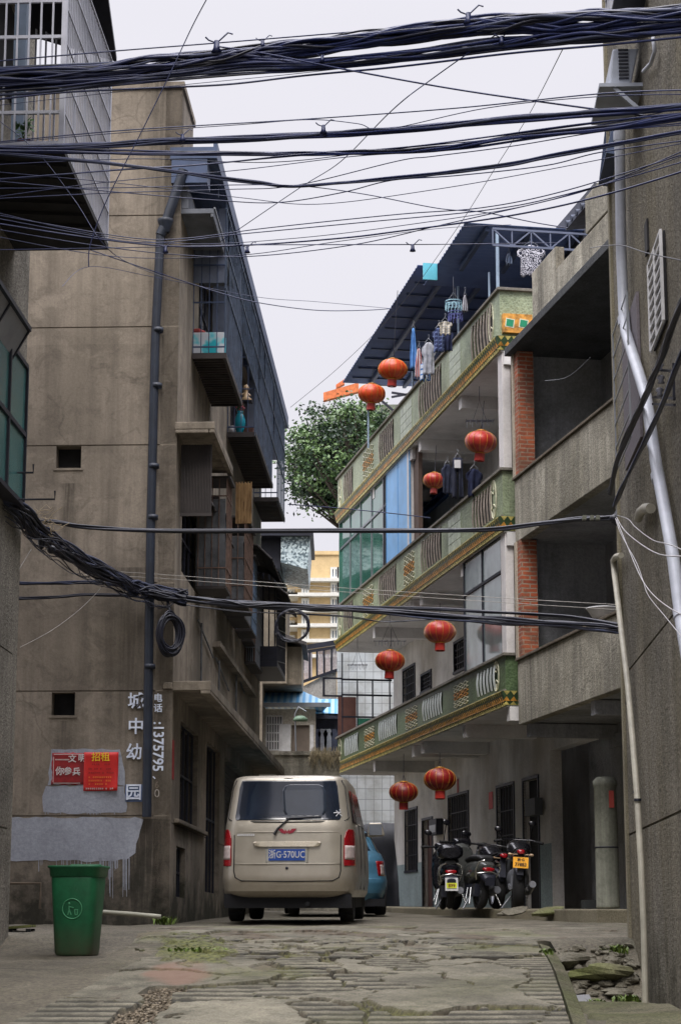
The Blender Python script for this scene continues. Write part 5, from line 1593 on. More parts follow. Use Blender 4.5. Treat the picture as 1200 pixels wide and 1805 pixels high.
def wheel(par, x, y, r=.29, w=.175, z0=0.0, name='wheel'):
    m = MB()
    m.lathe([(r*.62, -w/2), (r*.93, -w/2), (r, -w*.38), (r, w*.38), (r*.93, w/2), (r*.62, w/2), (r*.60, 0), (r*.62, -w/2)], (0, 0, 0), 28, 'x')
    wo_ = m.build(name, M_tyre, par); wo_.location = (x, y, r+z0)
    m = MB(); m.lathe([(0, -w*.4), (r*.2, -w*.42), (r*.5, -w*.36), (r*.61, -w*.44)], (0, 0, 0), 24, 'x'); m.lathe([(0, w*.4), (r*.2, w*.42), (r*.5, w*.36), (r*.61, w*.44)], (0, 0, 0), 24, 'x'); m.build('rim', M_rim, wo_)
van = empty('minivan', 'beige-gold minivan parked facing away, blue rear plate', 'van')
van.location = (-.66, 25.5, gz(-.6, 25.6) + .035)
van.rotation_euler = (math.radians(.9), 0, math.radians(-3.2))
V = Car([(.30, .80, .13, 4.25), (.36, .835, .03, 4.32), (.52, .855, .0, 4.36), (.80, .85, .03, 4.36), (1.02, .84, .05, 4.25), (1.18, .82, .075, 3.75), (1.30, .805, .12, 3.45), (1.62, .75, .20, 3.0), (1.74, .722, .22, 2.85), (1.775, .70, .24, 2.8), (1.80, .64, .31, 2.7), (1.815, .45, .5, 2.5), (1.82, .3, .8, 2.3)], 9)
M_gold = carpaint('champagne_paint', srgb(164, 157, 143))
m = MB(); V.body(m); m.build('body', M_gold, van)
M_dkglass = glass('dark_car_glass', srgb(30, 38, 52), .10)
m = MB(); V.rear_patch(m, [(1.245, -.725, .725), (1.27, -.75, .75), (1.66, -.695, .695), (1.735, -.66, .66)], .008, .02)
rw = m.build('rear_window', M_dkglass, van)
# painted reflection: a paler patch laid on the rear glass
m = MB(); V.rear_patch(m, [(1.29, .03, .40), (1.31, -.03, .45), (1.36, -.06, .48), (1.60, -.08, .47), (1.66, -.05, .44), (1.685, .0, .38)], .0095, .001); m.build('painted_reflection', glass('painted_reflection_glass', srgb(48, 56, 68), .16), rw)
m = MB(); V.line(m, [(-.715, 1.238), (-.4, 1.222), (0, 1.216), (.4, 1.222), (.715, 1.238)], .008, .006); V.line(m, [(-.73, 1.245), (-.757, 1.28), (-.70, 1.66), (-.66, 1.742), (0, 1.762), (.66, 1.742), (.70, 1.66), (.757, 1.28), (.73, 1.245)], .006, .003); m.build('window_seal', M_black, van)
m = MB(); V.line(m, [(-.66, 1.06), (-.66, .62), (-.64, .54), (-.56, .50), (.0, .492), (.56, .50), (.64, .54), (.66, .62), (.66, 1.06)], .0075, .002); m.build('tailgate_seam', M_under, van)
m = MB(); V.rear_patch(m, [(.70, -.655, .655), (.712, -.655, .655)], .006, .01); V.rear_patch(m, [(1.09, -.73, .73), (1.10, -.73, .73)], .004, .01); m.build('tailgate_crease', M_gold, van)
m = MB(); V.rear_patch(m, [(.915, -.36, .36), (.925, -.40, .40), (.965, -.42, .42), (.975, -.40, .40)], .026, .03); m.build('tailgate_handle', carpaint('light_gold_trim', srgb(206, 196, 176), .2), van)
m = MB(); V.rear_patch(m, [(.70, -.22, .22), (.72, -.26, .26), (.90, -.27, .27), (.91, -.27, .27)], .004, .004); m.build('plate_surround', plain('dull_silver', srgb(168, 166, 158), .5, .3, .1), van)
pm = MB(); yp = V.rear(0, .8, .022); pm.box(-.225, yp, .745, .225, yp+.01, .885); pl = pm.build('number_plate', plain('plate_blue', srgb(28, 70, 150), .4, 0, .08), van)
text('plate_text', '浙G·570UC', .115, M_white, pl, upright(0, yp-.003, .815), .001, .001, sx=.80)
for sg in (-1, 1):
    e = MB(); xo = .845
    V2 = V
    rows = [(.68, .70, .835), (.74, .695, .84), (1.02, .70, .83), (1.09, .72, .815), (1.13, .745, .80)]
    V.rear_patch(e, [(z, min(sg*a, sg*b), max(sg*a, sg*b)) for z, a, b in rows], .012, .03, nx=8)
    tl = e.build('tail_light', M_redl, van)
    e = MB(); V.rear_patch(e, [(z, min(sg*a, sg*b), max(sg*a, sg*b)) for z, a, b in [(.76, .71, .82), (.93, .71, .82)]], .016, .01, nx=8); e.build('clear_lens', M_clearl, tl)
m = MB(); V.rear_patch(m, [(.37, -.80, .80), (.42, -.82, .82), (.455, -.82, .82), (.46, -.82, .82)], .016, .03, nx=24); m.build('bumper', M_gold, van)
# wiper
m = MB(); m.tube([(-.16, V.rear(-.16, 1.06, .03), 1.06), (-.12, V.rear(-.1, 1.14, .035), 1.13), (.02, V.rear(0, 1.27, .03), 1.265)], [.018, .014, .007], 8); m.tube([(-.02, V.rear(0, 1.27, .03), 1.262), (.42, V.rear(.42, 1.27, .03), 1.285)], .009, 6); m.build('wiper', M_black, van)
# winged red emblem, drawn as facets
yb_ = V.rear(0, 1.11, .014)
m = MB()
for sg in (-1, 1):
    for poly in ([(.015, 1.09), (.06, 1.135), (.12, 1.135), (.07, 1.085), (.02, 1.07)], [(0, 1.075), (.028, 1.105), (.028, 1.13), (.0, 1.10)]):
        pp = [(sg*a, b) for a, b in poly]
        if sg < 0: pp = pp[::-1]
        m.prism(pp, yb_, yb_+.01, 'y')
m.build('emblem', plain('ruby_emblem', srgb(150, 40, 56), .2, .3, .1), van)
m = MB(); m.lathe([(0, 0), (.018, 0), (.018, .012), (0, .012)], (0, V.rear(0, .66, .012), .655), 12, 'y'); m.build('lock', M_dark, van)
for k, (xa, xb, zz) in enumerate(((-.62, -.40, 1.06),)):
    m = MB()
    for i in range(9): x = xa + (xb-xa)*i/9; m.box(x, V.rear(x, zz, .008), zz-.014, x+.017, V.rear(x, zz, .0), zz+.014)
    m.build('badge', M_chrome, van)
# seats hint: sticker on glass
m = MB(); g = lambda x, z: (x, V.rear(x, z, .014), z)
m.tube([g(.60, 1.36), g(.63, 1.33), g(.60, 1.29)], .006, 4); m.tube([g(.57, 1.33), g(.66, 1.34)], .006, 4); m.tube([g(.63, 1.33), g(.67, 1.29)], .005, 4); m.tube([g(.645, 1.375), g(.645, 1.36)], .008, 4)
m.build('lizard_sticker', M_white, rw)
m = MB(); V.side_patch(m, [(1.22, .35, 3.3), (1.62, .45, 2.9)], 1, .006); V.side_patch(m, [(1.22, .35, 3.3), (1.62, .45, 2.9)], -1, .006); m.build('side_window', M_dkglass, van)
m = MB()
for yy in (1.35, 2.4): m.tube([(V.side(yy, z, .002, 1), yy, z) for z in (.4, .7, 1.0, 1.2, 1.6)], .006, 4)
m.build('door_seam', M_under, van)
m = MB(); m.box(-.78, .15, .17, .78, 4.1, .34); m.build('underbody', M_under, van)
m = MB(); m.tube([(-.72, .78, .30), (.72, .78, .30)], .045, 8); m.tube([(.3, .3, .22), (.3, 1.5, .24)], .05, 8); m.tube([(.25, .05, .22), (.25, .5, .22)], .03, 8); m.build('rear_axle', M_under, van)
for y, x in ((.85, .70), (3.45, .70)):
    wheel(van, x, y); wheel(van, -x, y)
m = MB()
for sg in (-1, 1): m.box(sg*.60, .62, .09, sg*.78, .66, .33)
m.build('mud_flap', M_under, van)
# wing mirror on the right
m = MB(); m.hexa([(.86, 3.05, 1.11), (1.10, 3.02, 1.13), (1.10, 3.14, 1.13), (.86, 3.14, 1.11)], [(.88, 3.05, 1.31), (1.06, 3.02, 1.31), (1.06, 3.13, 1.31), (.88, 3.14, 1.31)]); mi_ = m.build('wing_mirror', M_gold, van, bevel=.02)
m = MB(); m.box(.885, 3.005, 1.14, 1.065, 3.012, 1.29); m.build('mirror_glass', glass('mirror_glass', srgb(90, 96, 104), .03), mi_)
m = MB(); m.box(.76, 3.06, 1.12, .88, 3.12, 1.17); m.build('mirror_arm', M_black, mi_)
# teal saloon ahead of the van
M_teal = carpaint('teal_paint', srgb(78, 128, 156))
car = empty('parked_car', 'teal car mostly hidden behind the beige van, its right tail light showing', 'car')
car.location = (-.02, 33.2, gz(0, 33.2) + .03); car.rotation_euler = (math.radians(.9), 0, math.radians(3))
K = Car([(.22, .80, .10, 4.0), (.36, .83, .0, 4.1), (.55, .84, -.02, 4.1), (.62, .83, .06, 4.08), (.86, .80, .10, 3.9), (.98, .74, .22, 3.3), (1.02, .70, .40, 3.0), (1.30, .58, .95, 2.5), (1.38, .50, 1.2, 2.3), (1.41, .35, 1.5, 2.1)], 5)
m = MB(); K.body(m); m.build('body', M_teal, car)
for sg in (-1, 1):
    m = MB(); K.rear_patch(m, [(z, min(sg*a, sg*b), max(sg*a, sg*b)) for z, a, b in [(.62, .64, .815), (.86, .60, .79)]], .012, .02, 8); tl = m.build('tail_light', M_redl, car)
    m = MB(); K.rear_patch(m, [(z, min(sg*a, sg*b), max(sg*a, sg*b)) for z, a, b in [(.64, .69, .76), (.80, .68, .75)]], .016, .01, 6); m.build('clear_lens', M_clearl, tl)
m = MB(); K.side_patch(m, [(1.0, .6, 2.9), (1.28, 1.1, 2.4)], 1, .006); m.build('side_window', M_dkglass, car)
m = MB(); K.rear_patch(m, [(1.03, -.6, .6), (1.26, -.5, .5)], .006, .02); m.build('rear_window', M_dkglass, car)
m = MB(); K.rear_patch(m, [(.56, -.82, .82), (.585, -.82, .82)], .01, .02, 20); K.rear_patch(m, [(.33, -.8, .8), (.35, -.8, .8)], .01, .02, 20); m.build('bumper', M_teal, car)
m = MB(); K.rear_patch(m, [(.63, .26, .42), (.80, .26, .42)], .008, .01, 4); m.build('plate_recess', carpaint('pale_teal', srgb(120, 186, 200)), car)
m = MB(); m.box(-.74, .12, .14, .74, 3.9, .26); m.build('underbody', M_under, car)
for y, x in ((.72, .70), (3.1, .70)): wheel(car, x, y, .29, .18); wheel(car, -x, y, .29, .18)
# ================================================================== WHEELIE BIN
nb_ = NT('green_plastic'); cb_ = nb_.ramp(nb_.noise(3, 7, .75), [(.3, srgb(10, 70, 42)), (.7, srgb(26, 108, 68))]); zb_ = nb_.xyz()[2]
cb_ = nb_.mix(nb_.ramp(nb_.noise(9, 8, .85, stretch=(1, 1, .25)), [(.60, 0.0), (.68, .5)]), cb_, srgb(96, 130, 104))
cb_ = nb_.mix(nb_.math('MULTIPLY', nb_.math('SUBTRACT', .34, zb_), nb_.math('MULTIPLY', nb_.noise(7, 5, .7), 4.5), True), cb_, srgb(74, 70, 54)); nb_.color(cb_); nb_.rough(.5); M_bin = nb_.m
bx = P(136, 1684, 20.9)
bn = empty('wheelie_bin', 'open green plastic wheelie bin with a round raised badge on the left', 'wheelie bin', loc=(bx.x, 20.9, bx.z), rz=math.radians(-6))
H = .86
def rr_ring(w, d, z, n=28, e=5):
    out = []
    for i in range(n):
        t = 2*math.pi*i/n; ct, st = math.cos(t), math.sin(t)
        out.append((w*math.copysign(abs(ct)**(2/e), ct), d*math.copysign(abs(st)**(2/e), st), z))
    return out
def rings(m, rs, cap0=True, cap1=True):
    n = len(rs[0]); vs = [p for r_ in rs for p in r_]
    m.add(vs, [(j*n+i, j*n+(i+1) % n, (j+1)*n+(i+1) % n, (j+1)*n+i) for j in range(len(rs)-1) for i in range(n)], 0, True)
    if cap0: m.add(rs[0], [tuple(range(n))[::-1]])
    if cap1: m.add(rs[-1], [tuple(range(n))])
m = MB(); rings(m, [rr_ring(.185, .20, .0), rr_ring(.198, .22, .03), rr_ring(.242, .27, H-.12), rr_ring(.245, .272, H-.02), rr_ring(.225, .255, H-.02), rr_ring(.18, .20, .08)], True, True); m.build('body', M_bin, bn)
m = MB(); rings(m, [rr_ring(.248, .275, H-.09), rr_ring(.256, .285, H-.085), rr_ring(.264, .295, H-.01), rr_ring(.28, .31, H), rr_ring(.282, .312, H+.018), rr_ring(.25, .28, H+.02), rr_ring(.235, .265, H-.01)], False, False); m.build('rim', M_bin, bn)
m = MB(); m.tube([(-.18, .33, H-.02), (-.18, .38, H+.02), (.16, .38, H+.02), (.16, .33, H-.02)], .017, 8)
m.build('handle', M_bin, bn)
m = MB(); m.hexa([(-.20, .30, H-.5), (.18, .30, H-.5), (.18, .325, H-.5), (-.20, .325, H-.5)], [(-.17, .33, H+.05), (.15, .33, H+.05), (.15, .36, H+.05), (-.17, .36, H+.05)]); m.build('lid', M_bin, bn, bevel=.01)
bd = empty('badge'); bd.parent = bn
tl_ = math.atan2(.06, .6)
Mb = Matrix.Translation((.0, -.252, H*.53)) @ Matrix.Rotation(tl_*.9, 4, 'X')
M_binl = plain('worn_green_relief', srgb(70, 140, 100), .5, 0, .1)
m = MB(); ring = [(.098*math.cos(t), -.002, .098*math.sin(t)) for t in [2*math.pi*i/36 for i in range(36)]]; m.tube(ring, .006, 5, closed=True)
# figure throwing litter into a bin, as simple raised strokes
for a, b in (((-.03, .03), (-.03, -.01)), ((-.03, -.01), (-.045, -.06)), ((-.03, -.01), (-.01, -.06)), ((-.03, .02), (.015, .01)), ((.02, -.01), (.06, -.01)), ((.025, -.01), (.03, -.06)), ((.055, -.01), (.05, -.06)), ((.03, -.06), (.05, -.06))):
    m.bar((a[0], -.002, a[1]), (b[0], -.002, b[1]), .010, .008)
m.ell((-.03, -.002, .05), (.013, .005, .013), 8, 6)
o = m.build('relief', M_binl, bd); o.matrix_local = Mb
for sx_ in (-.13, .12):
    m = MB(); m.lathe([(0, -.03), (.09, -.03), (.1, 0), (.09, .03), (0, .03)], (0, 0, 0), 18, 'x'); m.build('wheel', M_tyre, bn, loc=(sx_, .27, .1))
# ================================================================== LANTERNS
M_lan = None
def m_lantern():
    n = NT('red_silk'); x = n.xyz()
    n.color(n.ramp(n.noise(5, 4, .6), [(.3, srgb(128, 20, 14)), (.7, srgb(184, 38, 22))])); n.rough(.38)
    n.b.inputs['Sheen Weight'].default_value = .3
    return n.m
M_lan = m_lantern(); M_gld = plain('gold_band', srgb(206, 150, 60), .4, .3, .15)
def lantern(px, py, w, Y, label, cord, tall=.76, faded=None, z_up=.9):
    D = w*Y/FPX*1.0; r = D/2
    c = P(px, py, Y)
    e = empty('lantern', label, 'lantern', loc=(c.x, Y, c.z), group='red lanterns on the green tiled house')
    e.rotation_euler = (math.sin(px)*.07, math.cos(py*3)*.08, px)
    mt = faded or M_lan
    m = MB(); prof = []
    for i in range(15):
        t = math.pi*(.09 + .82*i/14); prof.append((r*math.sin(t)**.9, -r*tall*.92*math.cos(t)))
    m.lathe(prof, (0, 0, 0), 56, mod=lambda t: 1 - .035*abs(math.sin(14*t)))
    m.build('globe', mt, e)
    m = MB()
    for i in range(14):
        t = math.pi*2*i/14; m.tube([((a+.004)*math.cos(t), (a+.004)*math.sin(t), b) for a, b in prof], .0035, 4, cap=False)
    m.build('ribs', M_gld, e)
    m = MB()
    for sg in (-1, 1): m.lathe([(0, sg*r*tall*.90), (r*.30, sg*r*tall*.90), (r*.32, sg*r*tall*.98), (r*.27, sg*r*tall*1.0), (0, sg*r*tall*1.0)], (0, 0, 0), 20)
    m.build('end_ring', M_gld, e)
    m = MB()
    for k in range(40):
        t = 2*math.pi*k/40; a = r*.29; m.tube([(a*math.cos(t), a*math.sin(t), -r*tall*.98), (a*1.04*math.cos(t), a*1.04*math.sin(t), -r*tall*1.0 - r*.46)], r*.028, 4)
    m.build('tassel', M_lan, e)
    m = MB(); m.tube([(0, 0, r*tall), (0, 0, r*tall+cord)], .006, 5); 
    m.tube([(-r*.25, 0, r*tall*.98), (0, 0, r*tall+.12), (r*.25, 0, r*tall*.98)], .004, 4); m.build('cord', M_dark, e)
    return e
M_lanf = plain('faded_lantern_silk', srgb(206, 74, 36), .4, 0, .3, 5)
lantern(692, 651, 53, 36.0, 'faded red lantern under the navy roof, the higher of two above the top balcony', 1.3, faded=M_lanf)
lantern(655, 694, 50, 38.5, 'faded red lantern on a thin pole over the top balcony, in front of the tree', .35, faded=M_lanf)
M_lanw = plain('worn_lantern_silk', srgb(176, 52, 34), .5, 0, .4, 7); M_land = plain('dull_lantern_silk', srgb(134, 26, 22), .45, 0, .35, 6)
lantern(847, 779, 58, 33.2, 'bright red lantern in the second floor gallery beside the white column', .5)
lantern(765, 847, 40, 35.0, 'bright red lantern before the blue shutter on the second floor gallery', .5)
lantern(775, 1114, 56, 34.6, 'red lantern under the middle balcony, partly behind the black cables', .3)
lantern(687, 1165, 52, 38.0, 'glossy red lantern with window reflections, far end of the first floor gallery', .4, faded=M_lanw)
lantern(775, 1374, 56, 34.5, 'dark red lantern above the motorcycles, larger of the ground floor pair', .25, faded=M_land)
lantern(711, 1396, 50, 38.0, 'dark red lantern under the lowest balcony, smaller and lower of the ground floor pair', .5, faded=M_land)
m = MB(); a = P(649, 700, 38.6); b = P(649, 790, 38.6); m.tube([a, b], .018, 6)
tag(m.build('thin_pole', M_post), 'thin pale pole rising from the top balcony below the left faded lantern', 'pole')
# drying frames beside the lanterns
def drying_frame(px, py, w, Y, label, n=5):
    c = P(px, py, Y); W_ = w*Y/FPX/2
    e = empty('drying_frame', label, 'drying rack', loc=(c.x, Y, c.z), group='wire drying frames')
    m = MB()
    for s_ in (-.06, 0, .06): m.tube([(-W_, s_*2, s_*.3), (W_, s_*2, s_*.3)], .006, 4)
    for k in range(n+1): m.tube([(-W_+2*W_*k/n, -.12, -.0), (-W_+2*W_*k/n, .12, 0)], .005, 4)
    m.build('frame', M_dark, e)
    m = MB()
    for k in range(n*2): x = -W_+2*W_*(k+.5)/(n*2); m.tube([(x, (-1)**k*.1, 0), (x, (-1)**k*.1, -.09)], .006, 4)
    m.build('pegs', M_alu, e)
    m = MB(); m.tube([(-W_*.5, 0, 0), (0, 0, .35), (W_*.5, 0, 0)], .005, 4); m.tube([(0, 0, .35), (0, 0, .6)], .005, 4); m.build('hook', M_dark, e)
drying_frame(687, 1130, 56, 38.2, 'wire drying frame hanging just above the glossy lantern of the first floor')
drying_frame(845, 742, 50, 33.3, 'wire drying frame hanging above the second floor lantern by the white column')
drying_frame(630, 1172, 34, 43.0, 'small wire drying frame in front of the white tiled wall at the far end')
# ================================================================== SIGNS AND POSTERS ON THE LEFT HOUSE
M_let = plain('pale_lettering', srgb(222, 230, 250), .5, 0, .12, 12)
M_letb = plain('blue_letter_edge', srgb(86, 104, 140), .6, 0, .1)
sg1 = empty('shop_lettering', 'large raised pale blue Chinese characters reading 城中幼园 down the brown wall, left of the pipe', 'wall lettering', L2.M)
for ch, px, py in (('城', 240, 1237), ('中', 240, 1282), ('幼', 237, 1327), ('园', 236, 1398)):
    h = L2.hit(px, py, 1, -.012)
    text('character', ch, .215, M_let, sg1, upright(h.x, -.016, h.z), .010, .003)
    if ch == '园':
        m = MB(); m.box(h.x-.108, -.004, h.z-.108, h.x+.108, -.001, h.z+.108); m.build('backing', M_letb, sg1)
sg2 = empty('phone_lettering', 'narrow column of white writing with a telephone number, right of the dark blue pipe', 'wall lettering', L2.M)
for ch, px, py, s_ in (('电', 279, 1231, .115), ('话', 279, 1249, .115)):
    h = L2.hit(px, py, 1, -.006); text('character', ch, s_, M_let, sg2, upright(h.x, -.008, h.z), .003, .002)
h = L2.hit(278.5, 1316, 1, -.006)
text('digits', ':1375795', .185, M_let, sg2, upright(h.x, -.008, h.z, -90), .003, .004, sx=.92)
h = L2.hit(277, 1370, 1, -.006); text('digits', '、', .12, M_let, sg2, upright(h.x, -.008, h.z+.02, 0), .002, .002)
h = L2.hit(277, 1399, 1, -.006); text('faded_digit', '0', .15, plain('worn_lettering', srgb(168, 160, 150), .7, 0, .3, 30), sg2, upright(h.x, -.007, h.z, 0), .002, 0)
h = L2.hit(277, 1384, 1, -.006); text('faded_digit', '6', .12, plain('very_worn_lettering', srgb(132, 120, 104), .8, 0, .3, 30), sg2, upright(h.x, -.007, h.z, 0), .001, 0)
M_red = plain('poster_red', srgb(206, 34, 28), .55, 0, .12, 3)
M_dred = plain('old_poster_red', srgb(150, 30, 34), .6, 0, .3, 6)
M_gold_t = plain('poster_yellow', srgb(240, 200, 40), .6, 0, .05)
M_or_t = plain('poster_orange', srgb(232, 130, 50), .6, 0, .05)
M_dk_t = plain('poster_brown', srgb(110, 20, 14), .6, 0, .05)
M_wt = plain('poster_white', srgb(214, 206, 204), .6, 0, .15, 20)
def sheet_at(par, mats, px0, py0, px1, py1, y, name, mat, curl=0.0, tear=0):
    q = fr_rect(L2, px0, py0, px1, py1, y); m = MB(); n = 10
    vs = []; rr = random.Random(int(px0*7+py0))
    for j in range(n+1):
        for i in range(n+1):
            x = q[0] + (q[2]-q[0])*i/n; z = q[1] + (q[3]-q[1])*j/n
            c = curl*max(0, (i/n-.6))*max(0, .5-j/n)*6 + .004*noise.noise((x*5, z*5, px0))
            jx = tear*rr.uniform(-1, 1) if i in (0, n) else 0; jz = tear*rr.uniform(-1, 1) if j in (0, n) else 0
            vs.append((x+jx, y - c, z+jz))
    m.add(vs, [(j*(n+1)+i, j*(n+1)+i+1, (j+1)*(n+1)+i+1, (j+1)*(n+1)+i) for j in range(n) for i in range(n)], 0, True)
    o = m.build(name, mat, par); t = o.modifiers.new('t', 'SOLIDIFY'); t.thickness = .002; t.offset = -1
    return o
p1_ = empty('poster', 'torn dark red poster with white characters, left of the brighter red notice', 'poster', L2.M)
sheet_at(p1_, None, 93, 1327, 152, 1383, -.008, 'paper', M_dred, 0, .008)
m = MB(); q = fr_rect(L2, 93, 1327, 150, 1383, -.014)
m.box(q[0]+.02, -.017, q[3]-.022, q[2]-.03, -.0145, q[3]-.016); m.box(q[0]+.02, -.017, q[1]+.016, q[2]-.06, -.0145, q[1]+.022); m.box(q[0]+.016, -.017, q[1]+.03, q[0]+.022, -.0145, q[3]-.05); m.build('border', M_wt, p1_)
for ch, px, py, s_ in (('文', 128, 1338, .105), ('明', 145, 1337, .10), ('你', 106, 1360, .115), ('参', 120, 1360, .105), ('兵', 135, 1361, .105)):
    h = L2.hit(px, py, 1, -.016); text('character', ch, s_, M_wt, p1_, upright(h.x, -.017, h.z), .001, .002)
m = MB()
for k in range(12):
    h = L2.hit(99 + k*2.1, 1339, 1, -.016); m.box(h.x-.005, -.017, h.z-.008, h.x+.004, -.015, h.z+.008)
m.build('small_print', M_wt, p1_)
p2_ = empty('poster', 'bright red rental notice with yellow heading 招租, its lower corner curling', 'poster', L2.M)
sheet_at(p2_, None, 149, 1326, 208, 1394, -.020, 'paper', M_red, .035, 0)
h = L2.hit(178, 1335, 1, -.03); text('heading', '招租', .118, M_gold_t, p2_, upright(h.x, -.030, h.z), .001, .0012)
rr = random.Random(12)
m = MB(); m2 = MB(); m3 = MB()
for row, (py, mm, a, b, hh) in enumerate(((1347, m2, 163, 196, .008), (1355, m2, 157, 200, .011), (1362, m2, 157, 200, .010), (1370, m, 157, 198, .011), (1376, m, 157, 199, .011), (1382, m, 157, 190, .011), (1390, m3, 152, 202, .011))):
    px = a
    while px < b:
        w = rr.choice([2.2, 2.6, 3.0])
        if rr.random() < .8:
            h = L2.hit(px, py, 1, -.03); cur = .035*max(0, (px-149)/59-.6)*max(0, .5-(1394-py)/68)*6
            # each glyph of small print: an upright and two cross strokes
            yy = -.030 - cur
            mm.box(h.x, yy, h.z-hh, h.x+.004, yy+.002, h.z+hh); mm.box(h.x+.005, yy, h.z+hh*.3, h.x+.016, yy+.002, h.z+hh*.7); mm.box(h.x+.005, yy, h.z-hh*.8, h.x+.015, yy+.002, h.z-hh*.3)
        px += w + .9
m.build('small_print', M_or_t, p2_); m2.build('small_print', M_dk_t, p2_); m3.build('small_print', M_wt, p2_)
# red couplet strip on the side wall
q0 = L2.X(297, 1298); q1 = L2.X(309, 1376)
m = MB(); m.box(.003, q0[0] + .05 if q0[0] > 0 else .06, q1[1], .006, .24, q0[1])
o = m.build('paper_strip', M_dred); o.matrix_world = L2.M
tag(o, 'faded narrow red paper strip pasted just round the corner of the brown wall', 'paper strip')
# ================================================================== CABLES
def sp(pts):
    return [P(a, b, c) for a, b, c in pts]
def wire(label, pts, r=.005, n=1, spread=0.0, mat=None, seed=0, Y=19.0, weave=1.0, group='cables strung across the lane', name=None):
    pts = [(p[0], p[1], (p[2] if p[2] > 20 else min(p[2], 17.8) - 3.4*max(0, (p[0]-500)/735)) if len(p) > 2 else 17.9 - 3.6*max(0, (p[0]-500)/735)) for p in pts]
    return bundle(name or ('cable_bundle' if n > 1 else 'cable'), label, sp(pts), r, n, spread, mat or M_cabn, seed, group=group, cat='cable bundle' if n > 1 else 'cable', weave=weave)
R_ = 1235; L_ = -40
wire('topmost thin messenger wire, running above the thickest navy bundle', [(L_, 111), (190, 91), (380, 76), (600, 58), (800, 42), (1010, 24), (R_, 9)], .0075)
wire('thickest navy cable bundle, crossing the whole top of the photo', [(L_, 136), (150, 126), (300, 112), (420, 100), (520, 87), (650, 69), (820, 50), (950, 40), (1080, 34), (R_, 24)], .0135, 40, .088, seed=3, weave=.8)
wire('second navy bundle, just under the thickest one and splitting from it', [(L_, 154), (150, 142), (300, 126), (430, 113), (560, 112), (700, 98), (880, 76), (1000, 68), (1100, 58), (R_, 46)], .012, 15, .05, seed=4, weave=.8)
wire('third navy bundle from the top, sagging out of the white cage corner', [(L_, 166), (100, 157), (250, 142), (420, 128), (560, 120), (700, 106), (880, 86), (1060, 68), (R_, 50)], .013, 6, .024, seed=5)
wire('single black cable level with the top of the brown stair tower', [(L_, 180), (100, 164), (250, 156), (400, 149), (540, 133), (700, 118), (900, 94), (1060, 80), (R_, 62)], .0105)
wire('straight cable slanting down to the right from the dark clamp near the top', [(384, 82, 18.6), (470, 95, 18.6), (600, 121, 18.6), (800, 157, 18.6), (1000, 186, 18.6), (R_, 217, 18.6)], .009)
wire('upper of two parallel wires halfway down the sky', [(L_, 254), (190, 232), (340, 222), (540, 210), (800, 191), (1060, 165), (R_, 158)], .0065)
wire('slack wire drooping from the parallel wires and rejoining them at the right', [(L_, 256), (190, 236), (420, 220), (545, 211), (630, 218), (680, 228), (860, 190), (1060, 170), (R_, 166)], .0045)
wire('navy bundle that passes the tip of the brown stair tower', [(L_, 264), (150, 258), (350, 247), (560, 238), (700, 228), (900, 211), (1080, 198), (R_, 186)], .0125, 9, .028, seed=6)
wire('second navy bundle under the stair tower tip, frayed into loops', [(L_, 262), (100, 266), (300, 270), (500, 272), (640, 268), (780, 262), (900, 245), (1080, 225), (R_, 200)], .0105, 6, .024, seed=7)
wire('taut dark cable rising gently to the right, below the looped bundle', [(L_, 320), (200, 300), (370, 288), (520, 274), (700, 262), (900, 236), (1080, 212), (R_, 196)], .009, 2, .008, seed=8)
wire('dark twin cable dipping from the left cage and rising to the right pipe', [(L_, 268), (150, 284), (300, 302), (450, 322), (530, 328), (700, 314), (880, 292), (1000, 270), (R_, 226)], .0095, 4, .013, seed=9)
wire('thin wire leaving the dipping twin cable and sinking towards the navy roof', [(L_, 332), (200, 331), (420, 326), (530, 328), (640, 342), (770, 367), (850, 374), (940, 392), (1000, 402)], .005)
wire('wavy thin wire crossing under the dipping twin cable', [(L_, 352), (200, 340), (400, 334), (520, 327), (700, 284), (760, 276), (900, 258), (1060, 232), (R_, 214)], .005)
wire('long shallow wire sagging lowest behind the cage then climbing right', [(L_, 316), (200, 338), (380, 353), (490, 357), (600, 340), (690, 318), (800, 310), (960, 292), (1060, 268), (R_, 244)], .0055)
wire('first of four thin wires fanning down to the left below the bundles', [(L_, 372), (100, 398), (240, 420), (330, 420), (470, 402), (700, 378), (850, 366), (1000, 335), (R_, 262)], .0055)
wire('second of four thin wires fanning down to the left below the bundles', [(L_, 378), (120, 408), (260, 428), (430, 412), (640, 392), (860, 370), (1000, 342), (R_, 276)], .0055)
wire('third of four thin wires fanning down to the left, slightly thicker', [(L_, 388), (150, 418), (300, 434), (440, 432), (600, 420), (700, 408), (900, 380), (1060, 345), (R_, 292)], .0085)
wire('fourth and lowest of the thin wires fanning down to the left', [(L_, 398), (150, 430), (300, 448), (440, 452), (620, 432), (780, 396), (1000, 345), (1100, 310), (R_, 252)], .005)
wire('bare straight wire with two hooks, level with the top of the navy roof', [(L_, 441), (200, 437), (430, 432), (720, 431), (830, 430, 22), (985, 428, 25)], .005)
wire('wire dropping from the top of the photo across the left cage', [(372, -15, 17.5), (340, 45, 17.8), (300, 130, 18.2), (250, 232, 18.6), (190, 350, 18.9), (160, 430, 19), (157, 470, 19)], .0055)
wire('wire crossing all bundles diagonally, ending on the left house roof', [(905, 45, 18), (860, 70, 18.2), (760, 140, 19), (690, 195, 20), (600, 285, 21.5), (530, 330, 23), (430, 398, 25), (390, 425, 26)], .0055)
wire('hair-thin wire descending left from the top bundles to the left roof end', [(992, 85, 18), (930, 205, 22), (870, 300, 25), (800, 410, 28), (700, 545, 32), (600, 645, 36), (512, 718, 39)], .0045, mat=M_cab)
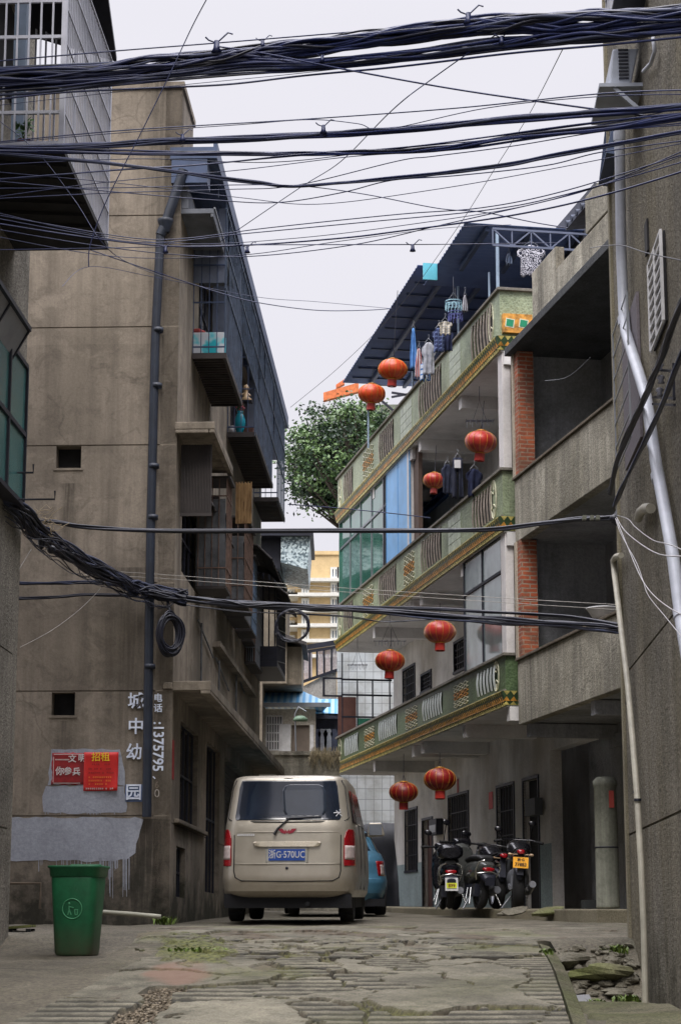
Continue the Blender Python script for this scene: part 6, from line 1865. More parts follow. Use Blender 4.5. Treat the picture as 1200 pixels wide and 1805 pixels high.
wire('black wire sagging from the left house wall to the navy roof edge', [(158, 440, 24), (270, 478, 25.6), (400, 520, 26.5), (470, 536, 27), (560, 547, 29), (640, 547, 31), (690, 544, 33)], .0075)
wire('slighter wire just above the sagging black one, meeting it at the roof edge', [(110, 505, 23), (158, 470, 24), (270, 488, 25.6), (450, 523, 27), (560, 532, 29), (690, 544, 33)], .004)
wire('thin pale cord drooping across the upper dark gallery on the right', [(960, 671, 27.5), (1000, 664, 27), (1040, 630, 26)], .003, mat=M_alu)
wire('single cable from the left barred cage to the second floor glass', [(508, 889, 38), (600, 896, 37), (700, 906, 36.5), (758, 913, 36)], .010)
# lower crossings
wire('level bundle of black cables across the middle of the lane', [(62, 918, 22.3), (100, 920, 22.6), (160, 930, 23), (300, 936, 23.5), (600, 936, 23.5), (850, 934, 22.5), (960, 922, 21.8), (1030, 914, 21.3), (1082, 914, 20.9)], .0125, 8, .022, mat=M_cab, seed=21, weave=.6)
wire('heavy tangle of black cables sweeping from the left edge to the pipe', [(L_, 858, 20.8), (20, 885, 21.2), (60, 930, 22.0), (110, 968, 23), (180, 1008, 24.5), (230, 1032, 25.5), (275, 1046, 25.8), (330, 1054, 25.8)], .014, 30, .10, mat=M_cab, seed=22, weave=.9)
wire('thin slack strands hanging off the heavy tangle at the left', [(L_, 872, 20.8), (20, 905, 21.2), (70, 955, 22.0), (120, 985, 23), (180, 1018, 24.5), (240, 1046, 25.5), (300, 1060, 25.8)], .0055, 8, .13, mat=M_cab, seed=23, weave=1.3)
wire('thick black bundle from the coil across the lane to the slim ivory pipe', [(262, 1044, 25.7), (330, 1056, 25.8), (420, 1064, 26), (520, 1070, 26), (620, 1074, 26), (760, 1086, 25.5), (900, 1095, 24.8), (1000, 1101, 24), (1092, 1110, 23)], .0125, 14, .042, mat=M_cab, seed=24, weave=.9)
wire('thinner black bundle just above the thick one at the right', [(420, 1060, 26.2), (600, 1069, 26.2), (760, 1073, 25.6), (900, 1081, 24.8), (1000, 1087, 24.2), (1092, 1102, 23.2)], .010, 5, .016, mat=M_cab, seed=25)
wire('slack line hanging a little under the thick lower bundle', [(300, 1062, 25.9), (420, 1078, 26), (470, 1080, 26), (600, 1086, 26), (680, 1096, 26), (760, 1092, 25.7)], .0065, 2, .01, mat=M_cab, seed=26)
for (lb, pts, r_) in (
    ('hair-thin wire between the two top bundles, slightly curved', [(L_, 190), (300, 152), (540, 128), (800, 96), (1000, 60), (R_, 40)], .0035),
    ('thin wire skimming the underside of the second mid-sky bundle', [(L_, 292), (240, 280), (480, 286), (700, 262), (960, 238), (R_, 218)], .0045),
    ('thin dark wire rising from the cage floor to the right pipe', [(L_, 352), (180, 322), (420, 300), (620, 276), (820, 262), (1060, 220), (R_, 182)], .0045),
    ('slack thin wire bellying below the dipping twin cable', [(L_, 300), (200, 322), (420, 348), (560, 360), (760, 335), (960, 300), (R_, 246)], .004),
    ('thin wire just above the slightly thicker fan wire', [(L_, 366), (160, 412), (330, 430), (520, 420), (720, 396), (930, 362), (1100, 312), (R_, 262)], .004),
    ('thin wire from the lower left fan to the steel truss', [(L_, 410), (200, 452), (420, 450), (600, 425), (780, 402, 22), (900, 396, 26)], .004),
    ('thin wire slanting from the cage top down to the brown stucco wall', [(L_, 185), (60, 262), (130, 350), (200, 447), (300, 492, 22)], .004)):
    wire(lb, pts, r_)
M_pw = plain('pale_wire', srgb(150, 146, 138), .5, 0, .2, 8)
wire('upper of two pale thin wires slanting gently above the lower bundles', [(150, 1005, 25.9), (275, 1012, 25.9), (600, 1036, 26), (900, 1055, 25), (1090, 1066, 23.5)], .0038, mat=M_pw)
wire('lower of two pale thin wires slanting gently above the lower bundles', [(150, 1013, 25.9), (275, 1019, 25.9), (600, 1043, 26), (900, 1063, 25), (1090, 1075, 23.5)], .0038, mat=M_pw)
wire('upper short black bundle lying level against the brown wall', [(34, 1028, 25.5), (100, 1028, 25.8), (160, 1027, 25.85), (235, 1034, 25.85)], .011, 5, .022, mat=M_cab, seed=31)
wire('lower short black bundle lying level against the brown wall', [(34, 1055, 25.5), (100, 1052, 25.8), (160, 1048, 25.85), (245, 1050, 25.85)], .011, 4, .018, mat=M_cab, seed=32)
wire('pale wire looping from the tangle down to the left house edge', [(36, 1141, 22.3), (90, 1112, 23), (140, 1075, 24), (180, 1035, 24.6), (200, 1008, 25)], .0038, mat=M_pw)
wire('straight pale wire rising from the left edge to the tangle', [(L_, 1100, 21), (0, 1056, 21.5), (30, 1010, 21.9), (56, 968, 22.2)], .005, mat=M_pw)
wire('short pale wire crossing the near left wall under the windows', [(L_, 975, 21), (0, 960, 21.4), (40, 940, 21.8), (62, 928, 22)], .004, mat=M_pw)
for i, (lb, pts) in enumerate((
    ('topmost of four loose white wires wandering over the thick white pipe', [(1086, 908), (1106, 915), (1120, 930), (1150, 952), (1180, 960), (1215, 975)]),
    ('second of four loose white wires wandering over the thick white pipe', [(1086, 912), (1100, 935), (1130, 960), (1165, 978), (1215, 980)]),
    ('long white wire falling past the thick pipe to the right edge, upper', [(1084, 914), (1094, 942), (1120, 990), (1132, 1022), (1142, 1050), (1170, 1085), (1215, 1140)]),
    ('shorter white wire branching from the falling one behind the pipe', [(1086, 916), (1110, 975), (1130, 1020), (1150, 1048), (1180, 1072), (1215, 1090)]))):
    o = bundle('cable', lb, RB(pts, -.16 - .02*i), .0048, 1, 0, plain('white_wire', srgb(176, 174, 176), .5, 0, .1), i, group='loose white wires on the right wall', cat='wire')
bundle('cable', 'thin dark wire crossing the right wall just above the diagonal white pipe', RB([(1040, 437), (1090, 432), (1140, 446), (1215, 462)], -.2), .005, 1, 0, M_cab, 0)
# clamps and hooks that carry the bundles
def clamp(px, py, label, k=1.0, Y=18.85):
    Y = 17.85 - 3.6*max(0, (px-500)/735)
    c = P(px, py, Y)
    e = empty('cable_clamp', label, 'cable clamp', loc=(c.x, Y, c.z), group='cable clamps')
    m = MB(); m.lathe([(0, .05*k), (.016*k, .045*k), (.020*k, .0), (.034*k, -.03*k), (.0, -.035*k)], (0, 0, 0), 10); m.build('bell', M_cabn, e)
    m = MB(); m.tube([(-.07*k, 0, .07*k), (-.05*k, 0, .05*k), (0, 0, .03*k), (.07*k, 0, .10*k), (.10*k, 0, .09*k)], .006*k, 5); m.build('hook_wire', M_cabn, e)
clamp(382, 84, 'largest dark clamp, on the messenger wire left of centre', 1.5)
clamp(825, 34, 'dark clamp riding on top of the thickest bundle, right of centre', 1.3)
clamp(884, 72, 'clamp hanging just under the thickest bundle near the right', .9)
clamp(463, 78, 'small clamp on the thickest bundle with a bent hook wire', .9)
clamp(570, 229, 'clamp hooked between the parallel wires and the bundle at mid sky', 1.0)
clamp(568, 104, 'small clamp hooked on the second bundle at top centre', .8)
clamp(322, 244, 'clamp in front of the brown stair tower tip', .9)
clamp(436, 441, 'small bell hook on the straight wire beside the left roof edge', .8)
clamp(727, 438, 'small bell hook on the straight wire left of the navy roof', .8)
clamp(292, 441, 'small bell hook on the straight wire in front of the blue pipe', .8)
# coils of spare cable
c = P(300, 1117, 25.75)
co = empty('cable_coil', 'fat dark coil of spare cable hanging on the brown corner beside the pipe', 'cable coil', loc=(c.x, 25.75, c.z), group='coils of spare cable')
rr = random.Random(8)
for nm, cnt in (('loops', 26),):
    m = MB()
    for k in range(cnt):
        a = .115+rr.uniform(-.02, .035); b = .24+rr.uniform(-.035, .03); ox = rr.uniform(-.04, .04); oy = rr.uniform(-.05, .05); oz = rr.uniform(-.03, .03)
        m.tube([(ox + a*math.cos(t), oy + .09*math.cos(t), oz + b*math.sin(t)) for t in [2*math.pi*i/28 for i in range(28)]], .0115, 6, closed=True)
    m.build(nm, M_cab, co)
m = MB(); m.tube([(0, 0, .22), (-.02, .03, .35), (-.06, .08, .48)], .02, 6); m.build('strap', M_cab, co)
c = P(515, 1103, 25.9)
co = empty('cable_coil', 'slim round coil of cable hanging from the lower bundle against the beige block', 'cable coil', loc=(c.x, 25.9, c.z), group='coils of spare cable')
m = MB()
for k in range(8):
    a = .205+rr.uniform(-.012, .012); ox = rr.uniform(-.01, .01)
    m.tube([(ox + a*math.cos(t), rr.uniform(-.012, .012), ox + a*math.sin(t)*.98) for t in [2*math.pi*i/36 for i in range(36)]], .0085, 6, closed=True)
m.build('loops', M_cab, co)
# junction hardware at the ends of the level bundle
jc = empty('cable_joint', 'knot of taped cable joints at the right house corner where the level bundle ends', 'cable joint', loc=tuple(P(1083, 914, 20.9)))
m = MB(); m.ell((0, 0, 0), (.06, .05, .045), 12, 8); m.tube([(0, 0, 0), (.05, .02, .1), (.03, .04, .22)], [.035, .03, .02], 8); m.tube([(-.02, 0, -.02), (.05, 0, -.08), (.12, .02, -.16)], [.03, .02, .01], 8); m.build('tape_knot', M_cab, jc)
m = MB(); 
for dx in (-.34, -.26, -.20): m.box(dx, -.035, -.015, dx+.04, .03, .03)
m.build('connector', plain('steel_connector', srgb(120, 122, 110), .4, .4), jc)
jl = empty('cable_joint', 'pale frayed wires and tape where the cables meet at the near left house corner', 'cable joint', loc=tuple(P(75, 925, 22.3)))
m = MB()
for k in range(26):
    a = rr.uniform(-.18, .1); q = [(a, rr.uniform(-.05, .05), rr.uniform(-.03, .1))]
    for s_ in range(4): q.append((q[-1][0]+rr.uniform(-.02, .09), q[-1][1]+rr.uniform(-.02, .02), q[-1][2]+rr.uniform(-.07, .06)))
    m.tube(q, rr.uniform(.003, .005), 4)
m.build('frayed_wires', plain('straw_wire', srgb(168, 150, 118), .6, 0, .2), jl)
m = MB(); m.ell((.0, 0, -.14), (.05, .05, .14), 10, 8); m.ell((.11, 0, -.28), (.05, .05, .05), 10, 8); m.build('black_box', M_cab, jl)
# ================================================================== SMALL THINGS ON THE LEFT BALCONIES
h0 = L2.hit(336, 626, 1, 1.62)
bx_ = empty('storage_box', 'bright turquoise printed box in the upper left cage, behind the bars', 'box', L2.M)
q = fr_rect(L2, 334, 586, 395, 626, 1.66)
nn = NT('turquoise_print'); nn.color(nn.ramp(nn.noise(4.5, 2, .5), [(.45, srgb(0, 176, 190)), (.52, srgb(120, 206, 214)), (.6, srgb(206, 210, 214))])); nn.rough(.5)
m = MB(); m.box(q[0], 1.66, q[1], min(q[2], .44), 1.95, q[3]); m.build('carton', nn.m, bx_, bevel=.01)
m = MB(); m.box(q[0]+.02, 1.64, q[3]-.06, q[0]+.05, 1.658, q[3]-.02); m.build('print_mark', M_white, bx_)
rg = empty('rag', 'crumpled dull red rag lying on top of the turquoise box', 'rag', L2.M)
m = MB(); rock(m, (q[0]+.10, 1.78, q[3]+.03), (.10, .07, .05), 4, 1); m.build('cloth', plain('dull_red_cloth', srgb(150, 62, 58), .9), rg)
zc = 8.05
vz = empty('vase', 'tall turquoise vase with pink flowers on the middle left cage floor', 'vase', L2.M)
h = L2.hit(423, 752, 1, 6.95)
m = MB(); m.lathe([(0, 0), (.06, 0), (.05, .03), (.085, .14), (.095, .24), (.06, .34), (.04, .37), (.055, .40), (.045, .40), (.03, .37), (0, .36)], (h.x, 6.95, zc+.005), 18); m.build('body', plain('turquoise_glaze', srgb(24, 140, 160), .2, 0, .2, 4), vz)
m = MB(); m3 = MB()
for k in range(16):
    a = rr.uniform(0, 6.28); b = rr.uniform(.0, .11); z = zc + .40 + rr.uniform(.02, .22)
    m.tube([(h.x, 6.95, zc+.38), (h.x+b*math.cos(a), 6.95+b*math.sin(a), z)], .004, 4); m3.ell((h.x+b*math.cos(a), 6.95+b*math.sin(a), z), (.022, .022, .018), 6, 4)
m.build('stems', plain('leaf_green', srgb(58, 92, 46), .6), vz); m3.build('flowers', plain('pink_flower', srgb(170, 90, 100), .7), vz)
bk = empty('bucket', 'small white bucket beside the turquoise vase in the left cage', 'bucket', L2.M)
h = L2.hit(398, 754, 1, 6.95); m = MB(); m.lathe([(0, 0), (.05, 0), (.065, .14), (.055, .14), (.045, .02), (0, .02)], (max(h.x, .08), 6.95, zc+.005), 16); m.build('pail', M_white, bk)
fg = empty('figurine', 'small cream and gold child figurine above the turquoise vase, among the bars', 'figurine', L2.M)
h = L2.hit(436, 712, 1, 7.0); x, z = h.x - .02, zc + .60
m = MB(); rings(m, [[(x + (r_+k2)*math.cos(t), 7.0 + r_*math.sin(t), z + zz) for t in [2*math.pi*i/14 for i in range(14)]] for r_, zz, k2 in ((.07, 0, .02), (.075, .03, .02), (.05, .06, .0), (.045, .11, 0), (.03, .15, 0), (.03, .165, 0), (.045, .19, 0), (.05, .225, 0), (.035, .26, 0), (.01, .275, 0))], True, True)
m.tube([(x-.03, 7.0, z+.13), (x-.08, 6.98, z+.10), (x-.10, 6.97, z+.14)], [.018, .014, .012], 8); m.tube([(x+.03, 7.0, z+.12), (x+.07, 6.98, z+.08)], [.018, .012], 8)
m.build('body', plain('cream_porcelain', srgb(206, 176, 136), .3, 0, .2, 14), fg)
sh_ = MB(); sh_.box(x-.09, 6.92, z-.03, x+.10, 7.08, z-.004); sh_.bar((x, 7.0, zc), (x, 7.0, z-.03), .05); sh_.build('stand', M_dark, fg)
pt_ = empty('flower_pot', 'brown square planter right of the turquoise vase in the left cage', 'planter', L2.M)
h = L2.hit(440, 752, 1, 6.95); m = MB(); m.hexa([(h.x-.07, 6.88, zc), (h.x+.06, 6.88, zc), (h.x+.06, 7.02, zc), (h.x-.07, 7.02, zc)], [(h.x-.085, 6.87, zc+.11), (h.x+.075, 6.87, zc+.11), (h.x+.075, 7.03, zc+.11), (h.x-.085, 7.03, zc+.11)]); m.build('tub', plain('brown_tub', srgb(92, 62, 54), .8), pt_)
wk = empty('wicker_screen', 'golden brown wicker panel between the stained balcony and the middle cage, left', 'screen', L2.M)
a = L2.hit(417, 852, 1, 4.6); b = L2.hit(443, 900, 1, 4.6)
nn = NT('wicker'); nn.color(nn.ramp(nn.noise(9, 5, .7, stretch=(2, 2, .4)), [(.35, srgb(88, 62, 34)), (.6, srgb(140, 112, 74))])); nn.rough(.9)
m = MB(); m.box(a.x, 4.6, b.z-.2, b.x, 4.64, a.z); 
for k in range(6): m.box(a.x+(b.x-a.x)*k/5-.008, 4.58, b.z-.2, a.x+(b.x-a.x)*k/5+.008, 4.6, a.z+.02)
m.build('panel', nn.m, wk)
# ================================================================== LAUNDRY ON THE RIGHT
def garment(label, px, py, w, h_, Y, mat, shape='shirt', cat='shirt', name='shirt', turn=0, group='laundry on the green tiled house', hang=True):
    c = P(px, py, Y); W_ = w*Y/FPX/2; H_ = h_*Y/FPX
    e = empty(name, label, cat, loc=(c.x, Y, c.z), rz=math.radians(turn), group=group)
    m = MB(); nx, nz = 12, 14; vs = []
    for j in range(nz+1):
        v = j/nz
        if shape == 'shirt': ww = (.45+.55*min(1, v*5)) if v < .2 else (1.0 if v < .38 else .74 + .04*v)
        elif shape == 'pants': ww = .8 + .1*v
        elif shape == 'towel': ww = .35 + .65*min(1, v*1.6)
        else: ww = 1
        for i in range(nx+1):
            u = i/nx*2-1
            y = .035*math.sin(u*7 + v*2 + px) * (.3+v) + .02*noise.noise((u*3, v*3, px))
            z = -v*H_ + .02*abs(u)*(-1 if v < .1 else 0) + (.015*math.sin(u*9+px) if v == 1 else 0)
            vs.append((u*ww*W_, y, z))
    fs = [(j*(nx+1)+i, j*(nx+1)+i+1, (j+1)*(nx+1)+i+1, (j+1)*(nx+1)+i) for j in range(nz) for i in range(nx) if not (shape == 'pants' and j > 4 and i in (5, 6))]
    m.add(vs, fs, 0, True)
    o = m.build('cloth', mat, e); t = o.modifiers.new('t', 'SOLIDIFY'); t.thickness = .006
    if hang:
        m = MB(); m.tube([(-W_*.5, 0, -.01), (0, 0, .07), (W_*.5, 0, -.01)], .005, 4); m.tube([(0, 0, .07), (.015, 0, .12), (0, 0, .14), (-.012, 0, .12)], .004, 4); m.build('hanger', M_alu, e)
    return e
def cloth_mat(name, kind, c1, c2, s=10):
    n = NT(name); x = n.xyz()
    if kind == 'pattern':
        v = n.n('ShaderNodeTexVoronoi'); v.inputs['Scale'].default_value = s; n.l(n.coord(), v.inputs['Vector']); f = n.math('FRACT', n.math('MULTIPLY', v.outputs['Distance'], 3.2))
        n.color(n.ramp(f, [(.42, c1), (.52, c2)]))
    elif kind == 'plaid':
        a = n.math('FRACT', n.math('MULTIPLY', x[0], s)); b = n.math('FRACT', n.math('MULTIPLY', x[2], s))
        n.color(n.mix(n.ramp(n.math('MAXIMUM', a, b), [(.68, 0.0), (.75, 1.0)]), c1, c2))
    elif kind == 'stripe':
        a = n.math('FRACT', n.math('MULTIPLY', x[0], s)); n.color(n.ramp(a, [(.5, c1), (.58, c2)]))
    else: n.color(n.ramp(n.noise(s, 3, .5), [(.3, c1), (.7, c2)]))
    n.rough(.9); return n.m
Y0 = 32.6
garment('white shirt with black swirl pattern hanging under the steel truss', 935, 432, 52, 60, Y0, cloth_mat('swirl_cloth', 'pattern', srgb(205, 205, 215), srgb(40, 42, 60), 13))
garment('small pale rag hanging left of the patterned shirt', 896, 446, 12, 22, Y0+.3, cloth_mat('rag', 'plain', srgb(110, 130, 160), srgb(150, 160, 180)), 'towel', 'cloth', 'cloth')
garment('grey shirt at the left end of the terrace washing', 755, 603, 26, 62, 34.6, cloth_mat('grey_sh', 'plain', srgb(120, 124, 136), srgb(176, 178, 186)))
garment('navy plaid shirt in the middle of the terrace washing', 773, 578, 24, 46, 34.0, cloth_mat('plaid_sh', 'plaid', srgb(34, 44, 84), srgb(96, 110, 150), 14))
garment('dark blue shirt half hidden behind the cream vest', 788, 580, 22, 42, 34.2, cloth_mat('navy_sh', 'plain', srgb(24, 32, 64), srgb(44, 54, 90)))
garment('cream vest hanging highest on the terrace washing line', 784, 566, 26, 26, 33.6, cloth_mat('cream_sh', 'plaid', srgb(196, 188, 172), srgb(150, 150, 150), 22), cat='vest', name='vest')
garment('blue cloth folded tall and narrow, beside the upper faded lantern', 728, 578, 13, 78, 35.6, cloth_mat('blue_cl', 'plain', srgb(64, 112, 176), srgb(100, 150, 206)), 'towel', 'cloth', 'cloth')
garment('red and white striped cloth next to the tall blue one', 738, 614, 14, 56, 35.2, cloth_mat('stripe_cl', 'stripe', srgb(190, 184, 190), srgb(160, 80, 80), 24), 'towel', 'cloth', 'cloth')
garment('blue and white trousers low on the terrace line over the parapet', 749, 640, 20, 34, 34.9, cloth_mat('bw_tr', 'plaid', srgb(180, 190, 206), srgb(50, 100, 160), 10), 'pants', 'trousers', 'trousers')
garment('pale cloth hanging right of the round peg dryer', 819, 520, 9, 32, 33.4, cloth_mat('pale_cl', 'plain', srgb(150, 150, 160), srgb(180, 180, 186)), 'towel', 'cloth', 'cloth')
e = garment('long dark trousers with a white tag in the second floor gallery', 806, 806, 22, 76, 34.0, cloth_mat('dark_tr', 'plain', srgb(16, 20, 36), srgb(30, 36, 58)), 'pants', 'trousers', 'trousers')
m = MB(); m.box(-.06, -.06, -.20, .05, -.045, -.06); m.build('tag', M_white, e)
garment('dark navy shirt beside the tagged trousers in the second floor gallery', 835, 826, 30, 52, 33.8, cloth_mat('navy_sh2', 'plain', srgb(20, 26, 52), srgb(38, 46, 78)))
garment('black shirt next to the blue shutter in the second floor gallery', 788, 818, 22, 56, 34.6, cloth_mat('black_sh', 'plain', srgb(18, 22, 40), srgb(32, 40, 62)))
for (px, py, w, Y, lb) in ((799, 537, 30, 33.6, 'upper pale round peg dryer under the navy roof'), (802, 556, 26, 33.7, 'lower violet round peg dryer under the navy roof')):
    c = P(px, py, Y); r = w*Y/FPX/2
    e = empty('peg_dryer', lb, 'peg dryer', loc=(c.x, Y, c.z), group='round peg dryers')
    mt = plain('pale_blue_plastic', srgb(150, 190, 206), .5) if py < 545 else plain('violet_plastic', srgb(96, 104, 170), .5)
    m = MB()
    for dz in (0, .05): m.tube([(r*math.cos(t), r*math.sin(t), dz) for t in [2*math.pi*i/20 for i in range(20)]], .009, 5, closed=True)
    for i in range(4): t = math.pi*i/4; m.tube([(r*math.cos(t), r*math.sin(t), .02), (-r*math.cos(t), -r*math.sin(t), .02)], .006, 4)
    m.build('ring', mt, e)
    m = MB()
    for i in range(14): t = 2*math.pi*i/14; m.box(r*math.cos(t)-.008, r*math.sin(t)-.008, -.10, r*math.cos(t)+.008, r*math.sin(t)+.008, 0)
    m.build('pegs', mt, e)
    m = MB(); m.tube([(r*.8, 0, .05), (0, 0, .22), (-r*.8, 0, .05)], .004, 4); m.tube([(0, r*.8, .05), (0, 0, .22), (0, 0, .5)], .004, 4); m.build('cords', M_alu, e)
# ================================================================== WALL FITTINGS, GROUND FLOOR RIGHT
def r2box(name, label, cat, px0, py0, px1, py1, x, d, mat, lid=None):
    e = empty(name, label, cat, R2.M); pm = (px0+px1)/2
    y0 = R2.X(px1, py0, x)[0]; y1 = R2.X(px0, py0, x)[0]; z0 = R2.X(pm, py1, x)[1]; z1 = R2.X(pm, py0, x)[1]
    m = MB(); m.box(x-d, y0, z0, x-.002, y1, z1); m.build('case', mat, e, bevel=.006)
    return e, (y0, z0, y1, z1)
e, q = r2box('electricity_meter', 'black electricity meter box between the first door and the second window', 'meter box', 767, 1444, 780, 1472, 1.29, .14, M_dark)
m = MB(); m.box(1.145, q[0]+.05, q[1]+.05, 1.149, q[2]-.05, q[1]+.2); m.build('meter_dial', plain('grey_dial', srgb(140, 142, 146), .3), e)
r2box('mail_box', 'small grey box on the white post beside the dark garage opening', 'box', 938, 1408, 956, 1438, 1.25, .14, plain('dark_grey_box', srgb(66, 68, 70), .6))
e, q = r2box('paper_strip', 'small bright red paper strip on the wall above the motorcycles', 'paper strip', 861, 1396, 868, 1426, 1.292, .004, M_red)
e, q = r2box('paper_strip', 'narrow dark red paper strip above the barred window behind the middle scooter', 'paper strip', 805, 1373, 808, 1400, 1.292, .004, M_dred)
# tall pale green cylinder in the corner
tk = empty('water_tank', 'tall weathered grey-green cylindrical tank standing at the right end of the porch', 'tank')
h = P(1071, 1598, 29.3)
tk.location = (h.x, 29.3, .30)
m = MB(); m.lathe([(0, 0), (.16, 0), (.17, .03), (.165, .05), (.16, 1.70), (.175, 1.72), (.175, 1.78), (.12, 1.84), (0, 1.85)], (0, 0, 0), 28); m.build('shell', stucco('weathered_enamel', srgb(140, 142, 130), 20, .002, .45, streak=.8, speck=.1, blotch=.5), tk)
m = MB(); m.lathe([(.166, .84), (.170, .845), (.170, .855), (.166, .86)], (0, 0, 0), 28); m.build('seam', M_dark, tk)
m = MB(); m.box(.03, -.175, 1.40, .10, -.162, 1.64); m.build('red_label', plain('faded_red_label', srgb(150, 54, 44), .6), tk)
# things dimly seen in the garage
gbx = empty('stool', 'low dark red plastic stool just inside the dark garage opening', 'stool', R2.M)
m = MB(); m.hexa([(1.65, .55, .31), (2.05, .55, .31), (2.05, .95, .31), (1.65, .95, .31)], [(1.70, .60, .75), (2.0, .60, .75), (2.0, .9, .75), (1.70, .9, .75)]); m.build('seat', plain('dark_red_plastic', srgb(80, 24, 24), .5), gbx)
gb = empty('crate', 'low grey crate on the porch at the foot of the garage opening', 'crate', R2.M)
m = MB(); m.wall(1, -.20, .02, 1.15, 1.55, .31, .46); m.box(1.15, -.18, .31, 1.17, .02, .46); m.box(1.53, -.18, .31, 1.55, .02, .46); m.box(1.17, 0, .31, 1.53, .02, .46); m.box(1.17, -.18, .31, 1.53, 0, .33); m.build('box', plain('grey_crate', srgb(74, 78, 78), .7), gb)
# ================================================================== SCOOTERS AND MOTORCYCLES
M_blk = carpaint('black_gloss', srgb(24, 24, 30), .2)
M_sil = plain('engine_alloy', srgb(130, 132, 138), .35, .6, .2)
def loft(m, secs, n=16, e=2.6):
    """secs: (y, z, half-width, half-height); superellipse sections along y"""
    rs = []
    for (y, z, w, h) in secs:
        rs.append([(w*math.copysign(abs(math.cos(t))**(2/e), math.cos(t)), y, z + h*math.copysign(abs(math.sin(t))**(2/e), math.sin(t))) for t in [2*math.pi*i/n for i in range(n)]])
    rings(m, rs)
def mwheel(par, y, r, w, z=None):
    m = MB(); prof = [(r-.07, -w*.45), (r-.03, -w/2), (r, -w*.2), (r, w*.2), (r-.03, w/2), (r-.07, w*.45), (r-.07, -w*.45)]
    m.lathe(prof, (0, 0, 0), 28, 'x'); wo_ = m.build('wheel', M_tyre, par, loc=(0, y, r))
    m = MB(); m.lathe([(r-.065, -w*.4), (r-.085, -w*.3), (r-.085, w*.3), (r-.065, w*.4)], (0, 0, 0), 24, 'x')
    for k in range(5):
        a = 2*math.pi*k/5; m.bar((0, 0, 0), (0, (r-.08)*math.cos(a), (r-.08)*math.sin(a)), .035, .03)
    m.lathe([(0, -.05), (.05, -.05), (.05, .05), (0, .05)], (0, 0, 0), 14, 'x'); m.build('rim', M_sil, wo_)
def mirror(par, x, z, hx, hz, lean=0.0, y=1.12):
    m = MB(); m.tube([(x, y, z), (x+hx*.3, y-.02, z+hz*.5), (x+hx, y-.03, z+hz)], .008, 6); mi = m.build('mirror', M_blk, par)
    m = MB(); m.ell((0, 0, 0), (.062, .018, .045), 14, 8); o = m.build('mirror_head', M_blk, mi); o.location = (x+hx*1.05, y-.035, z+hz+.03); o.rotation_euler = (0, lean, 0)
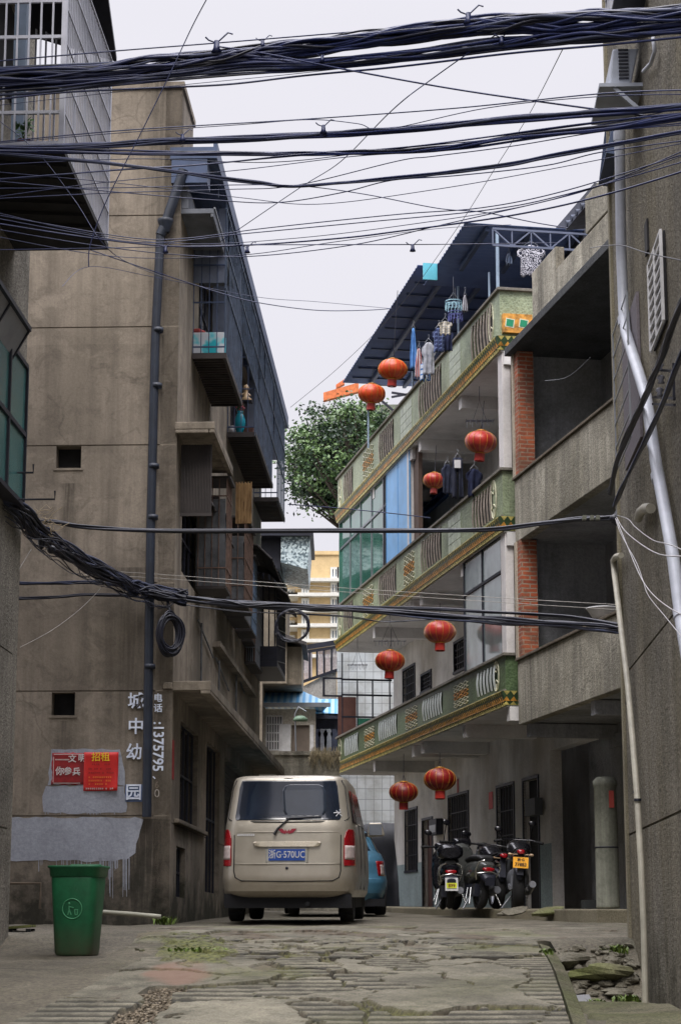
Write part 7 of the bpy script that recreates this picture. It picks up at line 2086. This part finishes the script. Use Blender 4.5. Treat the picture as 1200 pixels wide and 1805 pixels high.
def scooter(label, px, Y, rz, sc=1.0, plate='yellow', body=M_blk, mirrors=((-.28, -.0, .22),), box=True, lean=0.0, shift=0):
    c = P(px, 1600, Y)
    loc = R2.L((c.x, Y, 0)); z = .27 + .05*min(1, max(0, (loc.y+5.2)/5.2)) + max(0, loc.y)*.0144
    e = empty('scooter', label, 'scooter', loc=(c.x, Y, z)); e.rotation_euler = (0, lean, math.radians(rz)); e['group'] = 'two-wheelers parked on the porch'
    e.scale = (sc, sc, sc)
    mwheel(e, 0.0, .24, .11); mwheel(e, 1.26, .24, .10)
    m = MB(); loft(m, [(-.34, .60, .06, .035), (-.28, .60, .12, .07), (-.12, .58, .165, .13), (.15, .55, .175, .17), (.38, .50, .16, .20), (.46, .42, .10, .18)]); m.build('rear_fairing', body, e)
    m = MB(); loft(m, [(-.24, .71, .09, .03), (-.16, .735, .14, .045), (.1, .74, .155, .05), (.42, .72, .13, .05), (.52, .70, .06, .03)]); m.build('seat', plain('seat_vinyl', srgb(20, 20, 22), .55), e)
    m = MB(); m.box(-.16, .5, .24, .16, .95, .29); m.build('footboard', M_dark, e)
    m = MB(); loft(m, [(.93, .60, .17, .34), (1.0, .62, .20, .38), (1.10, .62, .18, .38), (1.18, .55, .10, .28)]); m.build('leg_shield', body, e)
    m = MB(); loft(m, [(1.0, .98, .10, .06), (1.06, 1.0, .15, .08), (1.16, .98, .12, .07), (1.2, .97, .05, .04)]); m.tube([(-.33, 1.0, 1.0), (-.15, 1.05, 1.0), (.15, 1.05, 1.0), (.33, 1.0, 1.0)], .016, 8); hb = m.build('handlebar', M_blk, e)
    for s_ in (-1, 1):
        m = MB(); m.tube([(s_*.24, 1.02, 1.0), (s_*.36, .985, .995)], .022, 8); m.build('grip', M_tyre, hb)
    for (x, hx, hz) in mirrors: mirror(e, x, 1.0, hx, hz, .3)
    m = MB(); m.tube([(.11, .12, .22), (.13, -.1, .24), (.14, -.34, .28)], [.03, .05, .055], 10); m.build('exhaust', M_sil, e)
    m = MB(); m.box(-.13, -.1, .18, -.05, .38, .36); m.box(-.1, .1, .2, .1, .4, .34); m.build('engine', M_dark, e)
    m = MB(); loft(m, [(-.40, .40, .07, .05), (-.36, .44, .11, .07), (-.26, .48, .12, .05)]); m.build('rear_mudguard', M_dark, e)
    if plate == 'none': m = MB(); m.box(-.07, -.41, .33, .07, -.40, .40)
    else: m = MB(); m.hexa([(-.10, -.415, .27), (.10, -.415, .27), (.10, -.405, .27), (-.10, -.405, .27)], [(-.10, -.39, .47), (.10, -.39, .47), (.10, -.38, .47), (-.10, -.38, .47)])
    pl_ = m.build('number_plate' if plate != 'none' else 'plate_bracket', M_white if plate == 'white' else M_dark, e)
    if plate == 'white':
        m = MB(); m.hexa([(-.075, -.420, .31), (.075, -.420, .31), (.075, -.417, .31), (-.075, -.417, .31)], [(-.085, -.408, .39), (.085, -.408, .39), (.085, -.405, .39), (-.085, -.405, .39)]); m.build('yellow_panel', plain('acid_yellow', srgb(206, 214, 40), .5), pl_)
        text('plate_text', '899', .075, M_dk_t, pl_, upright(0, -.423, .35), .001, .001)
        text('plate_text', '浙G', .05, M_dark, pl_, upright(0, -.410, .43), .001, .001)
    m = MB(); loft(m, [(-.36, .555, .05, .02), (-.35, .56, .085, .03), (-.30, .57, .09, .03)]); m.build('tail_light', M_redl, e)
    m = MB()
    for s_ in (-1, 1): m.tube([(s_*.14, -.2, .42), (s_*.185, -.30, .56), (s_*.16, -.36, .66), (s_*.08, -.38, .69)], .012, 6)
    m.tube([(-.16, -.30, .50), (0, -.395, .53), (.16, -.30, .50)], .010, 6)
    m.build('grab_rail', M_chrome, e)
    for s_ in (-1, 1):
        m = MB(); m.tube([(s_*.17, -.05, .30), (s_*.24, -.22, .06)], .014, 6); m.tube([(s_*.17, .1, .30), (s_*.26, -.1, .12)], .01, 6); m.build('crash_bar', M_chrome, e)
    if box:
        m = MB(); loft(m, [(-.30, .86, .15, .08), (-.26, .87, .20, .12), (.02, .87, .20, .12), (.06, .86, .15, .08)]); m.build('top_box', M_blk, e)
    m = MB(); m.tube([(-.08, .25, .2), (-.2, .2, .0)], .012, 6); m.build('stand', M_sil, e)
    return e
scooter('black scooter with a top box and white and yellow plate, leftmost of the two-wheelers', 792, 32.6, 2, 1.0, 'white', mirrors=((-.22, -.02, .20),))
M_bsil = carpaint('graphite_paint', srgb(84, 86, 84), .25)
scooter('grey scooter with tall upright mirror, in the middle of the two-wheelers', 846, 32.0, 14, 1.05, 'none', body=M_bsil, mirrors=((-.26, .02, .27), (.18, -.10, .12)), box=False, lean=.05)
def motorbike(label, px, Y, rz, plate=True, tall=True, sc=1.0):
    c = P(px, 1600, Y); loc = R2.L((c.x, Y, 0)); z = .27 + .05*min(1, max(0, (loc.y+5.2)/5.2)) + max(0, loc.y)*.0144
    e = empty('motorcycle', label, 'motorcycle', loc=(c.x, Y, z)); e.rotation_euler = (0, .06, math.radians(rz)); e['group'] = 'two-wheelers parked on the porch'; e.scale = (sc,)*3
    mwheel(e, 0, .31, .17); mwheel(e, 1.38, .31, .12)
    m = MB(); loft(m, [(-.42, .86, .03, .02), (-.34, .85, .075, .04), (-.1, .80, .11, .06), (.25, .76, .13, .07), (.45, .76, .12, .06)]); m.build('tail_fairing', M_blk, e)
    m = MB(); loft(m, [(.36, .84, .10, .07), (.5, .90, .17, .12), (.75, .93, .19, .14), (.95, .88, .14, .12), (1.05, .84, .07, .06)]); m.build('fuel_tank', M_blk, e)
    m = MB(); loft(m, [(-.28, .885, .08, .02), (-.05, .86, .12, .035), (.25, .82, .13, .035), (.4, .83, .1, .03)]); m.build('seat', plain('seat_vinyl', srgb(20, 20, 22), .55), e)
    m = MB(); loft(m, [(.35, .42, .12, .14), (.5, .45, .17, .18), (.8, .45, .17, .18), (.95, .42, .12, .14)]); m.tube([(-.13, .0, .31), (-.13, .45, .36)], .03, 8); m.tube([(.13, .0, .31), (.13, .45, .36)], .03, 8); m.build('engine', M_sil, e)
    m = MB(); m.tube([(.14, .6, .25), (.16, .2, .26), (.2, -.15, .38)], [.03, .04, .055], 10); m.build('exhaust', M_sil, e)
    m = MB(); m.tube([(-.14, 1.38, .31), (-.12, 1.1, .98)], .028, 8); m.tube([(.14, 1.38, .31), (.12, 1.1, .98)], .028, 8); m.build('fork', M_sil, e)
    m = MB(); m.tube([(-.36, .95, 1.04), (-.2, 1.05, 1.08), (.2, 1.05, 1.08), (.36, .95, 1.04)], .015, 8); hb = m.build('handlebar', M_blk, e)
    for s_ in (-1, 1): m = MB(); m.tube([(s_*.27, 1.0, 1.06), (s_*.38, .94, 1.035)], .022, 8); m.build('grip', M_tyre, hb)
    m = MB(); m.ell((0, 1.2, 1.0), (.12, .10, .12), 14, 10); m.build('headlamp', M_blk, e)
    if tall: mirror(e, .18, 1.07, .02, .24, 0, 1.05)
    mirror(e, -.26, 1.07, -.06, .13, 0, 1.05)
    m = MB(); m.hexa([(-.05, -.40, .50), (.05, -.40, .50), (.05, -.36, .50), (-.05, -.36, .50)], [(-.04, -.34, .84), (.04, -.34, .84), (.04, -.28, .84), (-.04, -.28, .84)]); m.build('plate_bracket', M_dark, e)
    if plate:
        m = MB(); m.hexa([(-.115, -.46, .60), (.115, -.46, .60), (.115, -.452, .60), (-.115, -.452, .60)], [(-.115, -.43, .76), (.115, -.43, .76), (.115, -.422, .76), (-.115, -.422, .76)]); pl_ = m.build('number_plate', plain('plate_yellow', srgb(236, 166, 22), .45, 0, .06), e)
        text('plate_text', '浙·G', .055, M_dark, pl_, upright(0, -.446, .722), .001, .001); text('plate_text', '77883', .07, M_dark, pl_, upright(0, -.462, .650), .001, .001)
    m = MB(); loft(m, [(-.45, .83, .03, .02), (-.44, .84, .055, .035), (-.38, .84, .06, .035)]); m.build('tail_light', M_redl, e)
    for s_ in (-1, 1): m = MB(); m.tube([(s_*.05, -.36, .80), (s_*.13, -.37, .80)], .008, 5); m.ell((s_*.16, -.37, .80), (.035, .02, .02), 8, 6); m.build('indicator', plain('amber_lens', srgb(176, 150, 120), .3), e)
    m = MB(); loft(m, [(-.33, .45, .03, .02), (-.30, .56, .08, .03), (-.05, .66, .09, .02), (.1, .66, .09, .02)]); m.build('rear_mudguard', M_dark, e)
    m = MB(); m.tube([(-.1, .5, .2), (-.24, .45, .0)], .012, 6); m.build('stand', M_sil, e)
    return e
motorbike('low black motorcycle wedged between the grey scooter and the yellow-plated one', 874, 32.4, 8, plate=False, tall=False, sc=.96)
motorbike('black motorcycle with fat rear tyre and yellow-orange plate, rightmost of the two-wheelers', 912, 31.4, -3)
# ================================================================== RUBBLE, WEEDS, GROUND LITTER
rr = random.Random(77)
big = [(1058, 1674, 19.95, .30, 'broad mossy slab lying at the head of the rubble gutter, beside the right wall'), (1002, 1668, 20.2, .22, 'flat grey slab at the upper left of the rubble, against the ramp edge'),
       (1085, 1700, 19.6, .17, 'large rounded stone near the right wall in the rubble'), (1012, 1702, 19.55, .15, 'long pale stone beside the mossy kerb, halfway down the rubble')]
def stone_at(px, py, r, label, seed, flat=.6, grp='loose stones in the gutter', mt=None, Y=None):
    # find where the sight line meets the gutter bed
    d = ray(px, py); Yh = Y
    if Yh is None:
        for k in range(200):
            y = 15 + k*.05; p = d*(y/d.y)
            if p.z < gz(p.x, y) + .03: Yh = y; break
        if Yh is None: Yh = 20.0
    p = d*(Yh/d.y); zz = gz(p.x, Yh)
    m = MB(); rock(m, (0, 0, 0), (r, r*rr.uniform(.7, 1.1), r*.8), seed, flat, 8, 6)
    o = m.build('stone', mt or M_stone, loc=(p.x, Yh, zz + r*.22)); o.rotation_euler = (rr.uniform(-.2, .2), rr.uniform(-.25, .25), rr.uniform(0, 6.2))
    return tag(o, label, 'stone', grp)
M_stm = stucco('mossy_stone', srgb(112, 110, 84), 40, .015, .5, warm=srgb(84, 94, 44), streak=.1)
for i, (px, py, Y, r, lb) in enumerate(big): stone_at(px, py, r, lb, 40+i, .35, mt=M_stm if i in (0,) else M_stone, Y=Y)
for i in range(105):
    t = rr.random(); py = 1664 + t*96; px0 = 955 + (py-1660)*.40; px = rr.uniform(px0+12, 1118)
    if px > 1020 and py > 1738 and rr.random() < .8: continue
    stone_at(px, py, rr.uniform(.03, .085) * (1.2 if 1690 < py < 1735 else .8), 'loose grey broken stone among the rubble in the gutter by the right wall', i+3, rr.uniform(.5, .9))
for (px, py, Y, r, lb) in ((905, 1609, 29.0, .16, 'tilted pale slab propped against the porch step, left of two'), (965, 1610, 28.8, .19, 'tilted mossy slab propped against the porch step, right of two')):
    c = P(px, py, Y); m = MB(); rock(m, (0, 0, 0), (r*1.3, r*.8, r*.35), int(px), .8, 9, 6); o = m.build('stone_slab', M_stm if px > 930 else M_stone, loc=(c.x, Y, c.z+.02)); o.rotation_euler = (.2, -.2, .3); tag(o, lb, 'slab')
def litter(px, py, Y, label, cat, name, sz, mat, rz=0):
    c = P(px, py, Y); m = MB(); m.hexa([(-sz[0], -sz[1], 0), (sz[0], -sz[1], 0), (sz[0], sz[1], 0), (-sz[0], sz[1], 0)], [(-sz[0]*.9, -sz[1]*.8, sz[2]), (sz[0]*.8, -sz[1]*.8, sz[2]*1.3), (sz[0]*.9, sz[1]*.8, sz[2]), (-sz[0]*.7, sz[1]*.9, sz[2]*.8)])
    o = m.build(name, mat, loc=(c.x, Y, gz(c.x, Y)+.02)); o.rotation_euler = (0, 0, rz); return tag(o, label, cat)
litter(1010, 1702, 19.3, 'flattened pale grey plastic scrap on top of the gutter stones', 'scrap', 'plastic_scrap', (.16, .05, .05), plain('pale_scrap', srgb(170, 172, 180), .5), .2)
litter(998, 1728, 18.6, 'small yellow scrap beside the mossy kerb', 'scrap', 'yellow_scrap', (.05, .03, .04), plain('yellow_scrap', srgb(206, 160, 40), .6), .6)
def weeds(name, label, px, py, Y, n, h_, sp_, seed, up=0.0, col=None):
    r2 = random.Random(seed); c = P(px, py, Y); z = gz(c.x, Y) + up; m = MB()
    for k in range(n):
        a = r2.uniform(0, 6.28); b = r2.uniform(0, sp_); x, y = b*math.cos(a), b*math.sin(a)*.6; L = r2.uniform(.4, 1)*h_; a2 = r2.uniform(0, 6.28); q = Vector((math.cos(a2), math.sin(a2), 0))
        p0 = Vector((x, y, 0)); p1 = p0 + Vector((q.x*L*.3, q.y*L*.3, L*.7)); p2 = p0 + Vector((q.x*L*.8, q.y*L*.8, L)); s_ = Vector((-q.y, q.x, 0))*.012
        m.add([p0-s_*.4, p0+s_*.4, p1+s_*1.3, p1-s_*1.3, p2], [(0,1,2,3), (3,2,4)])
    m_ = col or plain('weed_green', srgb(92, 112, 42), .6, 0, .4, 12)
    o = m.build(name, m_, loc=(c.x, Y, z)); return tag(o, label, 'plant')
weeds('weed', 'tuft of bright green weeds at the head of the rubble beside the right wall', 1085, 1668, 20.4, 60, .10, .13, 1)
weeds('weed', 'weeds at the foot of the slim ivory pipe, bottom right', 1106, 1772, 19.3, 60, .09, .14, 2)
weeds('weed', 'low weeds at the foot of the brown corner below the blue pipe', 291, 1615, 25.75, 70, .12, .16, 3)
weeds('weed', 'small weed on the mossy kerb top, right of the ramp', 962, 1690, 18.5, 26, .07, .07, 4)
weeds('weed', 'sparse grass tuft in the smashed slabs near the bin', 345, 1680, 18.4, 70, .05, .30, 5)
weeds('weed', 'weeds beside the right wall near the bottom corner', 1050, 1740, 18.9, 40, .07, .10, 6)
# mossy apron in the gutter bottom and at the bottom-left corner
m = MB(); vs = []; nx_, ny_ = 18, 30
for j in range(ny_+1):
    for i in range(nx_+1):
        y = 14 + 5.2*j/ny_; x = xr_edge(y) + .22 + (2.9 - xr_edge(y) - .2)*i/nx_
        vs.append((x, y, gz(x, y) + .03 + .05*noise.noise((x*1.2, y*.8, 0)) + .02*noise.noise((x*6, y*6, 0)) - (.1 if i in (0, nx_) else 0)))
m.add(vs, [(j*(nx_+1)+i, j*(nx_+1)+i+1, (j+1)*(nx_+1)+i+1, (j+1)*(nx_+1)+i) for j in range(ny_) for i in range(nx_)], 0, True)
tag(m.build('moss_patch', M_mossy), kind='stuff')
# fine debris over the washed-out hollow
m = MB(); rr = random.Random(4)
for k in range(650):
    py = rr.uniform(1735, 1815); px = 318 - (py-1720)*1.1 + rr.gauss(0, 22)
    Y = 14
    d = ray(px, py)
    for q in range(140):
        Y = 13.3 + q*.05; p = d*(Y/d.y)
        if p.z < gz(p.x, Y): break
    r = rr.uniform(.005, .022) * (1.6 if rr.random() < .06 else 1); rock(m, (p.x, Y, gz(p.x, Y) - .035 + rr.uniform(0, .02)), (r, r, r*.7), k, 1, 5, 3)
tag(m.build('gravel', plain('debris', srgb(112, 102, 86), .9, 0, .6, 40)), kind='stuff')
# pale pipe on the ground and a low mossy box at the left wall
m = MB(); m.tube([P(172, 1607, 25.6), P(230, 1611, 25.6), P(284, 1616, 25.6)], .028, 8); tag(m.build('pipe', plain('pale_pvc', srgb(150, 148, 132), .6)), 'pale plastic pipe lying on the ground at the foot of the brown wall', 'pipe')
lb_ = empty('wooden_crate', 'dark battered wooden crate on the ground between the near left wall and the bin', 'crate', loc=tuple(P(34, 1652, 22.6)))
m = MB()
for k in range(4): m.bar((-.12, k*.1, .10), (.13, k*.1+.02, .12), .09, .025)
m.build('planks', plain('mossy_plank', srgb(104, 108, 60), .9, 0, .4, 8), lb_)
m = MB()
for (x, y) in ((-.1, 0), (.1, 0), (-.1, .3), (.1, .3)): m.bar((x, y, -.1), (x, y, .09), .05)
m.bar((-.1, 0, -.06), (.1, 0, .0), .03); m.build('legs', M_under, lb_)
m = MB(); q = fr_rect(L2, 15, 1557, 71, 1602, -.06); m.tube([(q[0], -.06, q[3]), (q[2], -.06, q[3]), (q[2], -.06, q[1])], .018, 6); o = m.build('pipe', plain('rusty_iron', srgb(92, 80, 66), .8, .2, .3), None); o.matrix_world = L2.M
tag(o, 'thin rusty pipe bent along the foot of the brown wall behind the bin', 'pipe')
